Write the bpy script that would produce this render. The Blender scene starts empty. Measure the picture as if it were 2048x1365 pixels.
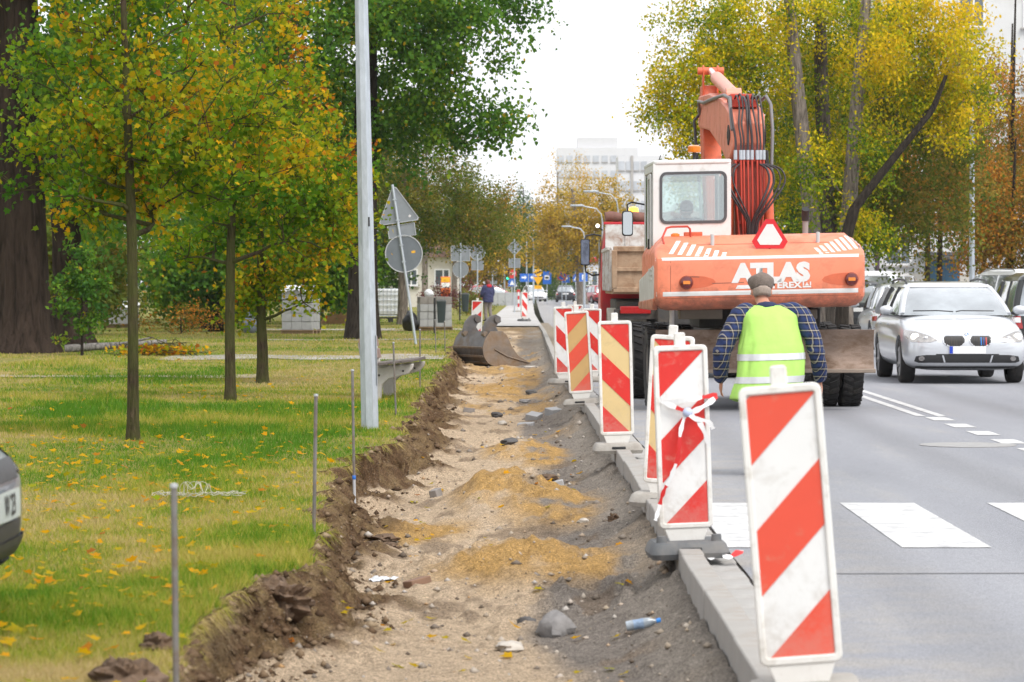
import bpy, bmesh, math, random
import numpy as np
from mathutils import Vector, Matrix
from mathutils.bvhtree import BVHTree

# ------------------------------------------------------------------ camera, sky, sun, exposure
scene = bpy.context.scene
col = scene.collection
CAMZ, FPX, CX, CY = 1.53, 6400.0, 1065.0, 570.0      # eye height; focal length and vanishing point in photo pixels
cam_d = bpy.data.cameras.new('camera'); cam = bpy.data.objects.new('camera', cam_d); col.objects.link(cam)
cam.location = (0, 0, CAMZ); cam.rotation_euler = (math.pi/2, 0, 0)
cam_d.sensor_width = 36.0; cam_d.sensor_fit = 'HORIZONTAL'
cam_d.lens = 36.0*FPX/2048.0
cam_d.shift_x = (1024-CX)/2048.0; cam_d.shift_y = -(682.5-CY)/2048.0
cam_d.clip_start = 0.5; cam_d.clip_end = 6000
cam_d.dof.use_dof = True; cam_d.dof.focus_distance = 33.0; cam_d.dof.aperture_fstop = 7.1
scene.camera = cam

SUN_EL, SUN_ROT = math.radians(52), math.radians(140)
world = bpy.data.worlds.new('World'); scene.world = world; world.use_nodes = True
wn = world.node_tree.nodes; wl = world.node_tree.links; wn.clear()
w_out = wn.new('ShaderNodeOutputWorld'); w_bg = wn.new('ShaderNodeBackground')
w_sky = wn.new('ShaderNodeTexSky'); w_sky.sky_type = 'NISHITA'; w_sky.sun_disc = False
w_sky.sun_elevation = SUN_EL; w_sky.sun_rotation = SUN_ROT
w_sky.air_density = 1.0; w_sky.dust_density = 4.0; w_sky.ozone_density = 1.0
w_hs = wn.new('ShaderNodeHueSaturation'); w_hs.inputs['Saturation'].default_value = 0.10   # overcast: the cloud deck takes the blue out
w_mx = wn.new('ShaderNodeMix'); w_mx.data_type = 'RGBA'; w_mx.inputs['Factor'].default_value = 0.65
w_mx.inputs[7].default_value = (9.6, 9.75, 10.2, 1)                                         # even grey-white cloud
w_bg.inputs['Strength'].default_value = 0.10
wl.new(w_sky.outputs['Color'], w_hs.inputs['Color']); wl.new(w_hs.outputs['Color'], w_mx.inputs[6])
wl.new(w_mx.outputs[2], w_bg.inputs['Color']); wl.new(w_bg.outputs['Background'], w_out.inputs['Surface'])

sun_d = bpy.data.lights.new('sun', 'SUN'); sun = bpy.data.objects.new('sun', sun_d); col.objects.link(sun)
sun_d.energy = 1.5; sun_d.angle = math.radians(25); sun_d.color = (1.0, 0.965, 0.91)
_sd = Vector((math.sin(SUN_ROT)*math.cos(SUN_EL), math.cos(SUN_ROT)*math.cos(SUN_EL), math.sin(SUN_EL)))
sun.rotation_euler = _sd.to_track_quat('Z', 'Y').to_euler()

vs = scene.view_settings
vs.view_transform = 'Standard'; vs.look = 'None'; vs.exposure = 0.85; vs.gamma = 1.0; vs.use_curve_mapping = False
scene.cycles.use_denoising = True
scene.cycles.max_bounces = 8; scene.cycles.diffuse_bounces = 3; scene.cycles.transparent_max_bounces = 12
scene.cycles.sample_clamp_indirect = 6.0

R = math.radians
rnd = random.Random(7)

# ------------------------------------------------------------------ helpers
def at(px, py, d):                       # photo pixel at depth d -> world point
    return Vector(((px-CX)*d/FPX, d, CAMZ-(py-CY)*d/FPX))
def gr(px, py, z=0.0):                   # photo pixel on the level z -> world point
    d = FPX*(CAMZ-z)/(py-CY)
    return Vector(((px-CX)*d/FPX, d, z))

def tag(o, label=None, cat=None, group=None, kind=None):
    if label: o['label'] = label
    if cat: o['category'] = cat
    if group: o['group'] = group
    if kind: o['kind'] = kind
    return o

def empty(name, loc=(0, 0, 0), rz=0.0, label=None, cat=None, group=None):
    o = bpy.data.objects.new(name, None); col.objects.link(o)
    o.location = loc; o.rotation_euler = (0, 0, rz); o.empty_display_size = 0.2
    return tag(o, label, cat, group)

def link(name, me, mat=None, parent=None, loc=None, rot=None):
    o = bpy.data.objects.new(name, me); col.objects.link(o)
    if mat is not None and len(me.materials) == 0: me.materials.append(mat)
    if parent is not None: o.parent = parent
    if loc is not None: o.location = loc
    if rot is not None: o.rotation_euler = rot
    return o

def fast_mesh(name, V, F, smooth=False):
    V = np.asarray(V, dtype=np.float32); F = np.asarray(F, dtype=np.int32)
    me = bpy.data.meshes.new(name); n, k = F.shape
    me.vertices.add(len(V)); me.vertices.foreach_set('co', V.ravel())
    me.loops.add(n*k); me.loops.foreach_set('vertex_index', F.ravel())
    me.polygons.add(n); me.polygons.foreach_set('loop_start', np.arange(0, n*k, k, dtype=np.int32))
    if smooth: me.polygons.foreach_set('use_smooth', np.ones(n, dtype=bool))
    me.update(calc_edges=True); me.validate()
    return me

def face_attr(me, name, arr):
    a = me.attributes.new(name, 'FLOAT', 'FACE'); a.data.foreach_set('value', np.asarray(arr, dtype=np.float32))

def rotm(rx=0, ry=0, rz=0):
    return Matrix.Rotation(rz, 3, 'Z') @ Matrix.Rotation(ry, 3, 'Y') @ Matrix.Rotation(rx, 3, 'X')

class MB:
    """collects shapes and links them as one mesh object"""
    def __init__(s): s.v = []; s.f = []; s.m = []; s.cur = 0
    def add(s, vs_, fs):
        b = len(s.v); s.v += [tuple(v) for v in vs_]
        for f in fs: s.f.append(tuple(i+b for i in f)); s.m.append(s.cur)
        return s
    def box(s, c, d, M=None, taper=1.0):
        hx, hy, hz = d[0]/2, d[1]/2, d[2]/2; vs_ = []
        for z, t in ((-hz, 1.0), (hz, taper)):
            for x, y in ((-hx, -hy), (hx, -hy), (hx, hy), (-hx, hy)):
                p = Vector((x*t, y*t, z))
                if M is not None: p = M @ p
                vs_.append(p+Vector(c))
        return s.add(vs_, [(3, 2, 1, 0), (4, 5, 6, 7), (0, 1, 5, 4), (1, 2, 6, 5), (2, 3, 7, 6), (3, 0, 4, 7)])
    def hexa(s, p):                      # 8 points, bottom ring then top ring
        return s.add(p, [(3, 2, 1, 0), (4, 5, 6, 7), (0, 1, 5, 4), (1, 2, 6, 5), (2, 3, 7, 6), (3, 0, 4, 7)])
    def loft(s, rings, cap=True, closed=True):
        n = len(rings[0]); vs_ = [p for r in rings for p in r]; fs = []
        for i in range(len(rings)-1):
            for j in range(n if closed else n-1):
                k = (j+1) % n
                fs.append((i*n+j, i*n+k, (i+1)*n+k, (i+1)*n+j))
        if cap and closed:
            fs.append(tuple(range(n-1, -1, -1))); fs.append(tuple((len(rings)-1)*n+j for j in range(n)))
        return s.add(vs_, fs)
    def tube(s, pts, rad, n=8, cap=True, sq=1.0):
        pts = [Vector(p) for p in pts]
        if not hasattr(rad, '__len__'): rad = [rad]*len(pts)
        rings = []; up = None
        for i, p in enumerate(pts):
            a = pts[max(i-1, 0)]; b = pts[min(i+1, len(pts)-1)]; t = (b-a)
            if t.length < 1e-9: t = Vector((0, 0, 1))
            t.normalize()
            if up is None:
                up = Vector((0, 0, 1)) if abs(t.z) < 0.9 else Vector((0, 1, 0))
            u = t.cross(up)
            if u.length < 1e-6: u = t.orthogonal()
            u.normalize(); w = u.cross(t); up = w
            rings.append([p+u*(rad[i]*math.cos(2*math.pi*j/n))+w*(rad[i]*sq*math.sin(2*math.pi*j/n)) for j in range(n)])
        return s.loft(rings, cap)
    def lathe(s, prof, c=(0, 0, 0), axis='Z', n=20, cap=True):   # prof: (radius, height)
        M = {'Z': Matrix.Identity(3), 'X': Matrix.Rotation(math.pi/2, 3, 'Y'), 'Y': Matrix.Rotation(-math.pi/2, 3, 'X')}[axis] if isinstance(axis, str) else axis
        rings = [[M @ Vector((r*math.cos(2*math.pi*j/n), r*math.sin(2*math.pi*j/n), h))+Vector(c) for j in range(n)] for r, h in prof]
        return s.loft(rings, cap)
    def prism(s, out, f, t0, t1):        # outline in 2D, f(u, v, t) -> point
        n = len(out)
        vs_ = [f(u, v, t0) for u, v in out]+[f(u, v, t1) for u, v in out]
        fs = [tuple(range(n-1, -1, -1)), tuple(range(n, 2*n))]+[(i, (i+1) % n, n+(i+1) % n, n+i) for i in range(n)]
        return s.add(vs_, fs)
    def ball(s, c, r, n=12, m=8):
        if not hasattr(r, '__len__'): r = (r, r, r)
        rings = []
        for i in range(1, m):
            a = math.pi*i/m
            rings.append([(c[0]+r[0]*math.sin(a)*math.cos(2*math.pi*j/n), c[1]+r[1]*math.sin(a)*math.sin(2*math.pi*j/n), c[2]-r[2]*math.cos(a)) for j in range(n)])
        b = len(s.v); s.loft(rings, False)
        s.add([(c[0], c[1], c[2]-r[2]), (c[0], c[1], c[2]+r[2])], [])
        lo, hi = len(s.v)-2, len(s.v)-1
        for j in range(n):
            k = (j+1) % n
            s.f.append((lo, b+k, b+j)); s.m.append(s.cur)
            s.f.append((hi, b+(m-2)*n+j, b+(m-2)*n+k)); s.m.append(s.cur)
        return s
    def xf(s, fn): s.v = [tuple(fn(Vector(v))) for v in s.v]; return s
    def mesh(s, name, smooth=None):
        me = bpy.data.meshes.new(name); me.from_pydata(s.v, [], s.f); me.update()
        bm = bmesh.new(); bm.from_mesh(me); bmesh.ops.recalc_face_normals(bm, faces=bm.faces); bm.to_mesh(me); bm.free()
        if any(s.m):
            me.polygons.foreach_set('material_index', s.m)
        if smooth is not None:
            me.shade_smooth(); me.set_sharp_from_angle(angle=R(smooth))
        return me
    def build(s, name, mat, parent=None, smooth=None, bevel=0.0, loc=None, rot=None, seg=2):
        me = s.mesh(name, smooth)
        for m_ in (mat if isinstance(mat, (list, tuple)) else [mat]): me.materials.append(m_)
        o = link(name, me, None, parent, loc, rot)
        if bevel > 0:
            b = o.modifiers.new('bevel', 'BEVEL'); b.width = bevel; b.segments = seg; b.limit_method = 'ANGLE'; b.angle_limit = R(35)
            if smooth is None: me.shade_smooth(); me.set_sharp_from_angle(angle=R(35))
        return o

def baked(o):
    """apply an object's modifiers into its mesh"""
    dg = bpy.context.evaluated_depsgraph_get(); dg.update()
    me = bpy.data.meshes.new_from_object(o.evaluated_get(dg))
    o.modifiers.clear(); o.data = me
    return o

def copy_tree(o, parent=None):
    c = o.copy(); col.objects.link(c); c.parent = parent
    for ch in list(o.children): copy_tree(ch, c)
    return c

def smooth_path(P, n=24):
    P = [Vector(p) for p in P]; o_ = []
    for i in range(n+1):
        t = i/n*(len(P)-1); k = min(int(t), len(P)-2); u = t-k
        p0, p1, p2, p3 = P[max(k-1, 0)], P[k], P[k+1], P[min(k+2, len(P)-1)]
        o_.append(.5*((2*p1)+(p2-p0)*u+(2*p0-5*p1+4*p2-p3)*u*u+(3*p1-p0-3*p2+p3)*u**3))
    return o_
# value noise on numpy arrays
def _hash(ix, iy, seed):
    h = (ix.astype(np.int64)*374761393+iy.astype(np.int64)*668265263+seed*974711) & 0x7fffffff
    h = ((h ^ (h >> 13))*1274126177) & 0x7fffffff
    return ((h ^ (h >> 16)) & 0xffff)/65535.0
def vnoise(x, y, seed=0):
    x = np.asarray(x, dtype=np.float64); y = np.asarray(y, dtype=np.float64)+0*x
    ix = np.floor(x); iy = np.floor(y); fx = x-ix; fy = y-iy
    fx = fx*fx*(3-2*fx); fy = fy*fy*(3-2*fy)
    a = _hash(ix, iy, seed); b = _hash(ix+1, iy, seed); c = _hash(ix, iy+1, seed); d = _hash(ix+1, iy+1, seed)
    return (a*(1-fx)+b*fx)*(1-fy)+(c*(1-fx)+d*fx)*fy
def fbm(x, y, seed=0, oct=4):
    s = 0; a = 0.5; t = 0
    for i in range(oct):
        s = s+a*vnoise(np.asarray(x)*2**i, np.asarray(y)*2**i, seed+i*17); t += a; a *= 0.5
    return s/t

# ------------------------------------------------------------------ materials
MATS = {}
def nodes_of(name):
    m = bpy.data.materials.new(name); m.use_nodes = True
    nt = m.node_tree; nt.nodes.clear()
    out = nt.nodes.new('ShaderNodeOutputMaterial'); bs = nt.nodes.new('ShaderNodeBsdfPrincipled')
    nt.links.new(bs.outputs['BSDF'], out.inputs['Surface'])
    return m, nt, out, bs
def N(nt, t, **kw):
    n = nt.nodes.new(t)
    for k, v in kw.items():
        if k in n.inputs: n.inputs[k].default_value = v
        else: setattr(n, k, v)
    return n
def mix(nt, fac, a, b, mode='MIX'):
    n = nt.nodes.new('ShaderNodeMix'); n.data_type = 'RGBA'; n.blend_type = mode
    for sock, v in ((n.inputs[0], fac), (n.inputs[6], a), (n.inputs[7], b)):
        if hasattr(v, 'node'): nt.links.new(v, sock)
        elif hasattr(v, '__len__'): sock.default_value = (v[0], v[1], v[2], 1)
        else: sock.default_value = v
    return n.outputs[2]
def ramp(nt, fac, stops, interp='LINEAR'):
    n = nt.nodes.new('ShaderNodeValToRGB'); n.color_ramp.interpolation = interp
    e = n.color_ramp.elements
    while len(e) < len(stops): e.new(0.5)
    for i, (p, c) in enumerate(stops):
        e[i].position = p; e[i].color = (c[0], c[1], c[2], 1) if hasattr(c, '__len__') else (c, c, c, 1)
    nt.links.new(fac, n.inputs['Fac'])
    return n.outputs['Color']
def noise(nt, scale, detail=4.0, rough=0.55, vec=None, dist=0.0):
    n = N(nt, 'ShaderNodeTexNoise'); n.inputs['Scale'].default_value = scale; n.inputs['Detail'].default_value = detail
    n.inputs['Roughness'].default_value = rough; n.inputs['Distortion'].default_value = dist
    if vec is not None: nt.links.new(vec, n.inputs['Vector'])
    return n.outputs['Fac']
def coords(nt, kind='Object', scale=None):
    tc = nt.nodes.new('ShaderNodeTexCoord'); o = tc.outputs[kind]
    if scale:
        mp = nt.nodes.new('ShaderNodeMapping'); mp.inputs['Scale'].default_value = scale
        nt.links.new(o, mp.inputs['Vector']); o = mp.outputs['Vector']
    return o
def bump(nt, bs, h, strength, dist=0.02):
    b = nt.nodes.new('ShaderNodeBump'); b.inputs['Strength'].default_value = strength; b.inputs['Distance'].default_value = dist
    nt.links.new(h, b.inputs['Height']); nt.links.new(b.outputs['Normal'], bs.inputs['Normal'])

def pm(name, c, rough=0.6, metal=0.0, var=0.12, scale=5.0, bmp=0.0, bscale=60.0, coat=0.0, dirt=None, damt=0.5, dscale=3.0, emit=0.0, spec=0.5, stretch=None):
    """everyday procedural paint / metal / stone: two-scale tone variation, optional dirt patches, fine relief"""
    if name in MATS: return MATS[name]
    m, nt, out, bs = nodes_of(name)
    v = coords(nt, 'Object', stretch)
    lo = [x*(1-var) for x in c]; hi = [min(x*(1+var), 1) for x in c]
    cc = ramp(nt, noise(nt, scale, 6, 0.6, v), [(0.3, lo), (0.7, hi)])
    if dirt is not None:
        k = ramp(nt, noise(nt, dscale, 8, 0.68, v, 0.4), [(0.62-damt*0.35, 0.0), (0.80-damt*0.2, 1.0)])
        cc = mix(nt, k, cc, dirt)
        rr = nt.nodes.new('ShaderNodeMapRange'); nt.links.new(k, rr.inputs['Value'])
        rr.inputs['To Min'].default_value = rough; rr.inputs['To Max'].default_value = min(rough+0.35, 0.95)
        nt.links.new(rr.outputs['Result'], bs.inputs['Roughness'])
    else:
        bs.inputs['Roughness'].default_value = rough
    nt.links.new(cc, bs.inputs['Base Color'])
    bs.inputs['Metallic'].default_value = metal; bs.inputs['Specular IOR Level'].default_value = spec
    if coat: bs.inputs['Coat Weight'].default_value = coat; bs.inputs['Coat Roughness'].default_value = 0.06
    if bmp: bump(nt, bs, noise(nt, bscale, 5, 0.6, v), bmp)
    if emit: nt.links.new(cc, bs.inputs['Emission Color']); bs.inputs['Emission Strength'].default_value = emit
    MATS[name] = m
    return m

def splash(m, c, z0, z1, amt=0.9, scale=9.0):
    """mud thrown up from the ground: breaks up with height above the thing's own base"""
    nt = m.node_tree; bs = next(n for n in nt.nodes if n.type == 'BSDF_PRINCIPLED'); old = bs.inputs['Base Color'].links[0].from_socket
    v = coords(nt, 'Object'); sp = N(nt, 'ShaderNodeSeparateXYZ'); nt.links.new(v, sp.inputs[0])
    mr = N(nt, 'ShaderNodeMapRange'); nt.links.new(sp.outputs['Z'], mr.inputs['Value']); mr.inputs['From Min'].default_value = z0; mr.inputs['From Max'].default_value = z1; mr.inputs['To Min'].default_value = 0.30; mr.inputs['To Max'].default_value = -0.12
    ad = N(nt, 'ShaderNodeMath', operation='ADD'); nt.links.new(mr.outputs['Result'], ad.inputs[0]); nt.links.new(noise(nt, scale, 9, 0.72, v), ad.inputs[1])
    nt.links.new(mix(nt, ramp(nt, ad.outputs[0], [(0.52, 0.0), (0.78, amt)]), old, c), bs.inputs['Base Color'])

def glass(name, tint=(0.75, 0.85, 0.8), clear=0.6, rough=0.03, refl=0.0):
    """thin window pane: part see-through, part reflection"""
    if name in MATS: return MATS[name]
    m, nt, out, bs = nodes_of(name); nt.nodes.remove(bs)
    t = N(nt, 'ShaderNodeBsdfTransparent'); t.inputs['Color'].default_value = (*[x*clear for x in tint], 1)
    g = N(nt, 'ShaderNodeBsdfGlossy'); g.inputs['Roughness'].default_value = rough; g.inputs['Color'].default_value = (0.95, 0.97, 1, 1)
    f = N(nt, 'ShaderNodeFresnel'); f.inputs['IOR'].default_value = 1.65
    mm = N(nt, 'ShaderNodeMath', operation='MAXIMUM'); mm.inputs[1].default_value = refl; nt.links.new(f.outputs['Fac'], mm.inputs[0])
    mx = N(nt, 'ShaderNodeMixShader'); nt.links.new(mm.outputs[0], mx.inputs['Fac'])
    nt.links.new(t.outputs['BSDF'], mx.inputs[1]); nt.links.new(g.outputs['BSDF'], mx.inputs[2]); nt.links.new(mx.outputs['Shader'], out.inputs['Surface'])
    MATS[name] = m
    return m

def leafmat(name, stops, trans=0.4, rough=0.5):
    if name in MATS: return MATS[name]
    m, nt, out, bs = nodes_of(name)
    a = N(nt, 'ShaderNodeAttribute'); a.attribute_name = 'rnd'
    c = ramp(nt, a.outputs['Fac'], stops)
    nt.links.new(c, bs.inputs['Base Color']); bs.inputs['Roughness'].default_value = max(rough, 0.6); bs.inputs['Specular IOR Level'].default_value = 0.06
    tr = N(nt, 'ShaderNodeBsdfTranslucent'); nt.links.new(mix(nt, 0.5, c, (1, 0.95, 0.35), 'MULTIPLY'), tr.inputs['Color'])
    mx = N(nt, 'ShaderNodeMixShader'); mx.inputs['Fac'].default_value = trans
    nt.links.new(bs.outputs['BSDF'], mx.inputs[1]); nt.links.new(tr.outputs['BSDF'], mx.inputs[2]); nt.links.new(mx.outputs['Shader'], out.inputs['Surface'])
    MATS[name] = m
    return m

def text_mesh(txt, size=1.0, bold=0.0, shear=0.0, align='CENTER', space=1.0):
    cu = bpy.data.curves.new('txt', 'FONT'); cu.body = txt; cu.size = size; cu.offset = bold; cu.shear = shear
    cu.align_x = align; cu.space_character = space; cu.resolution_u = 3
    o = bpy.data.objects.new('txt', cu); col.objects.link(o)
    dg = bpy.context.evaluated_depsgraph_get(); dg.update()
    me = bpy.data.meshes.new_from_object(o.evaluated_get(dg))
    bpy.data.objects.remove(o); bpy.data.curves.remove(cu)
    return me

def text(name, txt, mat, parent, fn, size, bold=0.0, shear=0.0, align='CENTER', space=1.0):
    """flat lettering: fn maps the letter plane (u right, v up) to a point of the parent"""
    me = text_mesh(txt, size, bold, shear, align, space)
    for v in me.vertices: v.co = fn(v.co.x, v.co.y)
    me.materials.clear(); me.materials.append(mat)
    return link(name, me, None, parent)
# ------------------------------------------------------------------ the ground: lawn, dug trench, kerb, road
LZ, KZ = 0.10, 0.10
def xk(Y): return np.interp(Y, [6, 12, 17, 27, 41, 52, 62, 80, 100, 128, 160, 300], [.84, .82, .79, .735, .61, .47, .40, .35, .30, .12, .05, 0.0])
def xl(Y):
    Y = np.asarray(Y, dtype=np.float64)
    e = np.interp(Y, [6, 12, 14, 15.3, 16.3, 17.5, 20.5, 24, 27, 28.5, 36, 49, 60, 72, 80, 112], [-1.22, -1.28, -1.50, -1.46, -1.20, -1.30, -1.36, -1.52, -1.52, -1.32, -1.38, -1.50, -1.56, -1.95, -1.9, -1.75])
    return e+0.30*(fbm(Y*1.1, 0*Y+3.1, 5, 3)-0.5)+0.20*(fbm(Y*4.5, 0*Y+9.2, 8, 3)-0.5)
def sst(a, b, x):
    t = np.clip((x-a)/(b-a), 0, 1); return t*t*(3-2*t)
def lawn_z(X, Y): return LZ+0.05*(fbm(X*0.7, Y*0.35, 31, 3)-0.5)*sst(0, 1.5, np.abs(X+1.4))

# base sheet to the horizon
g = MB(); g.add([(-3000, -40, -0.75), (3000, -40, -0.75), (3000, 5000, -0.75), (-3000, 5000, -0.75)], [(0, 1, 2, 3)])
tag(g.build('ground', pm('earth', (0.12, 0.12, 0.06), 0.9, var=0.3, scale=0.2)), kind='structure')

# --- lawn sheet
def grassy(name):
    m, nt, out, bs = nodes_of(name); v = coords(nt, 'Object')
    big = noise(nt, 0.55, 5, 0.6, v); mid = noise(nt, 3.0, 6, 0.65, v); fine = noise(nt, 45, 4, 0.7, v)
    c = ramp(nt, big, [(0.34, (0.110, 0.175, 0.022)), (0.47, (0.190, 0.205, 0.032)), (0.56, (0.270, 0.230, 0.065)), (0.68, (0.170, 0.195, 0.026))])
    c = mix(nt, ramp(nt, mid, [(0.45, 0.0), (0.7, 0.7)]), c, (0.28, 0.22, 0.10))
    c = mix(nt, 0.65, c, ramp(nt, fine, [(0.3, 0.45), (0.7, 1.25)]), 'MULTIPLY')
    nt.links.new(c, bs.inputs['Base Color']); bs.inputs['Roughness'].default_value = 0.9; bs.inputs['Specular IOR Level'].default_value = 0.1
    bump(nt, bs, fine, 0.8, 0.04)
    return m
Yl = np.concatenate([np.geomspace(7, 112, 420), np.geomspace(116, 900, 40)])
edge = np.where(Yl < 112, xl(np.minimum(Yl, 112)), -1.75)
off = np.concatenate([[0], np.geomspace(0.03, 12, 26), [20, 40, 90, 250]])
Xg = edge[:, None]-off[None, :]; Yg = np.repeat(Yl[:, None], len(off), 1)
Zg = lawn_z(Xg, Yg)
def grid_faces(r, c):
    i = np.arange(r-1)[:, None]*c+np.arange(c-1)[None, :]
    return np.stack([i, i+1, i+c+1, i+c], -1).reshape(-1, 4)
me = fast_mesh('lawn', np.stack([Xg, Yg, Zg], -1).reshape(-1, 3), grid_faces(*Xg.shape)[:, ::-1], True)
tag(link('lawn', me, grassy('lawn_grass')), kind='structure')

# --- trench
def soil():
    m, nt, out, bs = nodes_of('soil'); v = coords(nt, 'Object')
    a = N(nt, 'ShaderNodeAttribute'); a.attribute_name = 'Col'
    n1 = noise(nt, 11, 9, 0.74, v); n2 = noise(nt, 60, 6, 0.75, v)
    c = mix(nt, 0.8, a.outputs['Color'], ramp(nt, n1, [(0.30, 0.60), (0.5, 1.0), (0.70, 1.22)]), 'MULTIPLY')
    c = mix(nt, 0.7, c, ramp(nt, n2, [(0.3, 0.6), (0.5, 1.0), (0.7, 1.3)]), 'MULTIPLY')
    vo = N(nt, 'ShaderNodeTexVoronoi'); vo.inputs['Scale'].default_value = 38; nt.links.new(v, vo.inputs['Vector'])
    c = mix(nt, ramp(nt, vo.outputs['Distance'], [(0.10, 0.55), (0.17, 0.0)]), c, (0.34, 0.31, 0.28))
    for sc_, am in ((120, .55), (300, .45)):                     # grains, each a little lighter or darker
        vg = N(nt, 'ShaderNodeTexVoronoi'); vg.inputs['Scale'].default_value = sc_; nt.links.new(v, vg.inputs['Vector']); bw = N(nt, 'ShaderNodeRGBToBW'); nt.links.new(vg.outputs['Color'], bw.inputs[0])
        c = mix(nt, am, c, ramp(nt, bw.outputs[0], [(0.2, 0.45), (0.5, 1.0), (0.8, 1.5)]), 'MULTIPLY')
    nt.links.new(c, bs.inputs['Base Color']); bs.inputs['Roughness'].default_value = 0.95; bs.inputs['Specular IOR Level'].default_value = 0.03
    h = mix(nt, 0.5, n1, n2); bump(nt, bs, h, 1.0, 0.06)
    return m
NU = 210
Yt = np.geomspace(8, 114, 1050)
q = np.linspace(0, 1, NU)
q = np.where(q < 0.33, q*0.16/0.33, 0.16+(q-0.33)/0.67*0.84)         # many columns on the cut face
le = xl(Yt); re = xk(Yt)-0.004
Xt = le[:, None]+(re-le)[:, None]*q[None, :]; Ytg = np.repeat(Yt[:, None], NU, 1)
D = Xt-le[:, None]; RR = re[:, None]-Xt
far = sst(78, 108, Ytg)
ww = 0.05+0.36*sst(0.25, 0.8, fbm(Ytg*1.3, 0*Xt, 44, 3))
face = sst(0, 1, D/ww)
floor_z = -0.27+0.05*(fbm(Xt*1.7, Ytg*0.9, 50, 4)-0.5)
floor_z += 0.17*np.exp(-(RR/0.32)**2)+0.06*np.exp(-(RR/0.10)**2)         # haunch of bedding against the kerb
floor_z += 0.20*np.exp(-((D-ww)/0.20)**2)*np.clip(fbm(Xt*5, Ytg*2.6, 61, 3)-.25, 0, 1)      # crumbled earth at the foot of the cut
heaps = [(-.22, 25.6, .46, 2.0, .30), (.18, 24.2, .48, 1.6, .12), (-.20, 19.4, .50, 1.25, .20), (.28, 19.2, .44, 1.0, .12), (-.15, 33.5, .42, 1.8, .14), (.12, 32.0, .3, 1.4, .07),
         (-.55, 53, .5, 4, .06), (-.2, 60, .5, 4, .07), (-.6, 66, .5, 3, .07), (-.8, 22.9, .4, .8, .045), (-.62, 88, .5, 4, .14), (-.1, 92, .5, 5, .12), (-1.0, 97, .4, 4, .16), (.0, 101, .3, 3, .1)]
sand = np.zeros_like(Xt)
for hx, hy, rx, ry, hh in heaps:
    r2 = ((Xt-hx)/rx)**2+((Ytg-hy)/ry)**2+0.6*(fbm(Xt*4, Ytg*2, 71, 3)-0.5)
    b = np.exp(-np.clip(r2, 0, None)*1.3)
    floor_z += hh*b*(0.8+0.45*fbm(Xt*7, Ytg*4, 73, 3)); sand = np.maximum(sand, np.clip(b*2.0-0.35, 0, 1) if hy < 85 else 0)
rough_amp = 0.045+0.03*sst(0.4, 0.7, fbm(Xt*1.5, Ytg*0.6, 90, 2))
floor_z += rough_amp*(fbm(Xt*9, Ytg*6, 81, 4)-0.5)+0.012*(fbm(Xt*40, Ytg*25, 83, 2)-0.5)
clods = np.clip(fbm(Xt*6, Ytg*3.5, 101, 3)-0.56, 0, 1)*0.22
floor_z += clods*(0.3+sst(0.5, 0.9, fbm(Xt*0.8, Ytg*0.4, 103, 2))); 
floor_z = floor_z*(1-far)+far*(0.02+0.16*(fbm(Xt*2.5, Ytg*0.9, 110, 3)-0.5))
topz = lawn_z(le[:, None]+0*Xt, Ytg)
Zt = topz*(1-face)+floor_z*face
Xt2 = Xt+0.16*(fbm(Zt*12, Ytg*4, 120, 3)-0.5)*np.sin(math.pi*np.clip(D/ww, 0, 1))     # rough cut face
Zt += 0.07*(fbm(Xt*12, Ytg*6, 130, 3)-0.5)*np.sin(math.pi*np.clip(D/ww/1.3, 0, 1))
end = sst(108, 113, Ytg); Zt = Zt*(1-end)+end*0.05
# colours of the materials that lie in the trench: topsoil, pale compacted sand, loose yellow sand, grey grit
C = lambda *c: np.array(c)[None, None, :]
pale = C(.540, .415, .290); grit = C(.245, .214, .186); tan = C(.480, .298, .115); top = C(.130, .080, .046); root = C(.22, .15, .08)
mxx = lambda a, b, k: a*(1-k[..., None])+b*k[..., None]
nx = fbm(Xt*1.6, Ytg*0.55, 140, 4)
colr = mxx(pale+0*Xt[..., None], grit, sst(0.42, 0.60, nx*0.42+0.62*sst(1.25, 0.15, RR)))
colr = mxx(colr, tan, np.clip(sand*1.1, 0, 1)*sst(0.2, 0.5, fbm(Xt*5, Ytg*2.5, 150, 3)))
colr = mxx(colr, tan*0.92, 0.75*sst(0.56, 0.68, fbm(Xt*1.1+5, Ytg*0.35, 160, 4)))
colr = mxx(colr, C(.20, .145, .10), 0.6*sst(0.62, 0.70, fbm(Xt*3, Ytg*1.2, 170, 4)))
colr = mxx(colr, C(.30, .265, .225), sst(0.40, 0.10, RR)*0.8)
wall = (1-sst(0.9, 1.7, D/ww+0.5*(fbm(Xt*5, Ytg*3, 175, 2)-0.5)))
wc = mxx(top+0*Xt[..., None], root, sst(0.35, 0.7, fbm(Xt*20, Ytg*9, 180, 3)))
colr = mxx(colr, wc, wall)
colr = mxx(colr, C(.24, .17, .10), far*0.85*sst(.3, .6, fbm(Xt*3, Ytg, 190, 3)))
me = fast_mesh('trench', np.stack([Xt2, Ytg, Zt], -1).reshape(-1, 3), grid_faces(*Xt.shape), True)
ca = me.color_attributes.new('Col', 'FLOAT_COLOR', 'POINT')
ca.data.foreach_set('color', np.concatenate([colr, np.ones_like(colr[..., :1])], -1).astype(np.float32).ravel())
M_soil = soil()
tag(link('dug_trench', me, M_soil), kind='structure')
def trench_z(X, Y):
    i = int(np.argmin(np.abs(Yt-Y))); j = int(np.argmin(np.abs(Xt[i]-X))); return float(Zt[i, j])

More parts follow.
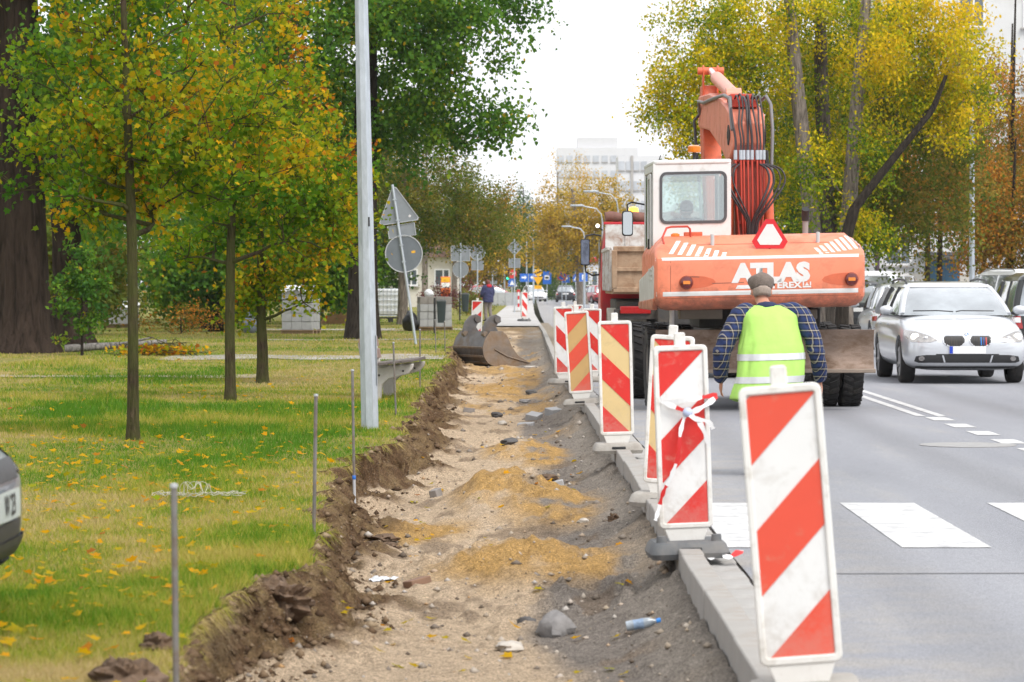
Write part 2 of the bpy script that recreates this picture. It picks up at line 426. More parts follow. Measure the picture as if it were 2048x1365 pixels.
# --- road
def asphalt():
    m, nt, out, bs = nodes_of('asphalt'); v = coords(nt, 'Object'); vl = coords(nt, 'Object', (1.0, 0.10, 1.0))
    c = ramp(nt, noise(nt, 0.9, 6, 0.6, vl), [(0.3, (0.222, 0.228, 0.250)), (0.7, (0.285, 0.290, 0.310))])
    c = mix(nt, 0.5, c, ramp(nt, noise(nt, 160, 3, 0.7, v), [(0.3, 0.7), (0.7, 1.25)]), 'MULTIPLY')
    c = mix(nt, ramp(nt, noise(nt, 2.2, 7, 0.7, vl), [(0.55, 0.0), (0.72, 0.4)]), c, (0.34, 0.325, 0.305))
    sx = N(nt, 'ShaderNodeSeparateXYZ'); nt.links.new(v, sx.inputs[0])
    def band(x0, w):                                            # polished wheel tracks
        a = N(nt, 'ShaderNodeMath', operation='SUBTRACT'); nt.links.new(sx.outputs['X'], a.inputs[0]); a.inputs[1].default_value = x0
        b = N(nt, 'ShaderNodeMath', operation='ABSOLUTE'); nt.links.new(a.outputs[0], b.inputs[0])
        k = N(nt, 'ShaderNodeMapRange'); k.interpolation_type = 'SMOOTHSTEP'; nt.links.new(b.outputs[0], k.inputs['Value']); k.inputs['From Min'].default_value = 0; k.inputs['From Max'].default_value = w; k.inputs['To Min'].default_value = 0.55; k.inputs['To Max'].default_value = 0
        return k.outputs['Result']
    for x0 in (1.9, 3.6, 5.8, 7.5): c = mix(nt, band(x0, .42), c, (0.185, 0.187, 0.198))
    kd = N(nt, 'ShaderNodeMapRange'); nt.links.new(sx.outputs['X'], kd.inputs['Value']); kd.inputs['From Min'].default_value = 0.8; kd.inputs['From Max'].default_value = 2.3; kd.inputs['To Min'].default_value = 1.0; kd.inputs['To Max'].default_value = 0.0
    dn = N(nt, 'ShaderNodeMath', operation='MULTIPLY'); nt.links.new(kd.outputs['Result'], dn.inputs[0]); nt.links.new(ramp(nt, noise(nt, 1.6, 7, 0.7, v), [(0.42, 0.0), (0.66, 0.8)]), dn.inputs[1])
    c = mix(nt, dn.outputs[0], c, (0.36, 0.32, 0.26))           # soil carried out of the trench
    c = mix(nt, 0.55, c, ramp(nt, noise(nt, 330, 2, 0.7, v), [(0.35, 0.45), (0.5, 1.0), (0.66, 1.5)]), 'MULTIPLY')
    vg = N(nt, 'ShaderNodeTexVoronoi'); vg.inputs['Scale'].default_value = 150; nt.links.new(v, vg.inputs['Vector']); bw = N(nt, 'ShaderNodeRGBToBW'); nt.links.new(vg.outputs['Color'], bw.inputs[0])
    c = mix(nt, .5, c, ramp(nt, bw.outputs[0], [(0.2, 0.55), (0.5, 1.0), (0.8, 1.45)]), 'MULTIPLY')
    nt.links.new(c, bs.inputs['Base Color']); bs.inputs['Roughness'].default_value = 0.85; bs.inputs['Specular IOR Level'].default_value = 0.2
    bump(nt, bs, noise(nt, 120, 4, 0.7, v), 0.35, 0.01)
    return m
M_asph = asphalt()
Yr = np.concatenate([np.linspace(5, 132, 128), np.geomspace(140, 900, 14)])
rl = xk(Yr)+0.348+0.03*(fbm(Yr*1.5, 0*Yr, 200, 3)-0.5)
Vr = []; 
for y, a in zip(Yr, rl):
    for x in (a, 4.0, 9.5, 90.0): Vr.append((x, y, 0.0))
me = fast_mesh('road', Vr, grid_faces(len(Yr), 4)); tag(link('road', me, M_asph), kind='structure')
M_mark = pm('road_paint', (0.56, 0.56, 0.555), 0.7, var=0.06, scale=4, dirt=(0.30, 0.30, 0.31), damt=0.52, dscale=6)
def sheet(name, pts, z, mat, kind='structure'):
    b = MB(); b.add([(x, y, z) for x, y in pts], [tuple(range(len(pts)))]); return tag(b.build(name, mat), kind=kind)
for i, x0 in enumerate((1.13, 2.15, 3.18, 4.21, 5.24)):
    sheet('zebra_stripe', [(x0, 18.6), (x0+.52, 18.6), (x0+.52, 22.4), (x0, 22.4)], 0.004, M_mark)
for x0 in (4.46, 4.70):
    sheet('lane_line', [(x0, 37.2 if x0 < 4.6 else 37.0), (x0+.11, 37.2), (x0+.11, 300), (x0, 300)], 0.004, M_mark)
for k in range(7):
    y0 = 36.0-1.75*k; sheet('lane_line', [(4.52, y0), (4.76, y0), (4.76, y0+.9), (4.52, y0+.9)], 0.004, M_mark)
sheet('road_patch', [(1.2, 16.9), (9.4, 17.1), (9.4, 17.16), (1.2, 16.95)], 0.003, pm('tar', (0.17, 0.17, 0.178), 0.8))
mp = MB(); mp.lathe([(0.0, 0), (0.46, 0), (0.46, 0.006), (0.0, 0.006)], (4.15, 30.5, 0.001), n=32)
tag(mp.build('manhole_frame', pm('manhole', (0.285, 0.28, 0.275), 0.75, var=0.15, scale=9)), kind='structure')
# beyond the trench: pale pavement, then broken path over the lawn
M_pave = pm('pavement', (0.42, 0.41, 0.40), 0.85, var=0.12, scale=0.8, dirt=(0.27, 0.24, 0.21), damt=0.4, dscale=0.5)
sheet('pavement', [(-1.9, 112), (0.33, 112), (0.25, 128), (0.1, 160), (0.0, 300), (-1.9, 300)], 0.095, M_pave)
sheet('dug_verge', [(0.42, 64), (0.80, 64), (0.78, 82), (0.75, 112), (0.62, 128), (0.25, 128), (0.40, 100)], 0.005, pm('verge_dirt', (0.22, 0.18, 0.13), 0.95, var=0.4, scale=5, bmp=0.6, bscale=30))
M_path = pm('path', (0.34, 0.315, 0.29), 0.9, var=0.25, scale=1.2, dirt=(0.17, 0.15, 0.09), damt=0.7, dscale=0.9, bmp=0.5, bscale=12)
def ribbon(name, x0, x1, ya, yb, seed, mat):
    xs = np.linspace(x0, x1, 90); b = []
    for x in xs:
        n0 = float(fbm(x*1.2, 0.3, seed, 3)-.5); n1 = float(fbm(x*1.2, 7.3, seed+1, 3)-.5); w = yb-ya
        for y in (ya+w*0.6*n0, yb+w*0.6*n1): b.append((x, y, float(lawn_z(np.array(x), np.array(y)))+0.012))
    me = fast_mesh(name, b, grid_faces(len(xs), 2)); return tag(link(name, me, mat), kind='structure')
ribbon('path', -7.2, -1.72, 61.0, 65.0, 300, M_path)
ribbon('path', -14, -4.2, 49.1, 50.3, 310, pm('path_worn', (0.24, 0.20, 0.12), 0.9, var=0.3, scale=2))
ribbon('path', -7.0, -2.2, 82.5, 84.0, 320, M_path)
ribbon('path', -9.0, -2.2, 100, 104, 330, M_path)

# --- kerb stones and gutter slabs, each laid by itself
M_kerb = pm('kerb_concrete', (0.30, 0.285, 0.265), 0.85, var=0.10, scale=3, bmp=0.25, bscale=90, dirt=(0.27, 0.235, 0.20), damt=0.36, dscale=4)
M_gut = pm('gutter_concrete', (0.34, 0.33, 0.315), 0.85, var=0.14, scale=2.5, bmp=0.25, bscale=80, dirt=(0.26, 0.24, 0.22), damt=0.42, dscale=3)
kb = MB()
for i in range(60):
    y0, y1 = 8+i*2, 10+i*2; a, b = float(xk(y0)), float(xk(y1))
    kb.hexa([(a+.01, y0, -.4), (a+.33, y0, -.4), (b+.33, y1, -.4), (b+.01, y1, -.4), (a+.01, y0, -.045), (a+.38, y0, -.03), (b+.38, y1, -.03), (b+.01, y1, -.045)])
kerb = tag(kb.build('kerb', pm('kerb_bed', (0.25, 0.23, 0.21), 0.9, var=0.2, scale=6)), kind='structure')
ks = MB(); ks.box((0, 0, -0.12), (.122, .992, .44)); me_k = ks.mesh('kerb_stone'); me_k.materials.append(M_kerb); me_k.shade_smooth(); me_k.set_sharp_from_angle(angle=R(35))
gs = MB(); gs.box((0, 0, -0.03), (.198, .488, .10)); me_g = gs.mesh('gutter_slab'); me_g.materials.append(M_gut); me_g.shade_smooth(); me_g.set_sharp_from_angle(angle=R(35))
def lay(name, me, x, y, z, rz, tilt=0):
    o = link(name, me, None, kerb, (x, y, z), (0, tilt, rz))
    b = o.modifiers.new('bevel', 'BEVEL'); b.width = 0.009; b.segments = 2; b.limit_method = 'ANGLE'
    return o
for i in range(105):
    y = 8.5+i; a = float(xk(y)); t = -math.atan((float(xk(y+.5))-float(xk(y-.5))))
    lay('kerb_stone', me_k, a+.061+rnd.uniform(-.004, .004), y, KZ-.10+rnd.uniform(-.004, .004), t+rnd.uniform(-.003, .003), rnd.uniform(-.006, .006))
    if y < 62:
        for k in (-.25, .25):
            lay('gutter_slab', me_g, a+.226+rnd.uniform(-.003, .003), y+k, rnd.uniform(-.003, .004)-.008, t, rnd.uniform(-.008, .008))

# --- grass, one mass of blades (denser and finer near the camera)
rs = np.random.RandomState(3)
def blades(n, d0, d1, seed, hmin, hmax, wk, edge_only=False):
    r = np.random.RandomState(seed)
    d = 1/(1/d0+(1/d1-1/d0)*r.rand(n)); le_ = xl(np.minimum(d, 111.9))
    if edge_only: X = le_+0.02-0.10*r.rand(n)**2
    else:
        lo = -1420*d/FPX; X = lo+(le_-lo)*r.rand(n)
    pn = fbm(X*0.55, d*0.30, 400, 4); pf = fbm(X*3.1, d*1.8, 420, 3)
    v = np.clip(0.60+1.9*(pn-0.5)+0.9*(pf-0.5)+0.22*r.randn(n), 0, 1)
    lush = sst(0.5, 0.72, fbm(X*0.8+4, d*0.25, 440, 3)); lush = np.maximum(lush, sst(15.2, 14.2, d)*sst(12.6, 13.6, d)*0.9); v = np.clip(v-0.30*lush, 0, 1)
    H = (hmin+(hmax-hmin)*r.rand(n))*(0.75+0.7*lush)
    W = wk*d*(0.7+0.6*r.rand(n)); a = r.rand(n)*6.283
    ln = r.randn(n, 2)*0.45*H[:, None]
    Z = lawn_z(X, d)-0.006
    base = np.stack([X, d, Z], -1); side = np.stack([np.cos(a), np.sin(a), 0*a], -1)*W[:, None]*0.5
    tip = base+np.stack([ln[:, 0], ln[:, 1], H], -1)
    if edge_only: tip = base+np.stack([0.02+0.07*r.rand(n), 0.03*r.randn(n), 0.03-0.13*r.rand(n)], -1); v = np.clip(v+0.35, 0, 1)
    V = np.stack([base-side, base+side, tip], 1).reshape(-1, 3)
    return V, v
parts = [blades(235000, 9.5, 30, 1, .022, .060, .00034), blades(140000, 30, 130, 2, .03, .07, .00032), blades(9000, 10.5, 75, 4, .03, .06, .00032, True)]
V = np.concatenate([p[0] for p in parts]); vv = np.concatenate([p[1] for p in parts])
me = fast_mesh('grass', V, np.arange(len(V)).reshape(-1, 3)); face_attr(me, 'rnd', vv)
M_grass = leafmat('grass_blade', [(0.0, (0.078, 0.195, 0.016)), (0.28, (0.178, 0.268, 0.022)), (0.52, (0.315, 0.318, 0.042)), (0.75, (0.43, 0.355, 0.105)), (1.0, (0.48, 0.37, 0.19))], 0.35)
tag(link('grass', me, M_grass), 'short autumn grass of the lawn, green with yellow patches', 'grass', kind='stuff')
# ------------------------------------------------------------------ trees and shrubs
def leaf_shape(kind):
    if kind == 'maple':
        o = [(0, 0), (.50, .08), (.36, .30), (.46, .58), (.16, .62), (0, 1.0), (-.16, .62), (-.46, .58), (-.36, .30), (-.50, .08)]
        v = [(0, .35, 0.03)]+[(x, y, 0.12*abs(x)) for x, y in o]
        f = [(0, i, i % 10+1) for i in range(1, 11)]
        return np.array(v), np.array(f)
    if kind == 'heart':
        v = [(0, 0, 0), (.38, .10, .05), (.42, .38, .07), (0, 1, 0), (-.42, .38, .07), (-.38, .10, .05)]
        return np.array(v), np.array([(0, 1, 2), (0, 2, 3), (0, 3, 4), (0, 4, 5)])
    v = [(0, 0, 0), (.30, .45, .05), (0, 1, 0), (-.30, .45, .05)]
    return np.array(v), np.array([(0, 1, 2), (0, 2, 3)])

def leaves_mesh(name, P, size, val, kind, r, droop=0.5):
    n = len(P); sv, sf = leaf_shape(kind)
    d = r.randn(n, 3); d[:, 2] -= droop*1.2; d /= np.linalg.norm(d, axis=1)[:, None]
    q_ = r.randn(n, 3); q_[:, 2] += 0.8; s = np.cross(d, q_); s /= np.linalg.norm(s, axis=1)[:, None]+1e-9
    nn = np.cross(s, d)
    V = P[:, None, :]+size[:, None, None]*(sv[None, :, 0:1]*s[:, None, :]+sv[None, :, 1:2]*d[:, None, :]+sv[None, :, 2:3]*nn[:, None, :])
    F = sf[None, :, :]+(np.arange(n)*len(sv))[:, None, None]
    me = fast_mesh(name, V.reshape(-1, 3), F.reshape(-1, 3)); face_attr(me, 'rnd', np.repeat(val, len(sf)))
    return me

def bark(name, c, bs_=3.0, lich=None):
    if name in MATS: return MATS[name]
    m, nt, out, bs = nodes_of(name); v = coords(nt, 'Object', (1, 1, 0.16)); v2 = coords(nt, 'Object')
    n1 = noise(nt, bs_*6, 6, 0.65, v, 0.6)
    cc = ramp(nt, n1, [(0.35, [x*0.40 for x in c]), (0.5, c), (0.68, [x*1.5 for x in c])])
    if lich is not None: cc = mix(nt, ramp(nt, noise(nt, 2.5, 5, 0.6, v2), [(0.36, 0), (0.58, .85)]), cc, lich)
    nt.links.new(cc, bs.inputs['Base Color']); bs.inputs['Roughness'].default_value = 0.95; bs.inputs['Specular IOR Level'].default_value = 0.1
    bump(nt, bs, n1, 1.0, 0.06)
    MATS[name] = m
    return m

def tree(name, label, base, trunk, crowns, ncl, npl, lsize, kind, mat, bk, seed, clr=0.35, droop=0.5, group=None, ridges=0, tw=3, valf=None, hang=0.0, attach_lo=0.25, rb=1.0, cat='tree'):
    """trunk: [(x, y, z, r)] from the base; crowns: [(cx, cy, cz, rx, ry, rz, weight)] from the base; leaf clumps sit at branch ends"""
    r = np.random.RandomState(seed); root = empty(name, base, 0, label, cat, group)
    tp = np.array([t[:3] for t in trunk]); tr_ = np.array([t[3] for t in trunk])
    tt = np.linspace(0, 1, len(trunk)); ts = np.linspace(0, 1, max(12, len(trunk)*4))
    P = np.stack([np.interp(ts, tt, tp[:, k]) for k in range(3)], -1); Rd = np.interp(ts, tt, tr_)
    n = 64 if ridges else 10; rings = []
    for i, (p, rd) in enumerate(zip(P, Rd)):
        ang = 2*math.pi*np.arange(n)/n
        k = 1+0.06*(fbm(ang*2, 0*ang+i*0.3, seed, 2)-.5)
        if ridges: k = k*(1+0.11*np.abs(2*vnoise(ang*7, 0*ang+i*0.22, seed+4)-1)+0.07*np.abs(2*vnoise(ang*14, 0*ang+i*0.5, seed+9)-1)-.07)
        fl = 1+0.42*math.exp(-max(p[2], 0)/(0.8*tr_[0])) if ridges else 1+0.25*math.exp(-max(p[2], 0)/(1.2*tr_[0]))
        rings.append([(p[0]+rd*fl*kk*math.cos(a), p[1]+rd*fl*kk*math.sin(a), p[2]) for a, kk in zip(ang, k)])
    mb = MB(); mb.loft(rings); mb.build('trunk', bk, root, 60)
    # clump centres
    w = np.array([c[6] for c in crowns], float); w /= w.sum(); cc = []
    for i in range(ncl):
        c = crowns[r.choice(len(crowns), p=w)]; d = r.randn(3); d /= np.linalg.norm(d); rad = r.rand()**0.42
        cc.append((c[0]+c[3]*d[0]*rad, c[1]+c[4]*d[1]*rad, c[2]+c[5]*d[2]*rad))
    cc = np.array(cc); axis = np.array([np.interp(cc[:, 2], P[:, 2], P[:, k]) for k in range(2)]).T
    order = np.argsort(np.hypot(cc[:, 0]-axis[:, 0], cc[:, 1]-axis[:, 1]))
    z0 = P[0, 2]+(P[-1, 2]-P[0, 2])*attach_lo
    sk = [(*p, rd*0.8) for p, rd in zip(P, Rd) if p[2] > z0]
    sk = [np.array(s) for s in sk]
    bb = MB(); LP = []; LV = []
    for i in order:
        c = cc[i]; S = np.array(sk); dv = c[None, :]-S[:, :3]; dist = np.linalg.norm(dv, axis=1)
        cost = dist+1.2*np.clip(S[:, 2]-c[2]+0.25*dist, 0, None)
        j = int(np.argmin(cost)); a = S[j, :3]; L = dist[j]; r0 = min(S[j, 3]*0.7, 0.006+0.020*L)*rb
        mid = (a+c)/2+np.array([r.randn()*.07*L, r.randn()*.07*L, 0.02*L+hang*L])
        pts = [a, a*.45+mid*.55+r.randn(3)*.03*L, mid, mid*.5+c*.5+r.randn(3)*.03*L, c]
        rr = np.linspace(r0, max(r0*0.35, 0.004*rb), 5)
        bb.tube(pts, list(rr), 5, False)
        for p, q_ in zip(pts[1:], rr[1:]): sk.append(np.array([*p, q_]))
        out = c-np.array([axis[i, 0], axis[i, 1], c[2]-0.5]); out /= np.linalg.norm(out)+1e-6
        cv = r.randn()*0.15+0.30*(float(vnoise(c[0]*1.1+seed, c[2]*1.1+c[1], seed))-.5)
        for t in range(tw):
            e = c+clr*(out*0.5+r.randn(3)*0.62+np.array([0, 0, -hang*1.0])); bb.tube([c, (c+e)/2+r.randn(3)*.05*clr, e], [rr[-1]*.8, rr[-1]*.6, rr[-1]*.35], 4, False)
            m_ = npl//tw; u = r.rand(m_, 1)**0.7; pp = c+(e-c)*u+r.randn(m_, 3)*clr*0.33
            LP.append(pp); LV.append(cv+0.11*r.randn(m_)+0.42*(r.rand(m_) < .05))
    bb.build('branches', bk, root, 60)
    LP = np.concatenate(LP); LV = np.concatenate(LV)
    val = 0.42+LV
    if valf is not None: val = val+valf(LP)
    size = lsize*(0.65+0.6*r.rand(len(LP)))
    me = leaves_mesh('crown', LP, size, np.clip(val, 0, 1), kind, r, droop)
    link('crown', me, mat, root)
    return root

M_maple = leafmat('maple_leaf', [(0.0, (0.042, 0.130, 0.010)), (0.35, (0.115, 0.225, 0.012)), (0.58, (0.255, 0.300, 0.012)), (0.74, (0.46, 0.33, 0.012)), (0.90, (0.70, 0.36, 0.008)), (1.0, (0.36, 0.12, 0.015))], 0.5)
M_poplar = leafmat('poplar_leaf', [(0.0, (0.042, 0.120, 0.024)), (0.4, (0.085, 0.195, 0.024)), (0.7, (0.160, 0.275, 0.024)), (0.92, (0.29, 0.33, 0.025)), (1.0, (0.50, 0.32, 0.02))], 0.42)
M_olive = leafmat('linden_leaf', [(0.0, (0.055, 0.105, 0.018)), (0.4, (0.130, 0.170, 0.026)), (0.7, (0.240, 0.205, 0.038)), (1.0, (0.44, 0.24, 0.045))], 0.4)
M_yg = leafmat('ash_leaf', [(0.0, (0.050, 0.120, 0.012)), (0.28, (0.150, 0.240, 0.012)), (0.5, (0.40, 0.40, 0.012)), (0.72, (0.66, 0.50, 0.012)), (1.0, (0.76, 0.52, 0.02))], 0.38)
M_gold = leafmat('gold_leaf', [(0.0, (0.16, 0.15, 0.03)), (0.4, (0.42, 0.30, 0.035)), (0.7, (0.60, 0.38, 0.04)), (1.0, (0.62, 0.36, 0.09))], 0.45)
M_rust = leafmat('rust_leaf', [(0.0, (0.085, 0.120, 0.022)), (0.35, (0.21, 0.16, 0.028)), (0.6, (0.40, 0.18, 0.030)), (0.85, (0.54, 0.20, 0.025)), (1.0, (0.60, 0.30, 0.04))], 0.4)
M_dark = leafmat('evergreen_leaf', [(0.0, (0.028, 0.070, 0.022)), (0.5, (0.060, 0.120, 0.030)), (1.0, (0.14, 0.18, 0.04))], 0.3)
M_red = leafmat('barberry_leaf', [(0.0, (0.05, 0.015, 0.02)), (0.5, (0.13, 0.03, 0.035)), (1.0, (0.22, 0.07, 0.05))], 0.3)
B_young = bark('bark_young', (0.070, 0.050, 0.034), 6, (0.075, 0.085, 0.024))
B_old = bark('bark_old', (0.036, 0.025, 0.019), 1.4)
B_grey = bark('bark_grey', (0.23, 0.195, 0.165), 3)
B_dark = bark('bark_dark', (0.035, 0.028, 0.022), 3)

YOUNG = 'young street maples on the lawn'
def gz(v): return float(lawn_z(np.array(v[0]), np.array(v[1])))
def on_lawn(px, py):
    p = gr(px, py, LZ); return (p.x, p.y, gz(p)-0.02)
out_gold = lambda k, zc: (lambda P: k*(np.hypot(P[:, 0], P[:, 1])-0.6)+0.05*(P[:, 2]-zc))
b1 = on_lawn(266, 880)
tree('maple_tree', 'nearest young maple on the lawn, thin mossy trunk, green and gold leaves', b1,
     [(0, 0, 0, .058), (.0, 0, 1.0, .049), (-.01, 0, 1.95, .047), (-.05, .02, 2.9, .038), (-.10, .05, 4.2, .026), (-.1, .05, 5.6, .012)],
     [(.02, .55, 3.3, 1.28, 1.1, 1.25, 3), (.65, .3, 2.75, .95, .9, .62, 1.5), (-.62, .2, 2.55, .72, .8, .6, 1.1), (.1, .4, 4.7, 1.05, 1.0, 1.2, 1.5)],
     128, 80, .060, 'maple', M_maple, B_young, 11, clr=.25, droop=.6, group=YOUNG, valf=lambda P: .05+out_gold(.06, 3.0)(P), attach_lo=0.33, rb=1.6, tw=5)
b2 = on_lawn(461, 802)
tree('maple_tree', 'second young maple along the lawn, forked crown with golden leaf tips', b2,
     [(0, 0, 0, .070), (-.01, 0, .9, .060), (.0, 0, 1.75, .056), (.03, .02, 2.8, .036), (.05, .05, 4.2, .024), (.05, .05, 5.4, .012)],
     [(.15, .55, 2.9, 1.35, 1.1, 1.05, 3), (.85, .2, 2.5, .85, .8, .75, 1.6), (-.45, .2, 2.2, .75, .7, .55, .8), (.1, .4, 4.4, 1.15, 1.1, 1.2, 1.5)],
     124, 80, .066, 'maple', M_maple, B_young, 12, clr=.26, droop=.6, group=YOUNG, valf=out_gold(.10, 2.5), attach_lo=0.30, rb=1.6, tw=5)
b3 = on_lawn(525, 766)
tree('maple_tree', 'third young maple along the lawn, short trunk with low leafy shoots', b3,
     [(0, 0, 0, .088), (.0, 0, .5, .080), (-.02, 0, .95, .07), (-.03, .02, 2.6, .04), (.0, .05, 4.2, .024), (0, .05, 5.2, .012)],
     [(.35, 0, 2.9, 1.35, 1.3, 1.15, 2.6), (.35, 0, 1.45, .62, .7, .52, 1.1), (-.1, 0, 1.2, .3, .3, .35, .35), (.75, 0, 2.4, .7, .8, .8, .8), (.1, 0, 4.3, 1.1, 1.2, 1.1, 1.0)],
     128, 80, .068, 'maple', M_maple, B_young, 13, clr=.28, droop=.5, group=YOUNG, valf=out_gold(.10, 2.2), attach_lo=0.10, rb=1.3, tw=5)

# the old poplars behind
p1 = gr(42, 706, LZ); 
tree('poplar_tree', 'huge old poplar with thick furrowed dark trunk at the left edge', (p1.x, p1.y, LZ-.05),
     [(-.05, 0, 0, .66), (0, 0, 1.2, .58), (-.05, 0, 4, .53), (-.15, 0, 7.5, .48), (-.2, 0, 13, .30)],
     [(1.6, -1.0, 5.6, 1.5, 2.2, 1.5, 1.2), (2.4, -.6, 8.0, 2.6, 2.6, 2.2, 2), (-1.5, 0, 9, 2.5, 2.5, 3, 1.2), (1.9, .5, 3.4, 1.1, 1.5, 1.0, .35)],
     190, 110, .115, 'heart', M_poplar, B_old, 21, clr=.62, droop=1.0, ridges=1, hang=.05, attach_lo=0.3, rb=1.4)
p1b = gr(122, 696, LZ)
tree('poplar_tree', 'second old trunk standing close behind the huge poplar', (p1b.x, p1b.y+2, LZ-.05),
     [(0, 0, 0, .42), (-.1, 0, 1.5, .36), (-.25, 0, 4, .32), (-.3, .1, 8, .25), (-.2, .1, 11, .15)],
     [(.9, -.3, 3.5, 1.3, 1.5, 1.4, 1), (1.2, 0, 6.5, 1.8, 2, 2, 1)],
     80, 100, .115, 'heart', M_poplar, B_old, 22, clr=.6, droop=.9, ridges=1, attach_lo=0.2, rb=1.3)
tree('poplar_tree', 'tall dense green poplar above the lamp post, branches reaching over the road', (-4.45, 84, LZ-.05),
     [(0, 0, 0, .42), (0, 0, 3, .36), (.1, 0, 7, .28), (.2, 0, 14, .12)],
     [(.3, 0, 8.4, 3.3, 3, 3.0, 3.2), (1.8, -1, 8.5, 2.3, 2, 2.2, 1.9), (3.3, 0, 5.75, 1.3, 1.0, .38, .30), (3.6, 0, 9.0, 1.4, 1, .35, .22), (-2.8, .5, 7.6, 2.2, 2, 3.0, 1.4), (-.8, 0, 5.2, 2.4, 2, 1.6, 1.3), (1.4, 0, 5.9, 1.6, 1.4, 1.0, .6)],
     340, 130, .115, 'heart', M_poplar, B_dark, 23, clr=.62, droop=1.0, hang=.03, attach_lo=0.15, rb=1.2)
# linden row by the footway
tree('linden_tree', 'olive green linden by the leaning sign, fine dense leaves', (-4.62, 114, LZ-.05),
     [(0, 0, 0, .19), (0, 0, 2, .16), (.05, 0, 5, .10), (.1, 0, 8, .04)],
     [(.6, 0, 4.9, 2.5, 2.4, 2.1, 3), (1.6, 0, 4.0, 2.3, 1.8, 1.7, 2.2), (.5, 0, 7.0, 1.6, 1.6, 1.4, 1), (3.0, 0, 3.4, 1.2, 1.2, 1.0, .8)],
     280, 120, .098, 'ovate', M_olive, B_grey, 31, clr=.50, droop=.4, attach_lo=0.15, group='lindens beside the footway')
tree('linden_tree', 'slim linden behind the block pallet, olive crown', (-5.65, 168, LZ-.05),
     [(0, 0, 0, .17), (0, 0, 2.5, .15), (.05, 0, 6, .08), (.1, 0, 9, .04)],
     [(1.2, 0, 5.8, 3.0, 2.5, 2.6, 3), (2.6, 0, 5.0, 2.0, 2, 1.9, 1.4)],
     150, 70, .16, 'ovate', M_olive, B_grey, 32, clr=.75, droop=.4, attach_lo=0.15, group='lindens beside the footway')
tree('linden_tree', 'golden linden over the diamond sign beyond the woman', (-5.0, 205, LZ-.05),
     [(0, 0, 0, .18), (0, 0, 2.5, .15), (.05, 0, 7, .05)],
     [(1.5, 0, 4.3, 2.4, 2, 1.9, 3), (2.2, 0, 3.4, 1.5, 1.5, 1.2, 1)],
     90, 70, .19, 'ovate', M_gold, B_grey, 33, clr=.7, droop=.4, attach_lo=0.15, group='lindens beside the footway', valf=lambda P: -0.12+0*P[:, 0])
# wood behind the lawn
BACK = 'trees at the back of the lawn'
back = [(-15.2, 100, 5.0, 3.0, 4.2, M_poplar, 'broad green tree behind the huge poplar trunk'), (-11.5, 112, 4.6, 3.0, 4.4, M_olive, 'olive tree seen between poplar trunk and first maple'),
        (-10.6, 104, 2.0, 1.6, 1.7, M_poplar, 'low green bushy tree above the grey block wall'),
        (-8.3, 116, 4.6, 2.8, 4.4, M_poplar, 'dense green tree behind the second maple'), (-7.4, 138, 4.0, 2.6, 3.2, M_dark, 'dark green tree behind the lamp post'),
        (-7.4, 108, 2.5, 1.3, 1.8, M_yg, 'small yellow-green tree left of the lamp post'),
        (-13.0, 125, 8.5, 4.2, 5.5, M_poplar, 'tall green tree top above the first maple'), (-8.6, 128, 8.5, 3.6, 5.0, M_poplar, 'tall green tree top above the second maple'),
        (-6.6, 96, 2.6, 1.3, 1.6, M_poplar, 'leafy green young tree right before the orange sand heap'), (-13.4, 92, 1.9, 1.5, 1.6, M_olive, 'low olive tree beside the huge poplar trunk'), (-9.6, 97, 2.1, 1.4, 1.6, M_poplar, 'low green tree between first and second maple trunks')]
for i, (x, y, h, rw, rz_, mt, lb) in enumerate(back):
    tree('broadleaf_tree', lb, (x, y, LZ-.05), [(0, 0, 0, .22), (.05, 0, h*.6, .16), (0, 0, h*1.6, .05)],
         [(0, 0, h, rw, rw, rz_, 3), (rw*.5, -.3, h*.75, rw*.6, rw*.6, rz_*.6, 1), (-rw*.5, -.3, h*.8, rw*.6, rw*.6, rz_*.6, 1)],
         int(70+34*rw), 110, .14, 'heart', mt, B_dark, 40+i, clr=.62, droop=.6, attach_lo=0.12, group=BACK)
# right of the road
def yel(P): return 0.05*(np.hypot(P[:, 0], P[:, 1]+0*P[:, 0])-2.2)+0.02*(P[:, 2]-5)
RT = 'tall ash trees behind the excavator'
tree('ash_tree', 'ash with pale straight trunk behind the excavator boom, yellow-green crown', (7.55, 85, 0),
     [(0, 0, 0, .26), (-.1, 0, 3, .22), (-.55, 0, 7, .19), (-.9, 0, 11, .10)],
     [(-2.5, .8, 7.4, 2.2, 2.2, 2.3, 3), (-3.1, -.5, 6.2, 1.25, 1.3, 1.3, .8), (-.3, 2.4, 7.4, 2, 1.6, 2.0, 1.4), (-.8, 2.6, 4.6, 1.7, 1.5, 1.9, 1.0), (-2.6, 0, 4.7, 1.3, 1.2, .9, .5), (-.9, -.6, 8.6, 1.2, .6, .8, .4)],
     290, 130, .105, 'ovate', M_yg, B_grey, 51, clr=.52, droop=.7, group=RT, valf=yel, hang=.03, attach_lo=0.2)
tree('ash_tree', 'ash with darker middle trunk behind the excavator counterweight', (8.1, 87, 0),
     [(0, 0, 0, .27), (-.05, 0, 3, .23), (-.25, 0, 7, .19), (-.3, 0, 11, .10)],
     [(.3, 2.0, 7.9, 2.5, 1.6, 1.9, 2), (-.4, 2.2, 4.2, 1.6, 1.2, 2.0, 1.2), (.9, 2.6, 6.0, 2.4, 1.2, 2.2, 1.2), (-.1, -.8, 8.9, 1.0, .6, .5, .3), (-.15, -.6, 5.0, .35, .3, .5, .12)],
     200, 130, .105, 'ovate', M_yg, bark('bark_mid', (0.10, 0.085, 0.072), 3), 52, clr=.52, droop=.7, group=RT, valf=yel, hang=.03, attach_lo=0.2)
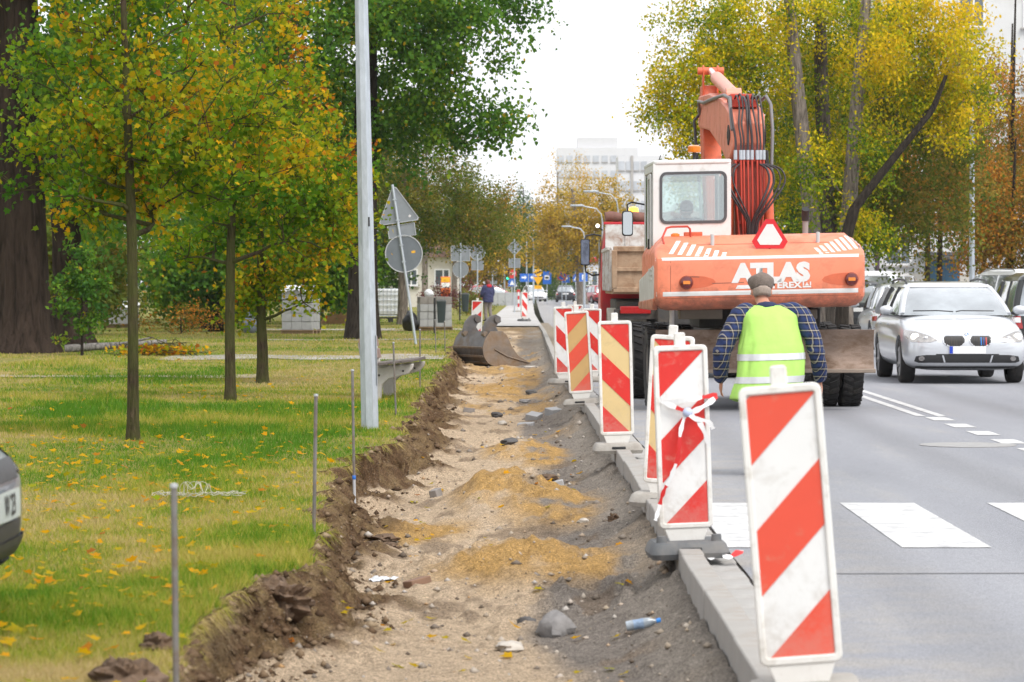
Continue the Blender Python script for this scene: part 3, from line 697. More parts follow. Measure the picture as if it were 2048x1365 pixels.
tree('ash_tree', 'ash with right-leaning pale trunk, bright yellow sprays', (8.15, 84, 0),
     [(0, 0, 0, .25), (.12, 0, 3, .21), (.42, 0, 7, .17), (.8, 0, 11, .09)],
     [(2.0, -.4, 7.7, 2.1, 2.0, 1.6, 2.2), (2.6, 0, 6.0, 1.3, 1.4, 1.0, .8), (.75, -.8, 5.0, .5, .5, .9, .35), (.5, -.8, 3.1, .6, .5, .7, .3), (-.75, -.8, 4.2, .40, .4, 1.3, .4)],
     205, 130, .105, 'ovate', M_yg, B_grey, 53, clr=.50, droop=.8, group=RT, valf=lambda P: yel(P)+.10, hang=.03, attach_lo=0.2)
tree('leaning_tree', 'dark bare trunk leaning right behind the counterweight', (7.9, 82, 0),
     [(0, 0, 0, .18), (.1, 0, 2.6, .165), (.35, 0, 3.5, .15), (1.45, 0, 4.9, .125), (2.35, 0, 6.0, .09), (2.7, 0, 6.9, .05)],
     [(2.9, 3.5, 6.4, 1.7, 1.4, 1.5, 2), (2.6, 5.0, 4.2, 2.2, 1.2, 1.9, 2), (1.4, 5.0, 3.0, 1.8, 1.2, 1.6, 1.2)],
     140, 110, .12, 'ovate', M_olive, B_dark, 54, clr=.58, droop=.5, attach_lo=0.35)
for i, (x, y, h, rw, rz_, mt, lb) in enumerate([(7.6, 104, 4.2, 2.6, 3.2, M_dark, 'dark green tree filling the gap behind the excavator boom'), (10.3, 106, 6.2, 2.2, 3.2, M_olive, 'olive tree behind the leaning dark trunk'), (8.8, 110, 7.6, 3.0, 2.6, M_olive, 'olive tree top between the ash trunks')]):
    tree('broadleaf_tree', lb, (x, y, 0), [(0, 0, 0, .16), (.05, 0, h*.6, .12), (0, 0, h*1.5, .04)], [(0, 0, h, rw, rw*.7, rz_, 3), (rw*.5, -.3, h*.7, rw*.6, rw*.5, rz_*.6, 1), (-rw*.5, -.3, h*.75, rw*.6, rw*.5, rz_*.6, 1)],
         int(80+36*rw), 110, .13, 'ovate', mt, B_dark, 160+i, clr=.62, droop=.6, attach_lo=0.12, group='trees behind the ashes')
BR = 'autumn trees in front of the apartment block'
for i, (x, y, h, rw, rz_, mt, lb, tz) in enumerate([(13.2, 104, 4.9, 2.3, 2.4, M_rust, 'rust brown tree in front of the blue house door', 8), (15.8, 106, 5.6, 2.2, 3.9, M_rust, 'tall orange tree at the right edge before the white block', 11),
        (13.8, 112, 7.0, 1.7, 2.2, M_rust, 'red-orange tree top beside the tall grey lamp post', 10), (11.2, 112, 4.9, 2.1, 2.5, M_olive, 'olive tree between the ashes and the rust brown trees', 9),
        (12.6, 124, 9.0, 2.4, 3.6, M_dark, 'dark green poplar top before the white block', 13), (14.6, 98, 3.4, 1.6, 2.0, M_rust, 'low rust orange tree right behind the big white van', 6), (17.2, 116, 6.4, 2.4, 4.0, M_rust, 'orange brown tree against the window rows of the white block', 11)]):
    tree('autumn_tree', lb, (x, y, 0), [(0, 0, 0, .11), (.05, 0, tz*.4, .08), (.2, 0, tz, .03)],
         [(0, 0, h, rw, rw*.8, rz_, 3), (-rw*.4, -.4, h*.8, rw*.6, rw*.6, rz_*.6, 1), (rw*.5, 0, h*.9, rw*.6, rw*.6, rz_*.6, 1)],
         int(70+44*rw), 105, .115, 'ovate', mt, B_dark, 60+i, clr=.60, droop=.5, attach_lo=0.12, group=BR)
# far down the street
tree('golden_tree', 'large golden yellow tree far down the street before the tower', (3.9, 250, 0), [(0, 0, 0, .40), (-.3, 0, 4, .30), (-.8, 0, 9, .12)],
     [(-.6, 0, 6.0, 4.0, 3, 3.6, 3), (-1.4, -1, 4.2, 3.4, 2, 2.5, 2), (1.6, 0, 7.0, 2.4, 2.4, 2.8, 1), (-2.4, 0, 6.5, 1.6, 1.6, 1.6, .5)],
     300, 66, .22, 'ovate', M_gold, B_grey, 71, clr=.8, droop=.4, attach_lo=0.2, rb=1.6)
tree('golden_tree', 'pale golden wispy treetop in front of the far tower', (2.6, 330, 0), [(0, 0, 0, .3), (0, 0, 5, .2), (0, 0, 13, .05)],
     [(1.5, 0, 11.5, 3.4, 2.5, 3.6, 2), (3, 0, 9, 3, 2.5, 3, 1)],
     70, 46, .22, 'ovate', M_gold, B_grey, 72, clr=1.0, droop=.3, attach_lo=0.3, rb=1.4, valf=lambda P: .25+0*P[:, 0])
FARW = 'trees closing the end of the street'
for i, (x, y, h, rw, rz_, mt, lb) in enumerate([(-.6, 330, 5.0, 3.4, 5.0, M_dark, 'dark evergreen closing the street behind the double lamp'), (-1.2, 420, 9.5, 1.9, 4.4, M_dark, 'slim tall green treetop at the end of the street'),
        (-4.2, 300, 5.5, 3.0, 4.0, M_rust, 'brownish tree behind the diamond sign at the street end'), (2.4, 380, 4.2, 3.0, 4.0, M_dark, 'green tree behind the blue road signs'), (-8.5, 330, 6.0, 4.0, 5.0, M_olive, 'olive tree far behind the advert pillar'), (7.0, 380, 4.5, 4.0, 4.5, M_dark, 'green tree far behind the dump truck')]):
    tree('far_tree', lb, (x, y, 0), [(0, 0, 0, .3), (0, 0, h*.7, .2), (0, 0, h*1.5, .06)], [(0, 0, h, rw, rw, rz_, 3), (rw*.4, 0, h*.6, rw*.7, rw*.7, h*.45, 1.2), (-rw*.4, 0, h*.6, rw*.7, rw*.7, h*.45, 1.2)],
         int(60+24*rw), 60, .30, 'ovate', mt, B_dark, 80+i, clr=.95, droop=.4, attach_lo=0.1, group=FARW, rb=1.5)
# shrubs
def shrub(name, label, x, y, w, h, mt, seed, n=40, ls=.09, group=None):
    return tree(name, label, (x, y, LZ-.03), [(0, 0, 0, .03), (0, 0, h*.3, .025), (0, 0, h*.6, .01)], [(0, 0, h*.55, w, w*.7, h*.5, 1)], n, 44, ls, 'ovate', mt, B_dark, seed, clr=w*.3, droop=.2, attach_lo=.05, group=group, cat='shrub')
shrub('barberry_shrub', 'round burgundy barberry beside the advert pillar', *[(895-CX)*150/FPX-.3, 150], .95, 1.35, M_red, 91)
shrub('barberry_shrub', 'burgundy barberry right of the advert pillar', *[(933-CX)*158/FPX, 158], .9, 1.3, M_red, 92)
shrub('hedge_shrub', 'yellow-green bush behind the woman in the navy jacket', *[(950-CX)*150/FPX, 147], 1.0, 1.1, M_olive, 93)
shrub('hedge_shrub', 'clipped green hedge under the far blue signs', (1120-CX)*300/FPX, 310, 3.4, 1.5, M_dark, 94, 60, .2)
shrub('thicket_shrub', 'dry twiggy thicket on the lawn behind the maples', (330-CX)*88/FPX, 92, 1.3, .85, M_rust, 95, 26, .09)
shrub('thicket_shrub', 'dark leafy thicket behind the first maple trunk', (128-CX)*62/FPX, 64.5, .55, 2.3, M_poplar, 96, 60, .10)
for i_, (px_, d_, w_, h_, lb_) in enumerate([(120, 118, 2.0, 3.0, 'tall dark bush closing the lawn behind the huge poplar'), (260, 121, 1.9, 2.6, 'dark bush at the back of the lawn between poplar and second maple'), (390, 119, 1.9, 2.8, 'dark bush at the back of the lawn behind the second maple'), (540, 122, 1.9, 2.6, 'dark bush at the back of the lawn left of the sand heap'), (665, 124, 1.7, 2.8, 'dark bush behind the orange sand heap')]):
    shrub('back_bush', lb_, (px_-CX)*d_/FPX, d_, w_, h_, M_dark if i_ % 2 else M_poplar, 140+i_, 70, .13, 'bushes at the back of the lawn')
# leaves on the ground
r = np.random.RandomState(9); n = 2000
d = 1/(1/11.0+(1/75-1/11.0)*r.rand(n)); lo = -1100*d/FPX
X = lo+(xl(d)-0.05-lo)*r.rand(n)
near = np.exp(-((d-27)/6)**2)*np.exp(-((X+3.2)/2.0)**2)+np.exp(-((d-42)/6)**2)*np.exp(-((X+3)/2.5)**2)
keep = r.rand(n) < (0.26+0.9*near)*sst(9, 17, d)
X, d = X[keep], d[keep]; P = np.stack([X, d, lawn_z(X, d)+0.035], -1)
sv, sf = leaf_shape('maple')
def flat_leaves(name, P, label, seed, smin=.03, smax=.075):
    r = np.random.RandomState(seed); n = len(P); a = r.rand(n)*6.283; s = smin+(smax-smin)*r.rand(n)
    u = np.stack([np.cos(a), np.sin(a), .25*r.randn(n)], -1); w = np.stack([-np.sin(a), np.cos(a), .25*r.randn(n)], -1)
    V = P[:, None, :]+s[:, None, None]*(sv[None, :, 0:1]*u[:, None]+sv[None, :, 1:2]*w[:, None])+np.array([0, 0, 1])*(s[:, None, None]*sv[None, :, 2:3]*2.2)
    F = sf[None]+(np.arange(n)*len(sv))[:, None, None]
    me = fast_mesh(name, V.reshape(-1, 3), F.reshape(-1, 3)); face_attr(me, 'rnd', np.repeat(np.clip(.80+.10*r.randn(n), 0, 1), len(sf)))
    tag(link(name, me, M_maple), label, 'leaves', kind='stuff')
flat_leaves('fallen_leaves', P, 'yellow and orange maple leaves fallen on the lawn', 5)
r = np.random.RandomState(19); n = 150
d = 1/(1/11.5+(1/60-1/11.5)*r.rand(n)); X = -1.15+1.75*r.rand(n)
P = np.array([(x, y, trench_z(x, y)+.012) for x, y in zip(X, d)])
flat_leaves('fallen_leaves', P, 'scattered dry leaves lying in the trench', 6, .03, .075)
# ------------------------------------------------------------------ shared paints and helpers for machines
M_white = pm('cab_white', (0.66, 0.66, 0.65), 0.4, var=0.04, scale=2, dirt=(0.46, 0.43, 0.39), damt=0.22, dscale=3)
M_orange = pm('machine_orange', (0.74, 0.215, 0.115), 0.42, var=0.07, scale=1.6, dirt=(0.50, 0.155, 0.085), damt=0.42, dscale=3.5)
splash(M_orange, (0.20, 0.085, 0.055), 1.22, 1.62, .75, 7.0); splash(M_white, (0.40, 0.36, 0.31), 1.30, 2.5, .5, 5.0)
M_orange2 = pm('boom_orange', (0.62, 0.115, 0.045), 0.45, var=0.10, scale=3, dirt=(0.36, 0.09, 0.05), damt=0.40, dscale=4)
M_redpipe = pm('pipe_red', (0.44, 0.042, 0.02), 0.45, var=0.10, scale=5)
M_black = pm('black_rubber', (0.018, 0.018, 0.019), 0.65, var=0.2, scale=8)
M_hose = pm('hose', (0.030, 0.022, 0.024), 0.5, var=0.2, scale=8)
M_tyre = pm('tyre', (0.018, 0.017, 0.017), 0.85, var=0.25, scale=7, dirt=(0.075, 0.065, 0.055), damt=0.36, dscale=5, bmp=0.3, bscale=40)
M_chassis = pm('chassis_dark', (0.032, 0.029, 0.027), 0.7, var=0.3, scale=5, dirt=(0.10, 0.08, 0.06), damt=0.35, dscale=3)
M_steel = pm('worn_steel', (0.22, 0.16, 0.125), 0.55, metal=0.35, var=0.22, scale=4, dirt=(0.15, 0.095, 0.06), damt=0.5, dscale=5, bmp=0.2, bscale=50, stretch=(1, 1, 2.2))
M_chrome = pm('bright_metal', (0.62, 0.62, 0.63), 0.22, metal=1.0, var=0.05)
M_galv = pm('galvanised', (0.46, 0.50, 0.54), 0.45, metal=0.55, var=0.13, scale=22, dirt=(0.36, 0.40, 0.43), damt=0.4, dscale=10, stretch=(1, 1, 0.25))
M_rim = pm('wheel_rim', (0.50, 0.50, 0.51), 0.35, metal=0.7, var=0.08)
M_amber = pm('amber_lens', (0.72, 0.20, 0.012), 0.2, var=0.08, scale=30, coat=0.6)
M_redl = pm('red_lens', (0.34, 0.012, 0.012), 0.18, var=0.12, scale=30, coat=0.6)
M_dred = pm('dark_red_lens', (0.11, 0.008, 0.008), 0.2, var=0.15, scale=30, coat=0.6)
M_litA = pm('amber_lit', (1.0, 0.42, 0.03), 0.3, var=0.1, scale=20, emit=2.6)
M_litW = pm('lamp_lit', (1.0, 0.94, 0.80), 0.3, var=0.02, scale=20, emit=2.0)
M_decal = pm('white_film', (0.66, 0.65, 0.63), 0.5, var=0.05, scale=6, dirt=(0.66, 0.36, 0.25), damt=0.06, dscale=9)
M_redfilm = pm('red_film', (0.58, 0.012, 0.018), 0.45, var=0.06, scale=6)
G_cab = glass('cab_glass', (0.90, 0.97, 0.94), 0.95, refl=0.24)
G_dark = glass('side_glass', (0.45, 0.58, 0.50), 0.45, refl=0.12)

def bvh_of(me): return BVHTree.FromPolygons([v.co.copy() for v in me.vertices], [tuple(p.vertices) for p in me.polygons])
def subdiv_flat(outs, maxe):
    """fill 2D outlines and cut the fill so no edge is longer than maxe"""
    bm = bmesh.new()
    for out in outs:
        f = bm.faces.new([bm.verts.new((u, v, 0)) for u, v in out])
    bmesh.ops.triangulate(bm, faces=bm.faces)
    for _ in range(6):
        e = [e for e in bm.edges if e.calc_length() > maxe]
        if not e: break
        bmesh.ops.subdivide_edges(bm, edges=e, cuts=1); bmesh.ops.triangulate(bm, faces=[f for f in bm.faces if len(f.verts) > 3])
    return bm
def decal(name, outs, bvh, mat, parent, off=0.004, maxe=0.05, dirv=(0, 1, 0), back=-3.0, frame=None, post=None, flat=None):
    """a thin film laid on a curved body: outlines in (x, z), dropped onto the surface along dirv"""
    bm = subdiv_flat(outs, maxe) if flat is None else flat
    dv = Vector(dirv); fr = frame or (lambda u, v: Vector((u, back, v)))
    for v in bm.verts:
        o_ = fr(v.co.x, v.co.y); h = bvh.ray_cast(o_, dv)
        p = h[0] if h[0] is not None else None
        if p is None:
            h = bvh.find_nearest(o_-dv*back*0.9 if frame is None else o_); p = h[0]
        nrm = h[1] if h[1].dot(dv) < 0 else -h[1]
        v.co = p+nrm*off
    me = bpy.data.meshes.new(name); bm.to_mesh(me); bm.free()
    if post: 
        for v in me.vertices: v.co = post(v.co)
    me.materials.append(mat); me.shade_smooth()
    return link(name, me, None, parent)
def text_bm(txt, size, bold, u0, v0, shear=0.0, space=1.0, align='CENTER', sx=1.0):
    me = text_mesh(txt, size, bold, shear, align, space); bm = bmesh.new(); bm.from_mesh(me); bpy.data.meshes.remove(me)
    for v in bm.verts: v.co = (u0+v.co.x*sx, v0+v.co.y, 0)
    return bm
def circ(cx, cy, rx, ry=None, n=20, a0=0.0, a1=2*math.pi):
    ry = ry or rx
    return [(cx+rx*math.cos(a0+(a1-a0)*i/(n if a1-a0 > 6.2 else n-1)), cy+ry*math.sin(a0+(a1-a0)*i/(n if a1-a0 > 6.2 else n-1))) for i in range(n)]
def rrect(x0, z0, x1, z1, r, n=5):
    o_ = []
    for cx, cy, a in ((x1-r, z0+r, -math.pi/2), (x1-r, z1-r, 0), (x0+r, z1-r, math.pi/2), (x0+r, z0+r, math.pi)):
        o_ += [(cx+r*math.cos(a+math.pi/2*i/(n-1)), cy+r*math.sin(a+math.pi/2*i/(n-1))) for i in range(n)]
    return o_
def ring_prism(mb, outer, inner, f, t0, t1):
    n = len(outer); vs_ = [f(u, v, t) for t in (t0, t1) for o_ in (outer, inner) for u, v in o_]; fs = []
    for i in range(n):
        k = (i+1) % n
        fs += [(i, k, n+k, n+i), (2*n+i, 3*n+i, 3*n+k, 2*n+k), (i, 2*n+i, 2*n+k, k), (n+i, n+k, 3*n+k, 3*n+i)]
    mb.add(vs_, fs)
XZ = lambda u, v, t: (u, t, v)
YZ = lambda u, v, t: (t, u, v)
XY = lambda u, v, t: (u, v, t)

def big_tyre(parent, x, y, r, w, name='wheel', lugs=30):
    """coarse-tread tyre on a steel rim; the wheel turns about x"""
    t = MB(); ir = r*0.56
    t.lathe([(ir, -w*.42), (r*.80, -w*.50), (r*.94, -w*.47), (r*.965, -w*.36), (r*.965, w*.36), (r*.94, w*.47), (r*.80, w*.50), (ir, w*.42), (ir, -w*.42)], (0, 0, 0), 'X', 36, False)
    for i in range(lugs):
        for sgn in (-1, 1):
            a = 2*math.pi*(i+(0.5 if sgn > 0 else 0))/lugs
            M = Matrix.Rotation(a, 3, 'X') @ Matrix.Rotation(sgn*0.45, 3, 'Z')
            c = Matrix.Rotation(a, 3, 'X') @ Vector((sgn*w*.25, 0, r*.972))
            t.box(c, (w*.46, r*.085, r*.055), Matrix.Rotation(a, 3, 'X') @ Matrix.Rotation(sgn*0.4, 3, 'Z'))
    o = t.build(name, M_tyre, parent, 40, loc=(x, y, r))
    rm = MB(); rm.lathe([(ir*1.02, -w*.40), (ir*.92, -w*.36), (ir*.85, w*.05), (ir*.3, w*.12), (ir*.3, w*.2), (0.01, w*.2)], (0, 0, 0), 'X', 28, False)
    rm.build('rim', M_rim if name != 'wheel' else pm('rim_dirty', (0.22, 0.20, 0.18), 0.6, var=0.2), o, 40)
    return o

# ------------------------------------------------------------------ wheeled excavator
EX = (2.71, 38.0, 0.0)
ex = empty('wheeled_excavator', EX, R(1.8), 'orange and white wheeled excavator standing in the road lane', 'excavator')
roll = lambda p: Vector((p[0], p[1], p[2]+0.021*p[0]))
PR = [(2.3, 1.30), (0.42, 1.245), (0.22, 1.255), (0.09, 1.30), (0.02, 1.37), (0.0, 1.45), (0.0, 1.60), (0.0, 1.79), (0.015, 1.86), (0.07, 1.905), (0.30, 2.02), (0.52, 2.10), (0.74, 2.138), (2.3, 2.14)]
def station(x, lo, hi, dy):
    return [Vector((x, y+(dy if y < 1.5 else 0)*(1 if z < 2.0 else .6), min(max(z, lo), hi))) for y, z in PR]
rings = []
for x, lo, hi, dy in [(-1.258, 1.44, 1.90, .14), (-1.25, 1.38, 1.945, .075), (-1.225, 1.32, 1.99, .03), (-1.17, 1.265, 2.065, .006), (-1.09, 1.2, 2.14, 0), (-.6, 1.2, 2.14, 0), (0, 1.2, 2.14, 0),
                      (.6, 1.2, 2.14, 0), (1.09, 1.2, 2.14, 0), (1.17, 1.265, 2.065, .006), (1.225, 1.32, 1.99, .03), (1.25, 1.38, 1.945, .075), (1.258, 1.44, 1.90, .14)]:
    rings.append(station(x, lo, hi, dy))
cw = MB(); cw.loft(rings); cwme = cw.mesh('counterweight', 32); CWB = bvh_of(cwme)
for v in cwme.vertices: v.co = roll(v.co)
cwme.materials.append(M_orange); cwo = link('counterweight', cwme, None, ex)
# panel below the lower stripe is a deeper orange; stripes, hatching, lettering are films on the paint
decal('stripe', [[(-1.245, 1.838), (1.245, 1.838), (1.245, 1.872), (-1.245, 1.872)]], CWB, M_decal, cwo, .003, .12, post=roll)
decal('stripe', [[(-1.235, 1.415), (1.235, 1.415), (1.235, 1.467), (-1.235, 1.467)]], CWB, M_decal, cwo, .003, .12, post=roll)
hl = []
for i in range(7):
    t = i/6; xt_, zt_, xb, zb = -.97+.524*t, 2.074-.141*t, -1.09+.61*t, 1.912-.055*t
    hl.append([(xb, zb-.021*xb-.02), (xb+.055, zb-.021*xb-.02), (xt_+.055, zt_-.021*xt_-.02), (xt_, zt_-.021*xt_-.02)])
for i in range(8):
    t = i/7; xt_, zt_, xb, zb = .65+.47*t, 1.97+.175*t, .71+.50*t, 1.893+.078*t
    hl.append([(xb, zb-.021*xb), (xb+.045, zb-.021*xb), (xt_+.045, zt_-.021*xt_), (xt_, zt_-.021*xt_)])
for h in hl: decal('hazard_bar', [h], CWB, M_decal, cwo, .003, .06, post=roll)
decal('lettering', None, CWB, M_decal, cwo, .004, flat=text_bm('ATLAS', .285, .020, .13, 1.578, space=.98, sx=1.10), post=roll)
decal('lettering', None, CWB, M_decal, cwo, .004, flat=text_bm('TEREX', .100, .004, .30, 1.487, space=1.0, sx=1.25), post=roll)
decal('lettering', [[(-.30, 1.487), (-.13, 1.487), (-.11, 1.53), (-.275, 1.53)]], CWB, M_decal, cwo, .004, post=roll)
lg = [[(.50, 1.487), (.60, 1.487), (.60, 1.505), (.50, 1.505)], [(.50, 1.51), (.515, 1.51), (.515, 1.555), (.50, 1.555)], [(.585, 1.51), (.60, 1.51), (.60, 1.555), (.585, 1.555)], [(.523, 1.51), (.577, 1.51), (.56, 1.53), (.55, 1.555), (.54, 1.53)]]
decal('emblem', lg, CWB, M_decal, cwo, .004, post=roll)
for sm in ([(-1.075, 1.27), (-1.07, 1.27), (-1.07, 1.83), (-1.075, 1.83)], [(-1.2, 1.385), (1.2, 1.385), (1.2, 1.390), (-1.2, 1.390)], [(-.9, 2.02), (1.0, 2.02), (1.0, 2.024), (-.9, 2.024)]): decal('panel_seam', [sm], CWB, pm('seam_dark', (.22, .07, .04), .8), cwo, .002, .12, post=roll)
decal('scratch', [[(-.58, 1.555), (-.20, 1.56), (-.20, 1.565), (-.58, 1.562)], [(-.86, 1.638), (-.73, 1.632), (-.73, 1.642), (-.86, 1.648)]], CWB, pm('scratch', (0.16, 0.08, 0.06), 0.8), cwo, .003, post=roll)
# tail lights; their pockets are flat films, the hollow's shade painted in darker orange
for cx, sgn in ((-.885, 1), (1.08, -1)):
    out = circ(cx, 1.575, .088, .078, 12, math.pi/2, 3*math.pi/2)+[(cx+.12, 1.505), (cx+.24, 1.52), (cx+.33, 1.55), (cx+.35, 1.575), (cx+.32, 1.61), (cx+.22, 1.64), (cx+.1, 1.652)]
    if sgn < 0: out = [(2*cx-u, v) for u, v in out][::-1]
    decal('pocket_shade', [out], CWB, pm('pocket_shade_orange', (0.58, 0.12, 0.05), 0.5, var=0.15, scale=6), cwo, .002, .05, post=roll)
    l = MB(); l.lathe([(0, .0), (.078, .0), (.082, .02), (.070, .045), (0.02, .058), (0, .058)], (0, 0, 0), Matrix.Rotation(math.pi/2, 3, 'X'), 20)
    lo = l.build('tail_light', M_dred, ex, 40, loc=roll((cx, -.001, 1.575)))
    a = MB(); a.prism(rrect(-.042, -.020, .042, .020, .006, 3), XZ, -.063, -.050); a.build('indicator', M_amber, lo, None)
# fittings on the hood
for px, dy in ((-.55, .30), (.72, .32)):
    b = MB(); b.lathe([(0, 0), (.024, 0), (.024, .19), (0, .195)], (0, 0, 0), 'Z', 12); b.build('post', pm('grey_post', (0.46, 0.47, 0.47), 0.5), ex, 40, loc=roll((px, dy, 1.955)))
tri = MB()
def tri_out(s):  # truncated triangle
    o_ = []; 
    for a in (90, 210, 330):
        for da in (-13, 13): o_.append((s*math.cos(R(a+da)), s*math.sin(R(a+da))))
    return o_
to = MB(); to.prism([(u*1.0, v*.94) for u, v in tri_out(.225)], XZ, 0.0, .006)
ts = to.build('warning_triangle', M_redfilm, ex, None, loc=roll((.125, .16, 2.105)))
to = MB(); to.prism([(u, v*.94) for u, v in tri_out(.158)], XZ, -.004, -.001); to.build('panel', M_decal, ts, None)
to = MB(); to.tube([(0, .02, .05), (0, .02, -.28)], .012, 8); to.build('bracket', M_chassis, ts, 40)
hr = MB(); hr.tube([(-1.12, .35, 2.02), (-1.14, .42, 2.12), (-1.08, .55, 2.235), (-1.02, .60, 2.25), (-.82, .62, 2.25), (-.79, .64, 2.22), (-.78, .66, 2.11)], .013, 8)
hr.xf(roll); hr.build('handrail', M_redpipe, ex, 60)
fc = MB(); fc.box((-.74, .80, 2.16), (.22, .12, .05)); fc.xf(roll); fc.build('filler_box', M_orange2, ex, None, .008)
fc = MB(); fc.lathe([(.0, 0), (.055, 0), (.055, .035), (.03, .05), (0, .05)], (-.96, .75, 2.125), 'Z', 14); fc.xf(roll); fc.build('filler_cap', M_amber, ex, 40)
e = MB(); e.lathe([(0, 0), (.036, 0), (.036, .20), (.0, .20)], (0, 0, 0), 'Z', 14); eo = e.build('exhaust_pipe', pm('exhaust_grey', (.26, .24, .23), .6, var=.2), ex, 40, loc=roll((.66, 1.1, 2.13)))
e = MB(); e.tube([(0, 0, .17), (0, -.01, .25), (0, -.05, .31)], [.046, .05, .05], 12); e.build('outlet', M_black, eo, 40)

# cab
CX0, CX1, CY0, CY1, CZ0, CZ1 = -1.195, -.235, 1.25, 2.85, 1.42, 3.05
wi = rrect(CX0+.09, 2.305, CX1-.06, 2.925, .075, 6); N_ = len(wi)
def outer_match(n_in, x0, z0, x1, z1):   # rectangle outline with as many points as the window outline
    o_ = []
    for u, v in n_in:
        cx_, cz_ = (x0+x1)/2, (z0+z1)/2
        o_.append((u, v))
    res = []
    q4 = len(n_in)//4
    cor = [(x1, z0), (x1, z1), (x0, z1), (x0, z0)]
    for k in range(4): res += [cor[k]]*q4
    return res
c = MB()
ring_prism(c, outer_match(wi, CX0, 1.55, CX1, CZ1-.02), wi, XZ, CY0, CY0+.05); c.xf(roll); c.build('cab_rear_wall', M_white, ex, None, .012); c = MB()
# pillars, sills and roof rails of the other three sides
for x in (CX0+.03, CX1-.03):
    c.box((x, CY1-.04, 2.35), (.06, .08, 1.4)); c.box((x, 2.02, 2.40), (.05, .07, 1.2)); c.box((x, (CY0+CY1)/2+.01, 1.72), (.05, CY1-CY0-.04, .60))
    c.box((x, (CY0+CY1)/2+.01, 2.99), (.06, CY1-CY0-.04, .10))
    c.box((x, CY0+.13, 2.4), (.055, .16, 1.25))
c.box(((CX0+CX1)/2, CY1-.03, 1.75), (CX1-CX0-.08, .05, .55)); c.box(((CX0+CX1)/2, CY1-.03, 2.98), (CX1-CX0-.08, .05, .10))
c.xf(roll); co = c.build('cab', M_white, ex, None, .012)
rf = MB(); rf.prism(rrect(CX0-.005, CY0-.012, CX1+.005, CY1+.03, .06, 5), XY, CZ1-.028, CZ1+.03); rf.xf(roll); rf.build('cab_roof', M_white, ex, None, .018)
fl = MB(); fl.box(((CX0+CX1)/2, (CY0+CY1)/2, 1.47), (CX1-CX0-.02, CY1-CY0-.02, .12)); fl.xf(roll); fl.build('cab_floor', M_chassis, ex)
w = MB(); ring_prism(w, rrect(CX0+.082, 2.297, CX1-.052, 2.933, .083, 6), rrect(CX0+.115, 2.33, CX1-.085, 2.90, .055, 6), XZ, CY0-.012, CY0+.03); w.xf(roll)
wo = w.build('rear_window', pm('rubber_seal', (0.07, 0.07, 0.075), 0.6), co, 40)
w = MB(); w.prism(rrect(CX0+.11, 2.325, CX1-.08, 2.905, .055, 6), XZ, CY0+.010, CY0+.016); w.xf(roll); w.build('pane', G_cab, wo)
for x, nm in ((CX0+.012, 'side_window'), (CX1-.012, 'side_window')):
    w = MB(); w.box((x, 1.70, 2.46), (.006, .58, .90)); w.box((x, 2.40, 2.46), (.006, .70, .90)); w.xf(roll); w.build(nm, G_dark, co)
w = MB(); w.box(((CX0+CX1)/2, CY1-.03, 2.46), (CX1-CX0-.12, .006, .94)); w.xf(roll); w.build('front_window', G_cab, co)
# door with dark lower light on the visible left side
d_ = MB(); ring_prism(d_, rrect(1.42, 1.50, 1.98, 2.92, .05, 4), rrect(1.48, 2.10, 1.92, 2.86, .06, 4), YZ, CX0-.022, CX0-.004); d_.xf(roll); dd = d_.build('door', M_white, co, None, .006)
d_ = MB(); d_.prism(rrect(1.50, 1.55, 1.92, 2.02, .05, 4), YZ, CX0-.026, CX0-.0225); d_.xf(roll); d_.build('lower_pane', G_dark, dd)
d_ = MB(); d_.box((CX0-.04, 1.46, 2.06), (.02, .03, .12)); d_.xf(roll); d_.build('door_handle', M_black, dd)
sd = MB(); sd.prism([(.30, 1.30), (2.85, 1.30), (2.85, 1.62), (.30, 1.80), (.16, 1.76), (.16, 1.46)], YZ, -1.262, -1.20); sd.xf(roll); sd.build('side_panel', M_white, ex, None, .02)
sd = MB(); sd.prism([(.32, 1.25), (2.9, 1.25), (2.9, 1.345), (.18, 1.40)], YZ, -1.268, -1.205); sd.xf(roll); sd.build('side_skirt', M_orange, ex, None, .02)
for z in (1.62, 1.68, 1.74):
    sd = MB(); sd.box((-1.267, .7, z), (.012, .5, .022)); sd.xf(roll); sd.build('vent_slat', M_white, ex)
# beacon, aerial, mirrors
b = MB(); b.lathe([(0, 0), (.02, 0), (.02, .11), (0, .11)], (0, 0, 0), 'Z', 10); bo = b.build('beacon_stem', M_chassis, ex, 40, loc=roll((-.68, 1.35, 3.07)))
b = MB(); b.lathe([(0, .10), (.075, .10), (.082, .12), (.082, .175), (.05, .19), (0, .19)], (0, 0, 0), 'Z', 18); b.build('beacon', M_amber, bo, 40)
b = MB(); b.tube([(-1.14, 1.28, 3.02), (-1.10, 1.26, 3.14)], .006, 6); b.xf(roll); b.build('aerial', M_black, ex)
mr = MB(); mr.tube([(-1.2, 2.75, 2.55), (-1.36, 2.78, 2.58), (-1.42, 2.74, 2.55), (-1.42, 2.70, 2.45)], .011, 8); mo = mr.build('mirror_arm', M_black, ex, 60)
mr = MB(); mr.prism(rrect(-1.49, 2.15, -1.35, 2.47, .035, 5), XZ, 2.66, 2.73); mb_ = mr.build('mirror', M_black, mo, None, .012)
mr = MB(); mr.prism(rrect(-1.478, 2.165, -1.362, 2.455, .03, 5), XZ, 2.652, 2.657); mr.build('mirror_glass', pm('mirror', (0.50, 0.53, 0.54), 0.08, metal=1.0, var=0.02), mb_)
st = MB(); st.box((-.72, 2.15, 1.78), (.5, .5, .16)); st.box((-.72, 1.90, 2.08), (.46, .12, .55)); st.xf(roll); st.build('operator_seat', M_black, ex, None, .04)

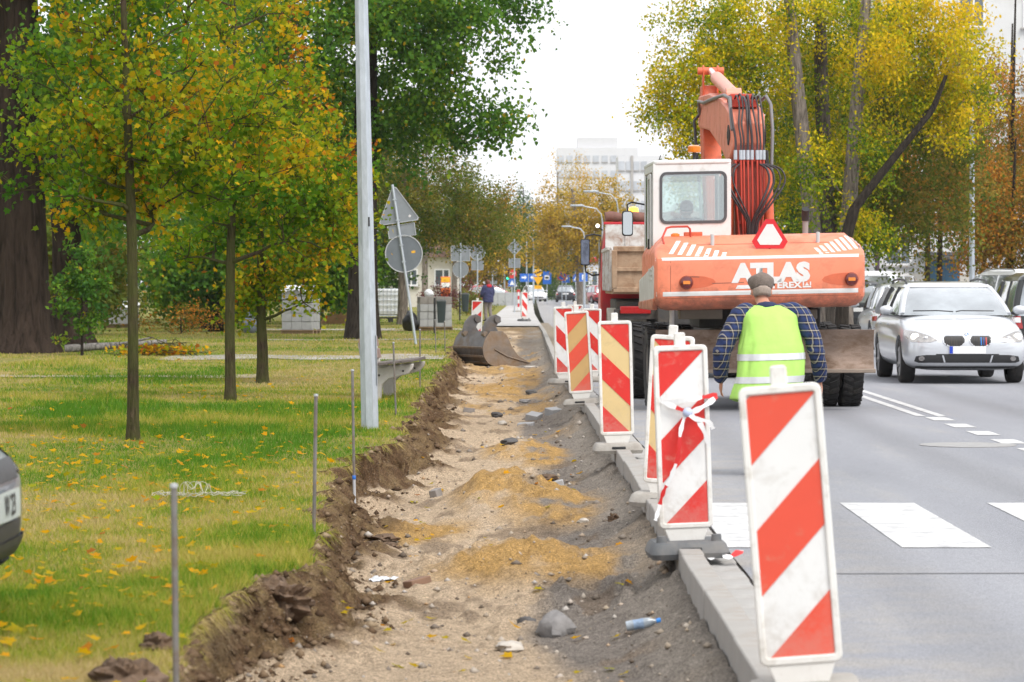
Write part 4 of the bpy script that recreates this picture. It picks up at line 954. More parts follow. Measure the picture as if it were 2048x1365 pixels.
# boom: riser, knuckle, outer boom, stick, cylinders, pipes and hoses
bm_ = MB()
bm_.loft([[(x0, y, z) for x0, y in ((-.05, a), (.31, a), (.31, b_), (-.05, b_))] for z, a, b_ in ((1.6, 2.55, 3.10), (2.2, 2.58, 3.12), (2.9, 2.70, 3.28), (3.35, 2.80, 3.50), (3.62, 2.95, 3.72))])
riser = bm_.build('lower_boom', pm('riser_shaded_red', (0.30, 0.045, 0.022), 0.5, var=0.2, scale=4, dirt=(0.10, 0.03, 0.02), damt=0.45, dscale=4), ex, None, .02)  # dark red paint, with the shadow between the pipes put into the colour
bm_ = MB(); yaw = lambda y: .004*(y-3.0)
def bsec(y, z0, z1, hw): return [Vector((.13+yaw(y)+s_*hw, y, z)) for s_, z in ((-1, z0), (1, z0), (1, z1), (-1, z1))]
bm_.loft([bsec(2.78, 3.32, 3.60, .19), bsec(2.95, 3.14, 3.72, .225), bsec(3.5, 3.14, 3.84, .225), bsec(4.6, 3.36, 4.00, .21), bsec(6.6, 3.68, 4.20, .19), bsec(8.7, 3.82, 4.28, .17)])
ub = bm_.build('upper_boom', pm('boom_pink', (0.66, 0.20, 0.12), 0.45, var=0.08, scale=2, dirt=(0.42, 0.13, 0.08), damt=0.35), ex, None, .025)
pn = MB(); pn.lathe([(0, -.24), (.13, -.24), (.13, .24), (0, .24)], (.13, 3.05, 3.45), 'X', 20); pn.lathe([(0, -.25), (.05, -.25), (.05, .25), (0, .25)], (.13, 3.05, 3.45), 'X', 14); pn.build('knuckle_pin', M_chassis, ex, 40)
sk_ = MB(); sx = .13+yaw(8.6)
sk_.loft([[(sx-hw, y0, z), (sx+hw, y0, z), (sx+hw, y1, z), (sx-hw, y1, z)] for z, y0, y1, hw in ((1.55, 7.55, 7.80, .10), (2.2, 7.70, 8.05, .125), (3.6, 8.35, 8.85, .13), (4.1, 8.55, 9.0, .13), (4.44, 8.70, 8.98, .12))])
stick = sk_.build('stick', M_orange2, ex, None, .02)
cy = MB(); cy.tube([(.11, 4.7, 4.07), (.12, 7.2, 4.45)], .092, 16); cy.lathe([(0, -.1), (.10, -.1), (.10, .1), (0, .1)], (.11, 4.6, 4.05), 'X', 16); cyo = cy.build('stick_cylinder', pm('cylinder_pink', (0.70, 0.27, 0.19), 0.4, var=0.06), ex, 40)
cy = MB(); cy.tube([(.12, 7.2, 4.45), (sx, 8.55, 4.64)], .048, 12); cy.build('piston_rod', M_chrome, cyo, 40)
for s_ in (-1, 1):
    lk = MB(); lk.prism(circ(8.6, 4.64, .085, n=12, a0=0, a1=math.pi)+[(8.60, 4.28), (8.78, 4.28)], YZ, sx+s_*.105-.012, sx+s_*.105+.012); lk.build('link_plate', M_orange2, ex, 40, .004)
pn = MB(); pn.lathe([(0, -.19), (.055, -.19), (.055, .19), (0, .19)], (sx, 8.58, 4.64), 'X', 14); pn.build('link_pin', M_orange2, ex, 40)
for x0, z0, x1, z1 in ((.40, 1.85, .37, 3.02), (-.14, 1.85, -.11, 2.9)):
    cy = MB(); cy.tube([(x0, 2.62, z0), (x1, 2.80, z1)], .062, 14); cyo = cy.build('lift_cylinder', M_orange2, ex, 40)
    cy = MB(); cy.tube([(x1, 2.80, z1), (x1, 2.92, z1+.22)], .030, 10); cy.build('piston_rod', M_chassis, cyo, 40)
mf = MB(); mf.box((.13, 3.42, 3.87), (.34, .30, .10)); mf.box((.11, 3.80, 3.95), (.28, .50, .12)); mf.build('valve_block', M_redpipe, ex, None, .01)
mf = MB(); mf.box((.13, 2.70, 3.12), (.40, .05, .05)); mf.box((.13, 2.60, 2.32), (.34, .05, .04)); mf.build('pipe_clamp', M_redpipe, ex, None, .006)
rr_ = random.Random(4)
for i in range(8):
    x = -.05+i*.052+rr_.uniform(-.014, .014)
    h = MB(); h.tube(smooth_path([(x, 3.50-.05*(i % 2), 3.90), (x+.006*(i % 3), 3.20, 3.95+.02*(i % 3)), (x+rr_.uniform(-.03, .03), 2.92-rr_.uniform(0, .06), 3.80+rr_.uniform(-.04, .06)), (x+rr_.uniform(-.02, .02), 2.745-rr_.uniform(0, .06), 3.58), (x+.012, 2.68, 3.38), (x+.01, 2.66, 3.22)], 18), rr_.choice((.012, .015, .017)), 8)
    h.build('hose', M_hose, ex, 60)
    p_ = MB(); p_.tube([(x+.01, 2.66, 3.24), (x+.01, 2.655, 3.12)], .024, 8); p_.build('hose_fitting', M_galv, ex, 40)
    p_ = MB(); p_.tube([(x+.01, 2.655, 3.12), (x+.01, 2.58, 2.6), (.13+(x-.13)*.75, 2.52, 2.1), (.13+(x-.13)*.7, 2.5, 1.9)], .0135, 8); p_.build('pipe', M_redpipe, ex, 60)
for i, (xa, xm, xe) in enumerate([(-.08, -.20, .08), (-.05, -.16, .10), (.0, -.09, .12), (.30, .42, .17), (.33, .50, .20), (.26, .36, .15), (.36, .56, .22)]):
    h = MB(); h.tube(smooth_path([(xa, 2.62, 3.06), (xm*.8+xa*.2, 2.52, 2.99), (xm, 2.48, 2.82), ((xm+xe)/2, 2.42, 2.56), (xe, 2.46, 2.32), (xe, 2.48, 2.05)], 20), .012+.003*(i % 2), 8); h.build('hose', M_hose, ex, 60)
h = MB(); h.tube([(-.03, 8.3, 4.0), (-.08, 7.9, 4.16), (-.07, 7.2, 4.1), (-.09, 5.2, 4.05), (-.10, 3.7, 4.0), (-.09, 3.0, 3.92), (-.08, 2.75, 3.5)], .024, 8); h.build('hose', pm('grey_hose', (0.16, 0.15, 0.15), 0.5), ex, 60)
h = MB(); h.tube([(-.02, 8.5, 4.0), (-.11, 8.3, 3.9), (-.08, 8.2, 3.4), (-.05, 8.0, 2.8), (-.03, 7.9, 2.2)], .022, 8); h.build('hose', M_hose, ex, 60)
h = MB(); h.tube([(.34, 3.4, 3.90), (.40, 3.2, 3.96), (.44, 3.0, 3.84), (.44, 2.8, 3.5), (.42, 2.75, 3.0)], .022, 8); h.build('hose', pm('grey_hose', (0.16, 0.15, 0.15), 0.5), ex, 60)
# undercarriage
u = MB(); u.box((.14, 3.2, .82), (1.0, 4.4, .42)); u.box((.14, 2.2, 1.12), (1.5, 1.5, .25)); u.lathe([(0, 1.05), (.62, 1.05), (.62, 1.28), (0, 1.28)], (.14, 2.5, 0), 'Z', 28)
u.box((.14, 2.35, .55), (1.7, .22, .2)); u.box((.14, 5.2, .55), (1.7, .22, .2)); uo = u.build('undercarriage', M_chassis, ex, None, .02)
for cx_, cy_ in ((-.62, 1.2), (.55, 1.3)):
    u = MB(); u.box((cx_, cy_, 1.17), (.52, .33, .12)); u.build('tool_box', pm('beige_steel', (0.20, 0.17, 0.135), 0.6, var=0.15), uo, None, .01)
u = MB(); u.tube([(-.98, 1.0, 1.28), (-.98, 1.02, 1.02)], .03, 8); u.build('step_post', M_decal, uo, 40)
bl = MB(); rows = [(.47, .78), (.52, .83), (.62, .875), (.75, .885), (.88, .865), (.985, .82)]
bl.loft([[(-1.19, y, z), (1.47, y, z), (1.47, y+.035, z), (-1.19, y+.035, z)] for z, y in rows]); bo = bl.build('dozer_blade', M_steel, ex, 40, .006)
bl = MB(); bl.box((.14, .80, .485), (2.68, .06, .05)); bl.build('cutting_edge', pm('edge_steel', (0.24, 0.19, 0.15), 0.6, metal=.3, var=.2), bo, None, .008)
for x in (-.45, .73):
    a = MB(); a.hexa([(x-.06, .92, .55), (x+.06, .92, .55), (x+.06, 2.2, .60), (x-.06, 2.2, .60), (x-.06, .92, .72), (x+.06, .92, .72), (x+.06, 2.2, .78), (x-.06, 2.2, .78)]); a.build('blade_arm', M_chassis, bo)
for y in (2.35, 5.2):
    for x in (-1.08, -.78, 1.06, 1.36): big_tyre(ex, x, y, .515, .265)

# ------------------------------------------------------------------ tipper lorry ahead
TK = (2.47, 52.0, 0.0)
tk = empty('tipper_lorry', TK, 0, 'red tipper lorry with rusty brown tailgate ahead of the excavator', 'lorry')
M_rust = pm('rusty_tailgate', (0.37, 0.25, 0.16), 0.75, var=0.22, scale=4, dirt=(0.20, 0.11, 0.06), damt=0.5, dscale=4, bmp=0.2, bscale=30)
M_tip = pm('tipper_white', (0.56, 0.56, 0.55), 0.6, var=0.08, scale=3, dirt=(0.26, 0.15, 0.10), damt=0.50, dscale=5)
M_lred = pm('lorry_red', (0.48, 0.02, 0.03), 0.35, var=0.08, coat=0.3, dirt=(0.25, 0.06, 0.05), damt=0.25)
b = MB(); b.box((0, 2.35, 1.42), (2.36, 4.7, .08)); tb = b.build('tipper_floor', M_rust, tk)
for s_ in (-1, 1):
    b = MB(); b.box((s_*1.19, 2.4, 1.78), (.05, 4.5, .70)); so = b.build('tipper_side', M_tip, tk, None, .01)
    for k in range(9):
        b = MB(); b.box((s_*1.225, .35+k*.52, 1.78), (.03, .07, .70)); b.build('stake', M_tip, so, None, .006)
    b = MB(); b.box((s_*1.22, 2.4, 2.12), (.07, 4.5, .06)); b.build('top_rail', M_tip, so, None, .01)
b = MB(); b.box((0, 0, 1.78), (2.30, .05, .70)); tg = b.build('tailgate', M_rust, tk, None, .008)
for z, h in ((2.11, .09), (1.78, .07), (1.45, .09)):
    b = MB(); b.box((0, -.045, z), (2.32, .05, h)); b.build('rib', M_rust, tg, None, .012)
for x in (-1.14, -.40, .40, 1.14):
    b = MB(); b.box((x, -.050, 1.78), (.09, .055, .62)); b.build('rib', M_rust, tg, None, .012)
b = MB(); b.box((0, 4.75, 2.0), (2.36, .06, 1.20)); hb = b.build('headboard', M_tip, tk, None, .01)
for x in (-.8, 0, .8):
    b = MB(); b.box((x, 4.71, 2.2), (.06, .03, .75)); b.build('rib', M_tip, hb, None, .006)
b = MB(); b.box((0, 4.78, 2.62), (2.42, .12, .05)); b.build('top_rail', M_lred, hb, None, .012)
b = MB(); b.tube([(-1.18+.1*i, 4.80+.015*math.sin(i*2), 2.735+.012*math.sin(i*1.7)) for i in range(25)], [.085+.014*math.sin(i*1.3) for i in range(25)], 10); b.build('rolled_tarp', pm('tarp', (0.15, 0.07, 0.055), 0.8, var=0.35, scale=5, bmp=.5, bscale=14), tk, 60)
b = MB()
b.loft([[(-1.26+a, y, z) if i == 0 else p for i, p in enumerate([(-1.26+a, y, z)])]+[(1.26-a, y, z), (1.26-a, y2, z), (-1.26+a, y2, z)] for z, y, y2, a in ((.85, 4.95, 6.9, 0), (1.6, 4.92, 6.95, 0), (2.15, 4.92, 6.85, .02), (2.55, 5.0, 6.6, .10))])
cabo = b.build('lorry_cab', M_lred, tk, None, .04)
b = MB(); b.box((0, 4.915, 2.05), (1.7, .01, .5)); b.build('rear_window', G_dark, cabo)
b = MB(); b.prism(rrect(5.5, 1.75, 6.5, 2.35, .08, 4), YZ, -1.264, -1.258); b.build('side_window', G_dark, cabo)
b = MB(); b.lathe([(0, 0), (.08, 0), (.09, .05), (.075, .13), (0, .15)], (0, 0, 0), 'Z', 16); b.build('beacon', M_litA, tk, 40, loc=(-.66, 5.3, 2.78))
b = MB(); b.tube([(-.66, 5.3, 2.5), (-.66, 5.3, 2.79)], .02, 8); b.build('beacon_stem', M_chassis, tk, 40)
b = MB(); b.ball((0, 0, 0), (.034, .03, .034)); b.build('marker_lamp', M_litW, tk, 60, loc=(-1.31, 5.0, 2.58))
b = MB(); b.tube([(-1.31, 5.0, 2.56), (-1.22, 5.0, 2.5)], .014, 6); b.build('lamp_arm', M_chassis, tk)
b = MB(); b.tube([(-1.22, 6.2, 1.72), (-1.38, 6.2, 1.70), (-1.50, 6.12, 1.76), (-1.52, 6.1, 1.9)], .016, 8); b.build('mirror_arm', M_black, tk, 60)
b = MB(); b.tube([(-1.22, 6.2, 2.42), (-1.36, 6.22, 2.45), (-1.50, 6.15, 2.42), (-1.52, 6.1, 2.34)], .016, 8); ma = b.build('mirror_arm', M_black, tk, 60)
b = MB(); b.prism(rrect(-1.60, 1.88, -1.43, 2.36, .03, 4), XZ, 6.02, 6.12); mh = b.build('mirror', M_black, ma, None, .012)
b = MB(); b.prism(rrect(-1.585, 1.90, -1.445, 2.34, .02, 4), XZ, 6.010, 6.016); b.build('mirror_glass', pm('mirror_deep', (0.20, 0.22, 0.28), 0.08, metal=1.0, var=0.4, scale=9), mh)
b = MB(); b.box((0, 2.6, 1.05), (.9, 5.6, .34)); b.box((0, .25, 1.15), (2.2, .2, .22)); b.build('chassis', M_chassis, tk, None, .02)
b = MB(); b.box((0, 2.6, .98), (2.2, 3.6, .62)); b.build('added_dark_box', M_chassis, tk, None, .03)  # dark box added below the tipper body to hide the red cab
b = MB(); b.box((0, -.02, 1.05), (2.3, .08, .16)); lb_ = b.build('rear_bumper', M_chassis, tk, None, .01)
for s_ in (-1, 1):
    b = MB(); b.box((s_*.80, -.075, 1.12), (.50, .05, .12)); b.build('tail_lamp', M_redl, lb_, None, .012)
    b = MB(); b.box((s_*.95, .28, .62), (.55, .02, .62)); b.build('mud_flap', M_black, tk)
for y in (.95, 5.9):
    for x in ((-1.07, -.78, .78, 1.07) if y < 2 else (-1.05, 1.05)): big_tyre(tk, x, y, .50, .26, lugs=26)
b = MB(); b.prism(circ(0, 0, .56, n=14, a0=R(10), a1=R(170))+circ(0, 0, .60, n=14, a0=R(170), a1=R(10)), lambda u, v, t: (t, .95+u, .55+v), -1.24, -.60); b.build('mudguard', pm('guard_cream', (0.5, 0.46, 0.38), 0.6, var=.15), tk, 40)
# ------------------------------------------------------------------ cars
def paint(name, c, metal=0.35): return pm('paint_'+name, c, 0.28, metal=metal, var=0.03, scale=1.2, coat=0.7)
M_gl = pm('car_glass', (0.34, 0.37, 0.39), 0.07, metal=0.45, var=0.35, scale=1.3, coat=1.0, spec=0.9)
M_plast = pm('black_plastic', (0.022, 0.022, 0.023), 0.5, var=0.15)
M_inner = pm('lamp_inner', (0.45, 0.43, 0.41), 0.12, metal=0.9, var=0.25, scale=30)
M_plate = pm('plate_white', (0.74, 0.74, 0.73), 0.4, var=0.03)
M_eu = pm('plate_blue', (0.01, 0.05, 0.45), 0.4)
G_lamp = glass('lamp_glass', (0.95, 0.97, 1.0), 0.95)

CARS = {
 # length stations from the nose: (y, half width, floor, top of lower body); greenhouse rings: (z, y front, y rear, half width)
 'wagon': dict(L=4.84, st=[(0, .62, .36, .60), (.05, .76, .26, .68), (.17, .86, .21, .75), (.42, .905, .19, .84), (.92, .918, .18, .94), (1.35, .922, .18, 1.01), (2.4, .925, .18, 1.02), (3.6, .925, .18, 1.02), (4.35, .91, .20, 1.02), (4.70, .87, .24, .97), (4.84, .76, .34, .86)],
     gh=[(.99, 1.20, 4.74, .85), (1.14, 1.48, 4.62, .805), (1.30, 1.83, 4.48, .735), (1.40, 2.05, 4.40, .675)], roof=[(1.405, 2.05, 4.42, .68), (1.455, 2.22, 4.38, .64), (1.485, 2.55, 4.20, .52)], ax=(.86, 3.745), wr=.325),
 'van': dict(L=4.5, st=[(0, .62, .38, .66), (.06, .76, .26, .76), (.2, .85, .22, .84), (.5, .89, .2, .93), (1.0, .90, .2, 1.02), (2.2, .90, .2, 1.06), (3.6, .90, .2, 1.08), (4.25, .885, .22, 1.10), (4.44, .85, .28, 1.06), (4.5, .78, .36, .95)],
     gh=[(1.0, .95, 4.46, .83), (1.25, 1.35, 4.42, .80), (1.5, 1.72, 4.38, .745), (1.64, 1.95, 4.34, .70)], roof=[(1.645, 1.95, 4.36, .705), (1.73, 2.2, 4.34, .66), (1.80, 2.6, 4.2, .52)], ax=(.85, 3.55), wr=.33),
 'hatch': dict(L=4.1, st=[(0, .58, .36, .58), (.05, .72, .26, .68), (.18, .82, .21, .75), (.45, .86, .19, .83), (.95, .87, .18, .91), (2.2, .875, .18, .95), (3.4, .87, .18, .98), (3.9, .85, .22, .98), (4.05, .80, .28, .94), (4.1, .72, .36, .84)],
     gh=[(.92, 1.05, 4.04, .79), (1.1, 1.38, 3.95, .75), (1.28, 1.72, 3.82, .69), (1.38, 1.95, 3.72, .64)], roof=[(1.385, 1.95, 3.75, .645), (1.45, 2.15, 3.72, .59), (1.485, 2.5, 3.5, .46)], ax=(.80, 3.35), wr=.31),
}
def body_mesh(K, name):
    mb = MB(); rings = []
    for y, w, zb, zt in K['st']:
        h = zt-zb
        half = [(0, zb), (.62*w, zb), (.90*w, zb+.05*h+.01), (.985*w, zb+.22*h), (w, zb+.48*h), (.985*w, zb+.72*h), (.94*w, zb+.90*h), (.80*w, zt), (.42*w, zt+.018), (0, zt+.025)]
        ring = [Vector((x, y, z)) for x, z in half]+[Vector((-x, y, z)) for x, z in half[-2:0:-1]]
        rings.append(ring)
    mb.loft(rings)
    o = mb.build(name, M_plast)
    s_ = o.modifiers.new('s', 'SUBSURF'); s_.levels = 2; s_.render_levels = 2
    cut = MB()
    for y in K['ax']:
        for sg in (-1, 1): cut.lathe([(0, -.18), (K['wr']+.055, -.18), (K['wr']+.055, .30), (0, .30)], (sg*.80, y, K['wr']), 'X', 32)
    co_ = cut.build('cut', M_plast)
    bo_ = o.modifiers.new('b', 'BOOLEAN'); bo_.operation = 'DIFFERENCE'; bo_.object = co_; bo_.solver = 'EXACT'
    baked(o); me = o.data; bpy.data.objects.remove(o); bpy.data.objects.remove(co_)
    me.materials.clear(); me.shade_smooth(); me.set_sharp_from_angle(angle=R(38))
    return me
_bm = {}
def gh_ring(z, y0, y1, w, n=6):
    r_ = min(.22, w*.35); o_ = rrect(-w, y0, w, y1, r_, n); bow = .10
    return [Vector((x, y-(bow*(1-(x/w)**2) if y < (y0+y1)/2 else -.05*(1-(x/w)**2)), z)) for x, y in o_]

def wheel_mesh(wr):
    t = MB(); w = .215
    t.lathe([(wr*.66, -w*.46), (wr*.80, -w*.52), (wr*.95, -w*.48), (wr, -w*.36), (wr, w*.36), (wr*.95, w*.48), (wr*.80, w*.52), (wr*.66, w*.46)], (0, 0, 0), 'X', 36, False)
    a = t.mesh('tyre', 40); a.materials.append(M_tyre)
    r_ = MB(); r_.lathe([(wr*.67, w*.44), (wr*.62, w*.40), (wr*.60, w*.10), (wr*.58, w*.02), (.0, w*.02)], (0, 0, 0), 'X', 36, False)
    r_.cur = 0
    for i in range(5):
        for da in (-.11, .11):
            M = Matrix.Rotation(2*math.pi*i/5, 3, 'X')
            p = [M @ Vector((x, y, z)) for x, y, z in ((w*.25, -.02+da*.4, .03), (w*.25, .02+da*.4, .03), (w*.34, .02+da, wr*.60), (w*.34, -.02+da, wr*.60))]
            q_ = [v+Vector((.03, 0, 0)) for v in p]; r_.hexa([p[0], p[1], p[2], p[3], q_[0], q_[1], q_[2], q_[3]])
    r_.lathe([(.055, w*.25), (.055, w*.42), (0, w*.44)], (0, 0, 0), 'X', 16, False)
    b = r_.mesh('rim', 35); b.materials.append(M_rim)
    d_ = MB(); d_.lathe([(0, 0), (wr*.57, 0), (wr*.57, .01), (0, .01)], (0, 0, 0), 'X', 24); c = d_.mesh('brake_disc', 35); c.materials.append(pm('disc_dark', (.06, .06, .06), .5, metal=.5))
    return a, b, c
_wm = {}
def car(name, label, kind, loc, rz, pnt, group=None, cat='car', lights='off', rails=False, scale=1.0, plate=True, detail=True):
    """nose at local y = 0, tail at y = L"""
    K = CARS[kind]; L = K['L']; root = empty(name, loc, rz, label, cat, group); root.scale = (scale,)*3
    if kind not in _bm: _bm[kind] = body_mesh(K, kind)
    me = _bm[kind].copy(); me.materials.clear(); me.materials.append(pnt); bo_ = link('body', me, None, root); B = bvh_of(me)
    ub = MB(); ub.box((0, L/2, .30), (1.30, L*.86, .16)); ub.build('underbody', M_plast, root)
    g_ = MB(); g_.loft([gh_ring(*r_) for r_ in K['gh']]); go = g_.build('windows', M_gl, root, 40)
    rf = MB(); rr2 = [gh_ring(*r_) for r_ in K['roof']]; rf.loft(rr2); rf.build('roof', pnt, root, 50, .02)
    # pillars over the glass
    def gpt(sx, fy, z):   # point on the greenhouse side: fy 0..1 from front to rear
        G = K['gh']; zs = [q[0] for q in G]; f0 = np.interp(z, zs, [q[1] for q in G]); f1 = np.interp(z, zs, [q[2] for q in G]); w = np.interp(z, zs, [q[3] for q in G])
        return f0, f1, w
    z0, z1 = K['gh'][0][0]+.02, K['gh'][-1][0]+.005
    for s_ in (-1, 1):
        pts = []
        for z in np.linspace(z0, z1, 5):
            f0, f1, w = gpt(s_, 0, z); pts.append((s_*(w-.055), f0+.075, z))
        p_ = MB(); p_.tube(pts, .042, 8, sq=.6); p_.build('pillar', pnt, root, 60)
        pts = []
        for z in np.linspace(z0, z1, 5):
            f0, f1, w = gpt(s_, 0, z); pts.append((s_*(w-.05), f1-.06, z))
        p_ = MB(); p_.tube(pts, .065, 8, sq=.8); p_.build('pillar', pnt, root, 60)
        for fr in (.40, .70):
            pts = []
            for z in np.linspace(z0, z1, 4):
                f0, f1, w = gpt(s_, 0, z); g0 = K['gh'][0]; pts.append((s_*(w+.001), g0[1]+(g0[2]-g0[1])*fr, z))
            p_ = MB(); p_.tube(pts, .026, 6, sq=.35); p_.build('pillar', M_plast if detail else pnt, root, 60)
        # mirror
        m_ = MB(); ym = K['gh'][0][1]+.42; zm = K['gh'][0][0]+.055
        m_.ball((s_*1.0, ym, zm+.02), (.105, .06, .07), 12, 8); mo_ = m_.build('wing_mirror', pnt, root, 60)
        m_ = MB(); m_.tube([(s_*.86, ym+.05, zm-.03), (s_*.96, ym+.02, zm-.02)], .022, 6); m_.build('mirror_stalk', M_plast, mo_, 60)
        # door shut lines and handles
        for yy in (K['gh'][0][1]+.35, K['gh'][0][1]+1.5):
            h = B.ray_cast(Vector((s_*2, yy+.85, K['gh'][0][0]-.14)), Vector((-s_, 0, 0)))
            if h[0]:
                d_ = MB(); d_.box(h[0]+Vector((s_*.012, 0, 0)), (.026, .17, .026)); d_.build('door_handle', pnt, root, None, .008)
    if rails:
        for s_ in (-1, 1):
            zt = K['roof'][1][0]; w = K['roof'][1][3]-.03; y0, y1 = K['roof'][1][1]+.15, K['roof'][1][2]-.15
            p_ = MB(); p_.tube([(s_*w, y0, zt+.005), (s_*w, y0+.12, zt+.055), (s_*w, (y0+y1)/2, zt+.075), (s_*w, y1-.12, zt+.055), (s_*w, y1, zt+.005)], .016, 8); p_.build('roof_rail', M_plast if rails == 'dark' else M_chrome, root, 60)
    key = K['wr']
    if key not in _wm: _wm[key] = wheel_mesh(key)
    for y in K['ax']:
        for s_ in (-1, 1):
            w_ = link('wheel', _wm[key][0], None, root, (s_*(K['st'][4][1]-.125), y, K['wr']), (0, 0, 0 if s_ > 0 else math.pi))
            link('rim', _wm[key][1], None, w_); link('brake_disc', _wm[key][2], None, w_)
    # nose and tail fittings common to all
    zl = K['st'][2][3]
    for s_ in (-1, 1):
        hl_ = [(s_*.43, zl-.115), (s_*.54, zl-.145), (s_*.80, zl-.14), (s_*.865, zl-.06), (s_*.85, zl+.03), (s_*.72, zl+.01), (s_*.54, zl-.055)]
        if s_ < 0: hl_ = hl_[::-1]
        ho = decal('headlight', [hl_], B, M_inner, root, .006, .05)
        if lights == 'on':
            b_ = MB(); h = B.ray_cast(Vector((s_*.745, -2, zl-.065)), Vector((0, 1, 0))); b_.ball(h[0]+Vector((0, -.004, 0)), (.058, .022, .050)); b_.build('lamp', M_litH, ho, 60)
            h = B.ray_cast(Vector((s_*.60, -2, zl-.085)), Vector((0, 1, 0))); b_ = MB(); b_.ball(h[0]+Vector((0, -.002, 0)), (.04, .016, .034)); b_.build('lamp', M_chrome, ho, 60)
        zt = K['st'][-3][3]
        tl = [(s_*.58, zt-.30), (s_*.80, zt-.30), (s_*.84, zt-.05), (s_*.66, zt-.06)]
        if kind != 'wagon': tl = [(s_*.66, zt-.33), (s_*.84, zt-.33), (s_*.84, zt+.02), (s_*.72, zt+.02)]
        if s_ < 0: tl = tl[::-1]
        to_ = decal('tail_lamp', [tl], B, M_redl, root, .008, .05, (0, -1, 0), L+2)
        tw_ = [(s_*.70, zt-.22), (s_*.82, zt-.22), (s_*.82, zt-.13), (s_*.70, zt-.13)]
        if s_ < 0: tw_ = tw_[::-1]
        decal('reverse_lamp', [tw_], B, M_plate, to_, .012, .05, (0, -1, 0), L+2)
    decal('lower_grille', [[(-.42, .33), (.42, .33), (.46, .44), (-.46, .44)]], B, M_plast, root, .005, .05)
    decal('rear_bumper', [[(-.80, .33), (.80, .33), (.82, .52), (-.82, .52)]], B, M_plast, root, .006, .06, (0, -1, 0), L+2)
    if plate:
        for dv, bk, z in (((0, -1, 0), L+2, K['st'][-3][3]-.24),):
            decal('number_plate', [[(-.26, z-.055), (.26, z-.055), (.26, z+.055), (-.26, z+.055)]], B, M_plate, root, .012, .2, dv, bk)
    root['_bvh'] = kind
    return root, B, bo_

# oncoming silver estate with lit headlights
M_litH = pm('headlamp_lit', (1.0, 0.90, 0.72), 0.3, var=0.02, scale=20, emit=6.0)
P_silver = paint('silver', (0.56, 0.58, 0.61), 0.40)
bm, B, bo_ = car('estate_car', 'oncoming silver estate car with headlights lit and roof rails', 'wagon', (6.69, 49.2, 0), 0.0, P_silver, lights='on', rails='dark', scale=1.06)
for s_ in (-1, 1):
    kd = [(s_*.045, .605), (s_*.11, .553), (s_*.25, .553), (s_*.335, .60), (s_*.345, .665), (s_*.31, .69), (s_*.075, .69), (s_*.038, .66)]
    if s_ < 0: kd = kd[::-1]
    cx_ = sum(p[0] for p in kd)/8; cz_ = sum(p[1] for p in kd)/8
    go = decal('grille_frame', [[((u-cx_)*1.12+cx_, (v-cz_)*1.2+cz_) for u, v in kd]], B, M_chrome, bm, .010, .04)
    gi = decal('grille', [kd], B, M_plast, go, .016, .04)
    for k in range(7):
        x = s_*(.085+.037*k); mt = {3: pm('slat_blue', (.02, .18, .55), .4), 4: pm('slat_navy', (.02, .04, .25), .4), 5: pm('slat_red', (.55, .03, .03), .4)}.get(k, M_chassis) if s_ > 0 else M_chassis
        decal('slat', [[(x-.007, .565), (x+.007, .565), (x+.007, .668), (x-.007, .668)]], B, mt, go, .024, .06)
    fo = decal('fog_lamp', [circ(s_*.66, .375, .040, .034, 14)], B, M_inner, bm, .016, .03)
decal('air_intake', [[(-.76, .335), (-.70, .315), (.70, .315), (.76, .335), (.74, .405), (.60, .425), (-.60, .425), (-.74, .405)]], B, M_plast, bm, .010, .05)
for s_ in (-1, 1): decal('intake_strut', [[(s_*.33-.012, .32), (s_*.33+.012, .32), (s_*.36+.012, .42), (s_*.36-.012, .42)]], B, P_silver, bm, .016, .05)
po = decal('number_plate', [[(-.265, .445), (.265, .445), (.265, .552), (-.265, .552)]], B, M_plate, bm, .018, .2)
decal('country_band', [[(-.263, .447), (-.215, .447), (-.215, .550), (-.263, .550)]], B, M_eu, po, .022, .1)
decal('splitter', [[(-.72, .232), (.72, .232), (.74, .262), (-.74, .262)]], B, M_plast, bm, .008, .06)
bd = MB(); h = B.ray_cast(Vector((0, -2, .715)), Vector((0, 1, 0))); bd.lathe([(0, 0), (.036, 0), (.036, .006), (0, .008)], h[0], Matrix.Rotation(R(70), 3, 'X'), 18); rb_ = bd.build('badge', pm('badge_rim', (.25, .25, .26), .3, metal=.8), bm, 40)
for q in range(4):
    bq = MB(); M = Matrix.Rotation(R(70), 3, 'X')
    a0 = q*math.pi/2; pts = [M @ Vector((0, 0, .0095))+h[0]]+[M @ Vector((.024*math.cos(a0+math.pi/2*i/5), .024*math.sin(a0+math.pi/2*i/5), .0095))+h[0] for i in range(6)]
    bq.add(pts, [(0, 1, 2, 3, 4, 5, 6)]); bq.build('badge_quarter', M_plate if q % 2 else pm('badge_blue', (.05, .2, .6), .3), rb_)
for s_ in (-1, 1):
    wp = MB(); wp.tube([(-.05+.02*s_, 1.06, 1.045), (-.30 if s_ < 0 else .05, 1.08, 1.06), (-.65 if s_ < 0 else .55, 1.18, 1.055)], .010, 6); wp.build('wiper', M_plast, bm, 60)
for s_ in (-1, 1):   # cabin seats seen through the screen
    pass
P_white = paint('white', (0.74, 0.75, 0.76), 0.0); P_dark = paint('dark_grey', (0.055, 0.06, 0.068)); P_black = paint('black', (0.012, 0.014, 0.014)); P_mid = paint('mid_grey', (0.16, 0.17, 0.18)); P_lsil = paint('light_silver', (0.48, 0.50, 0.52)); P_red = paint('red', (0.35, 0.02, 0.03), .1)
PK = 'cars parked beyond the road'
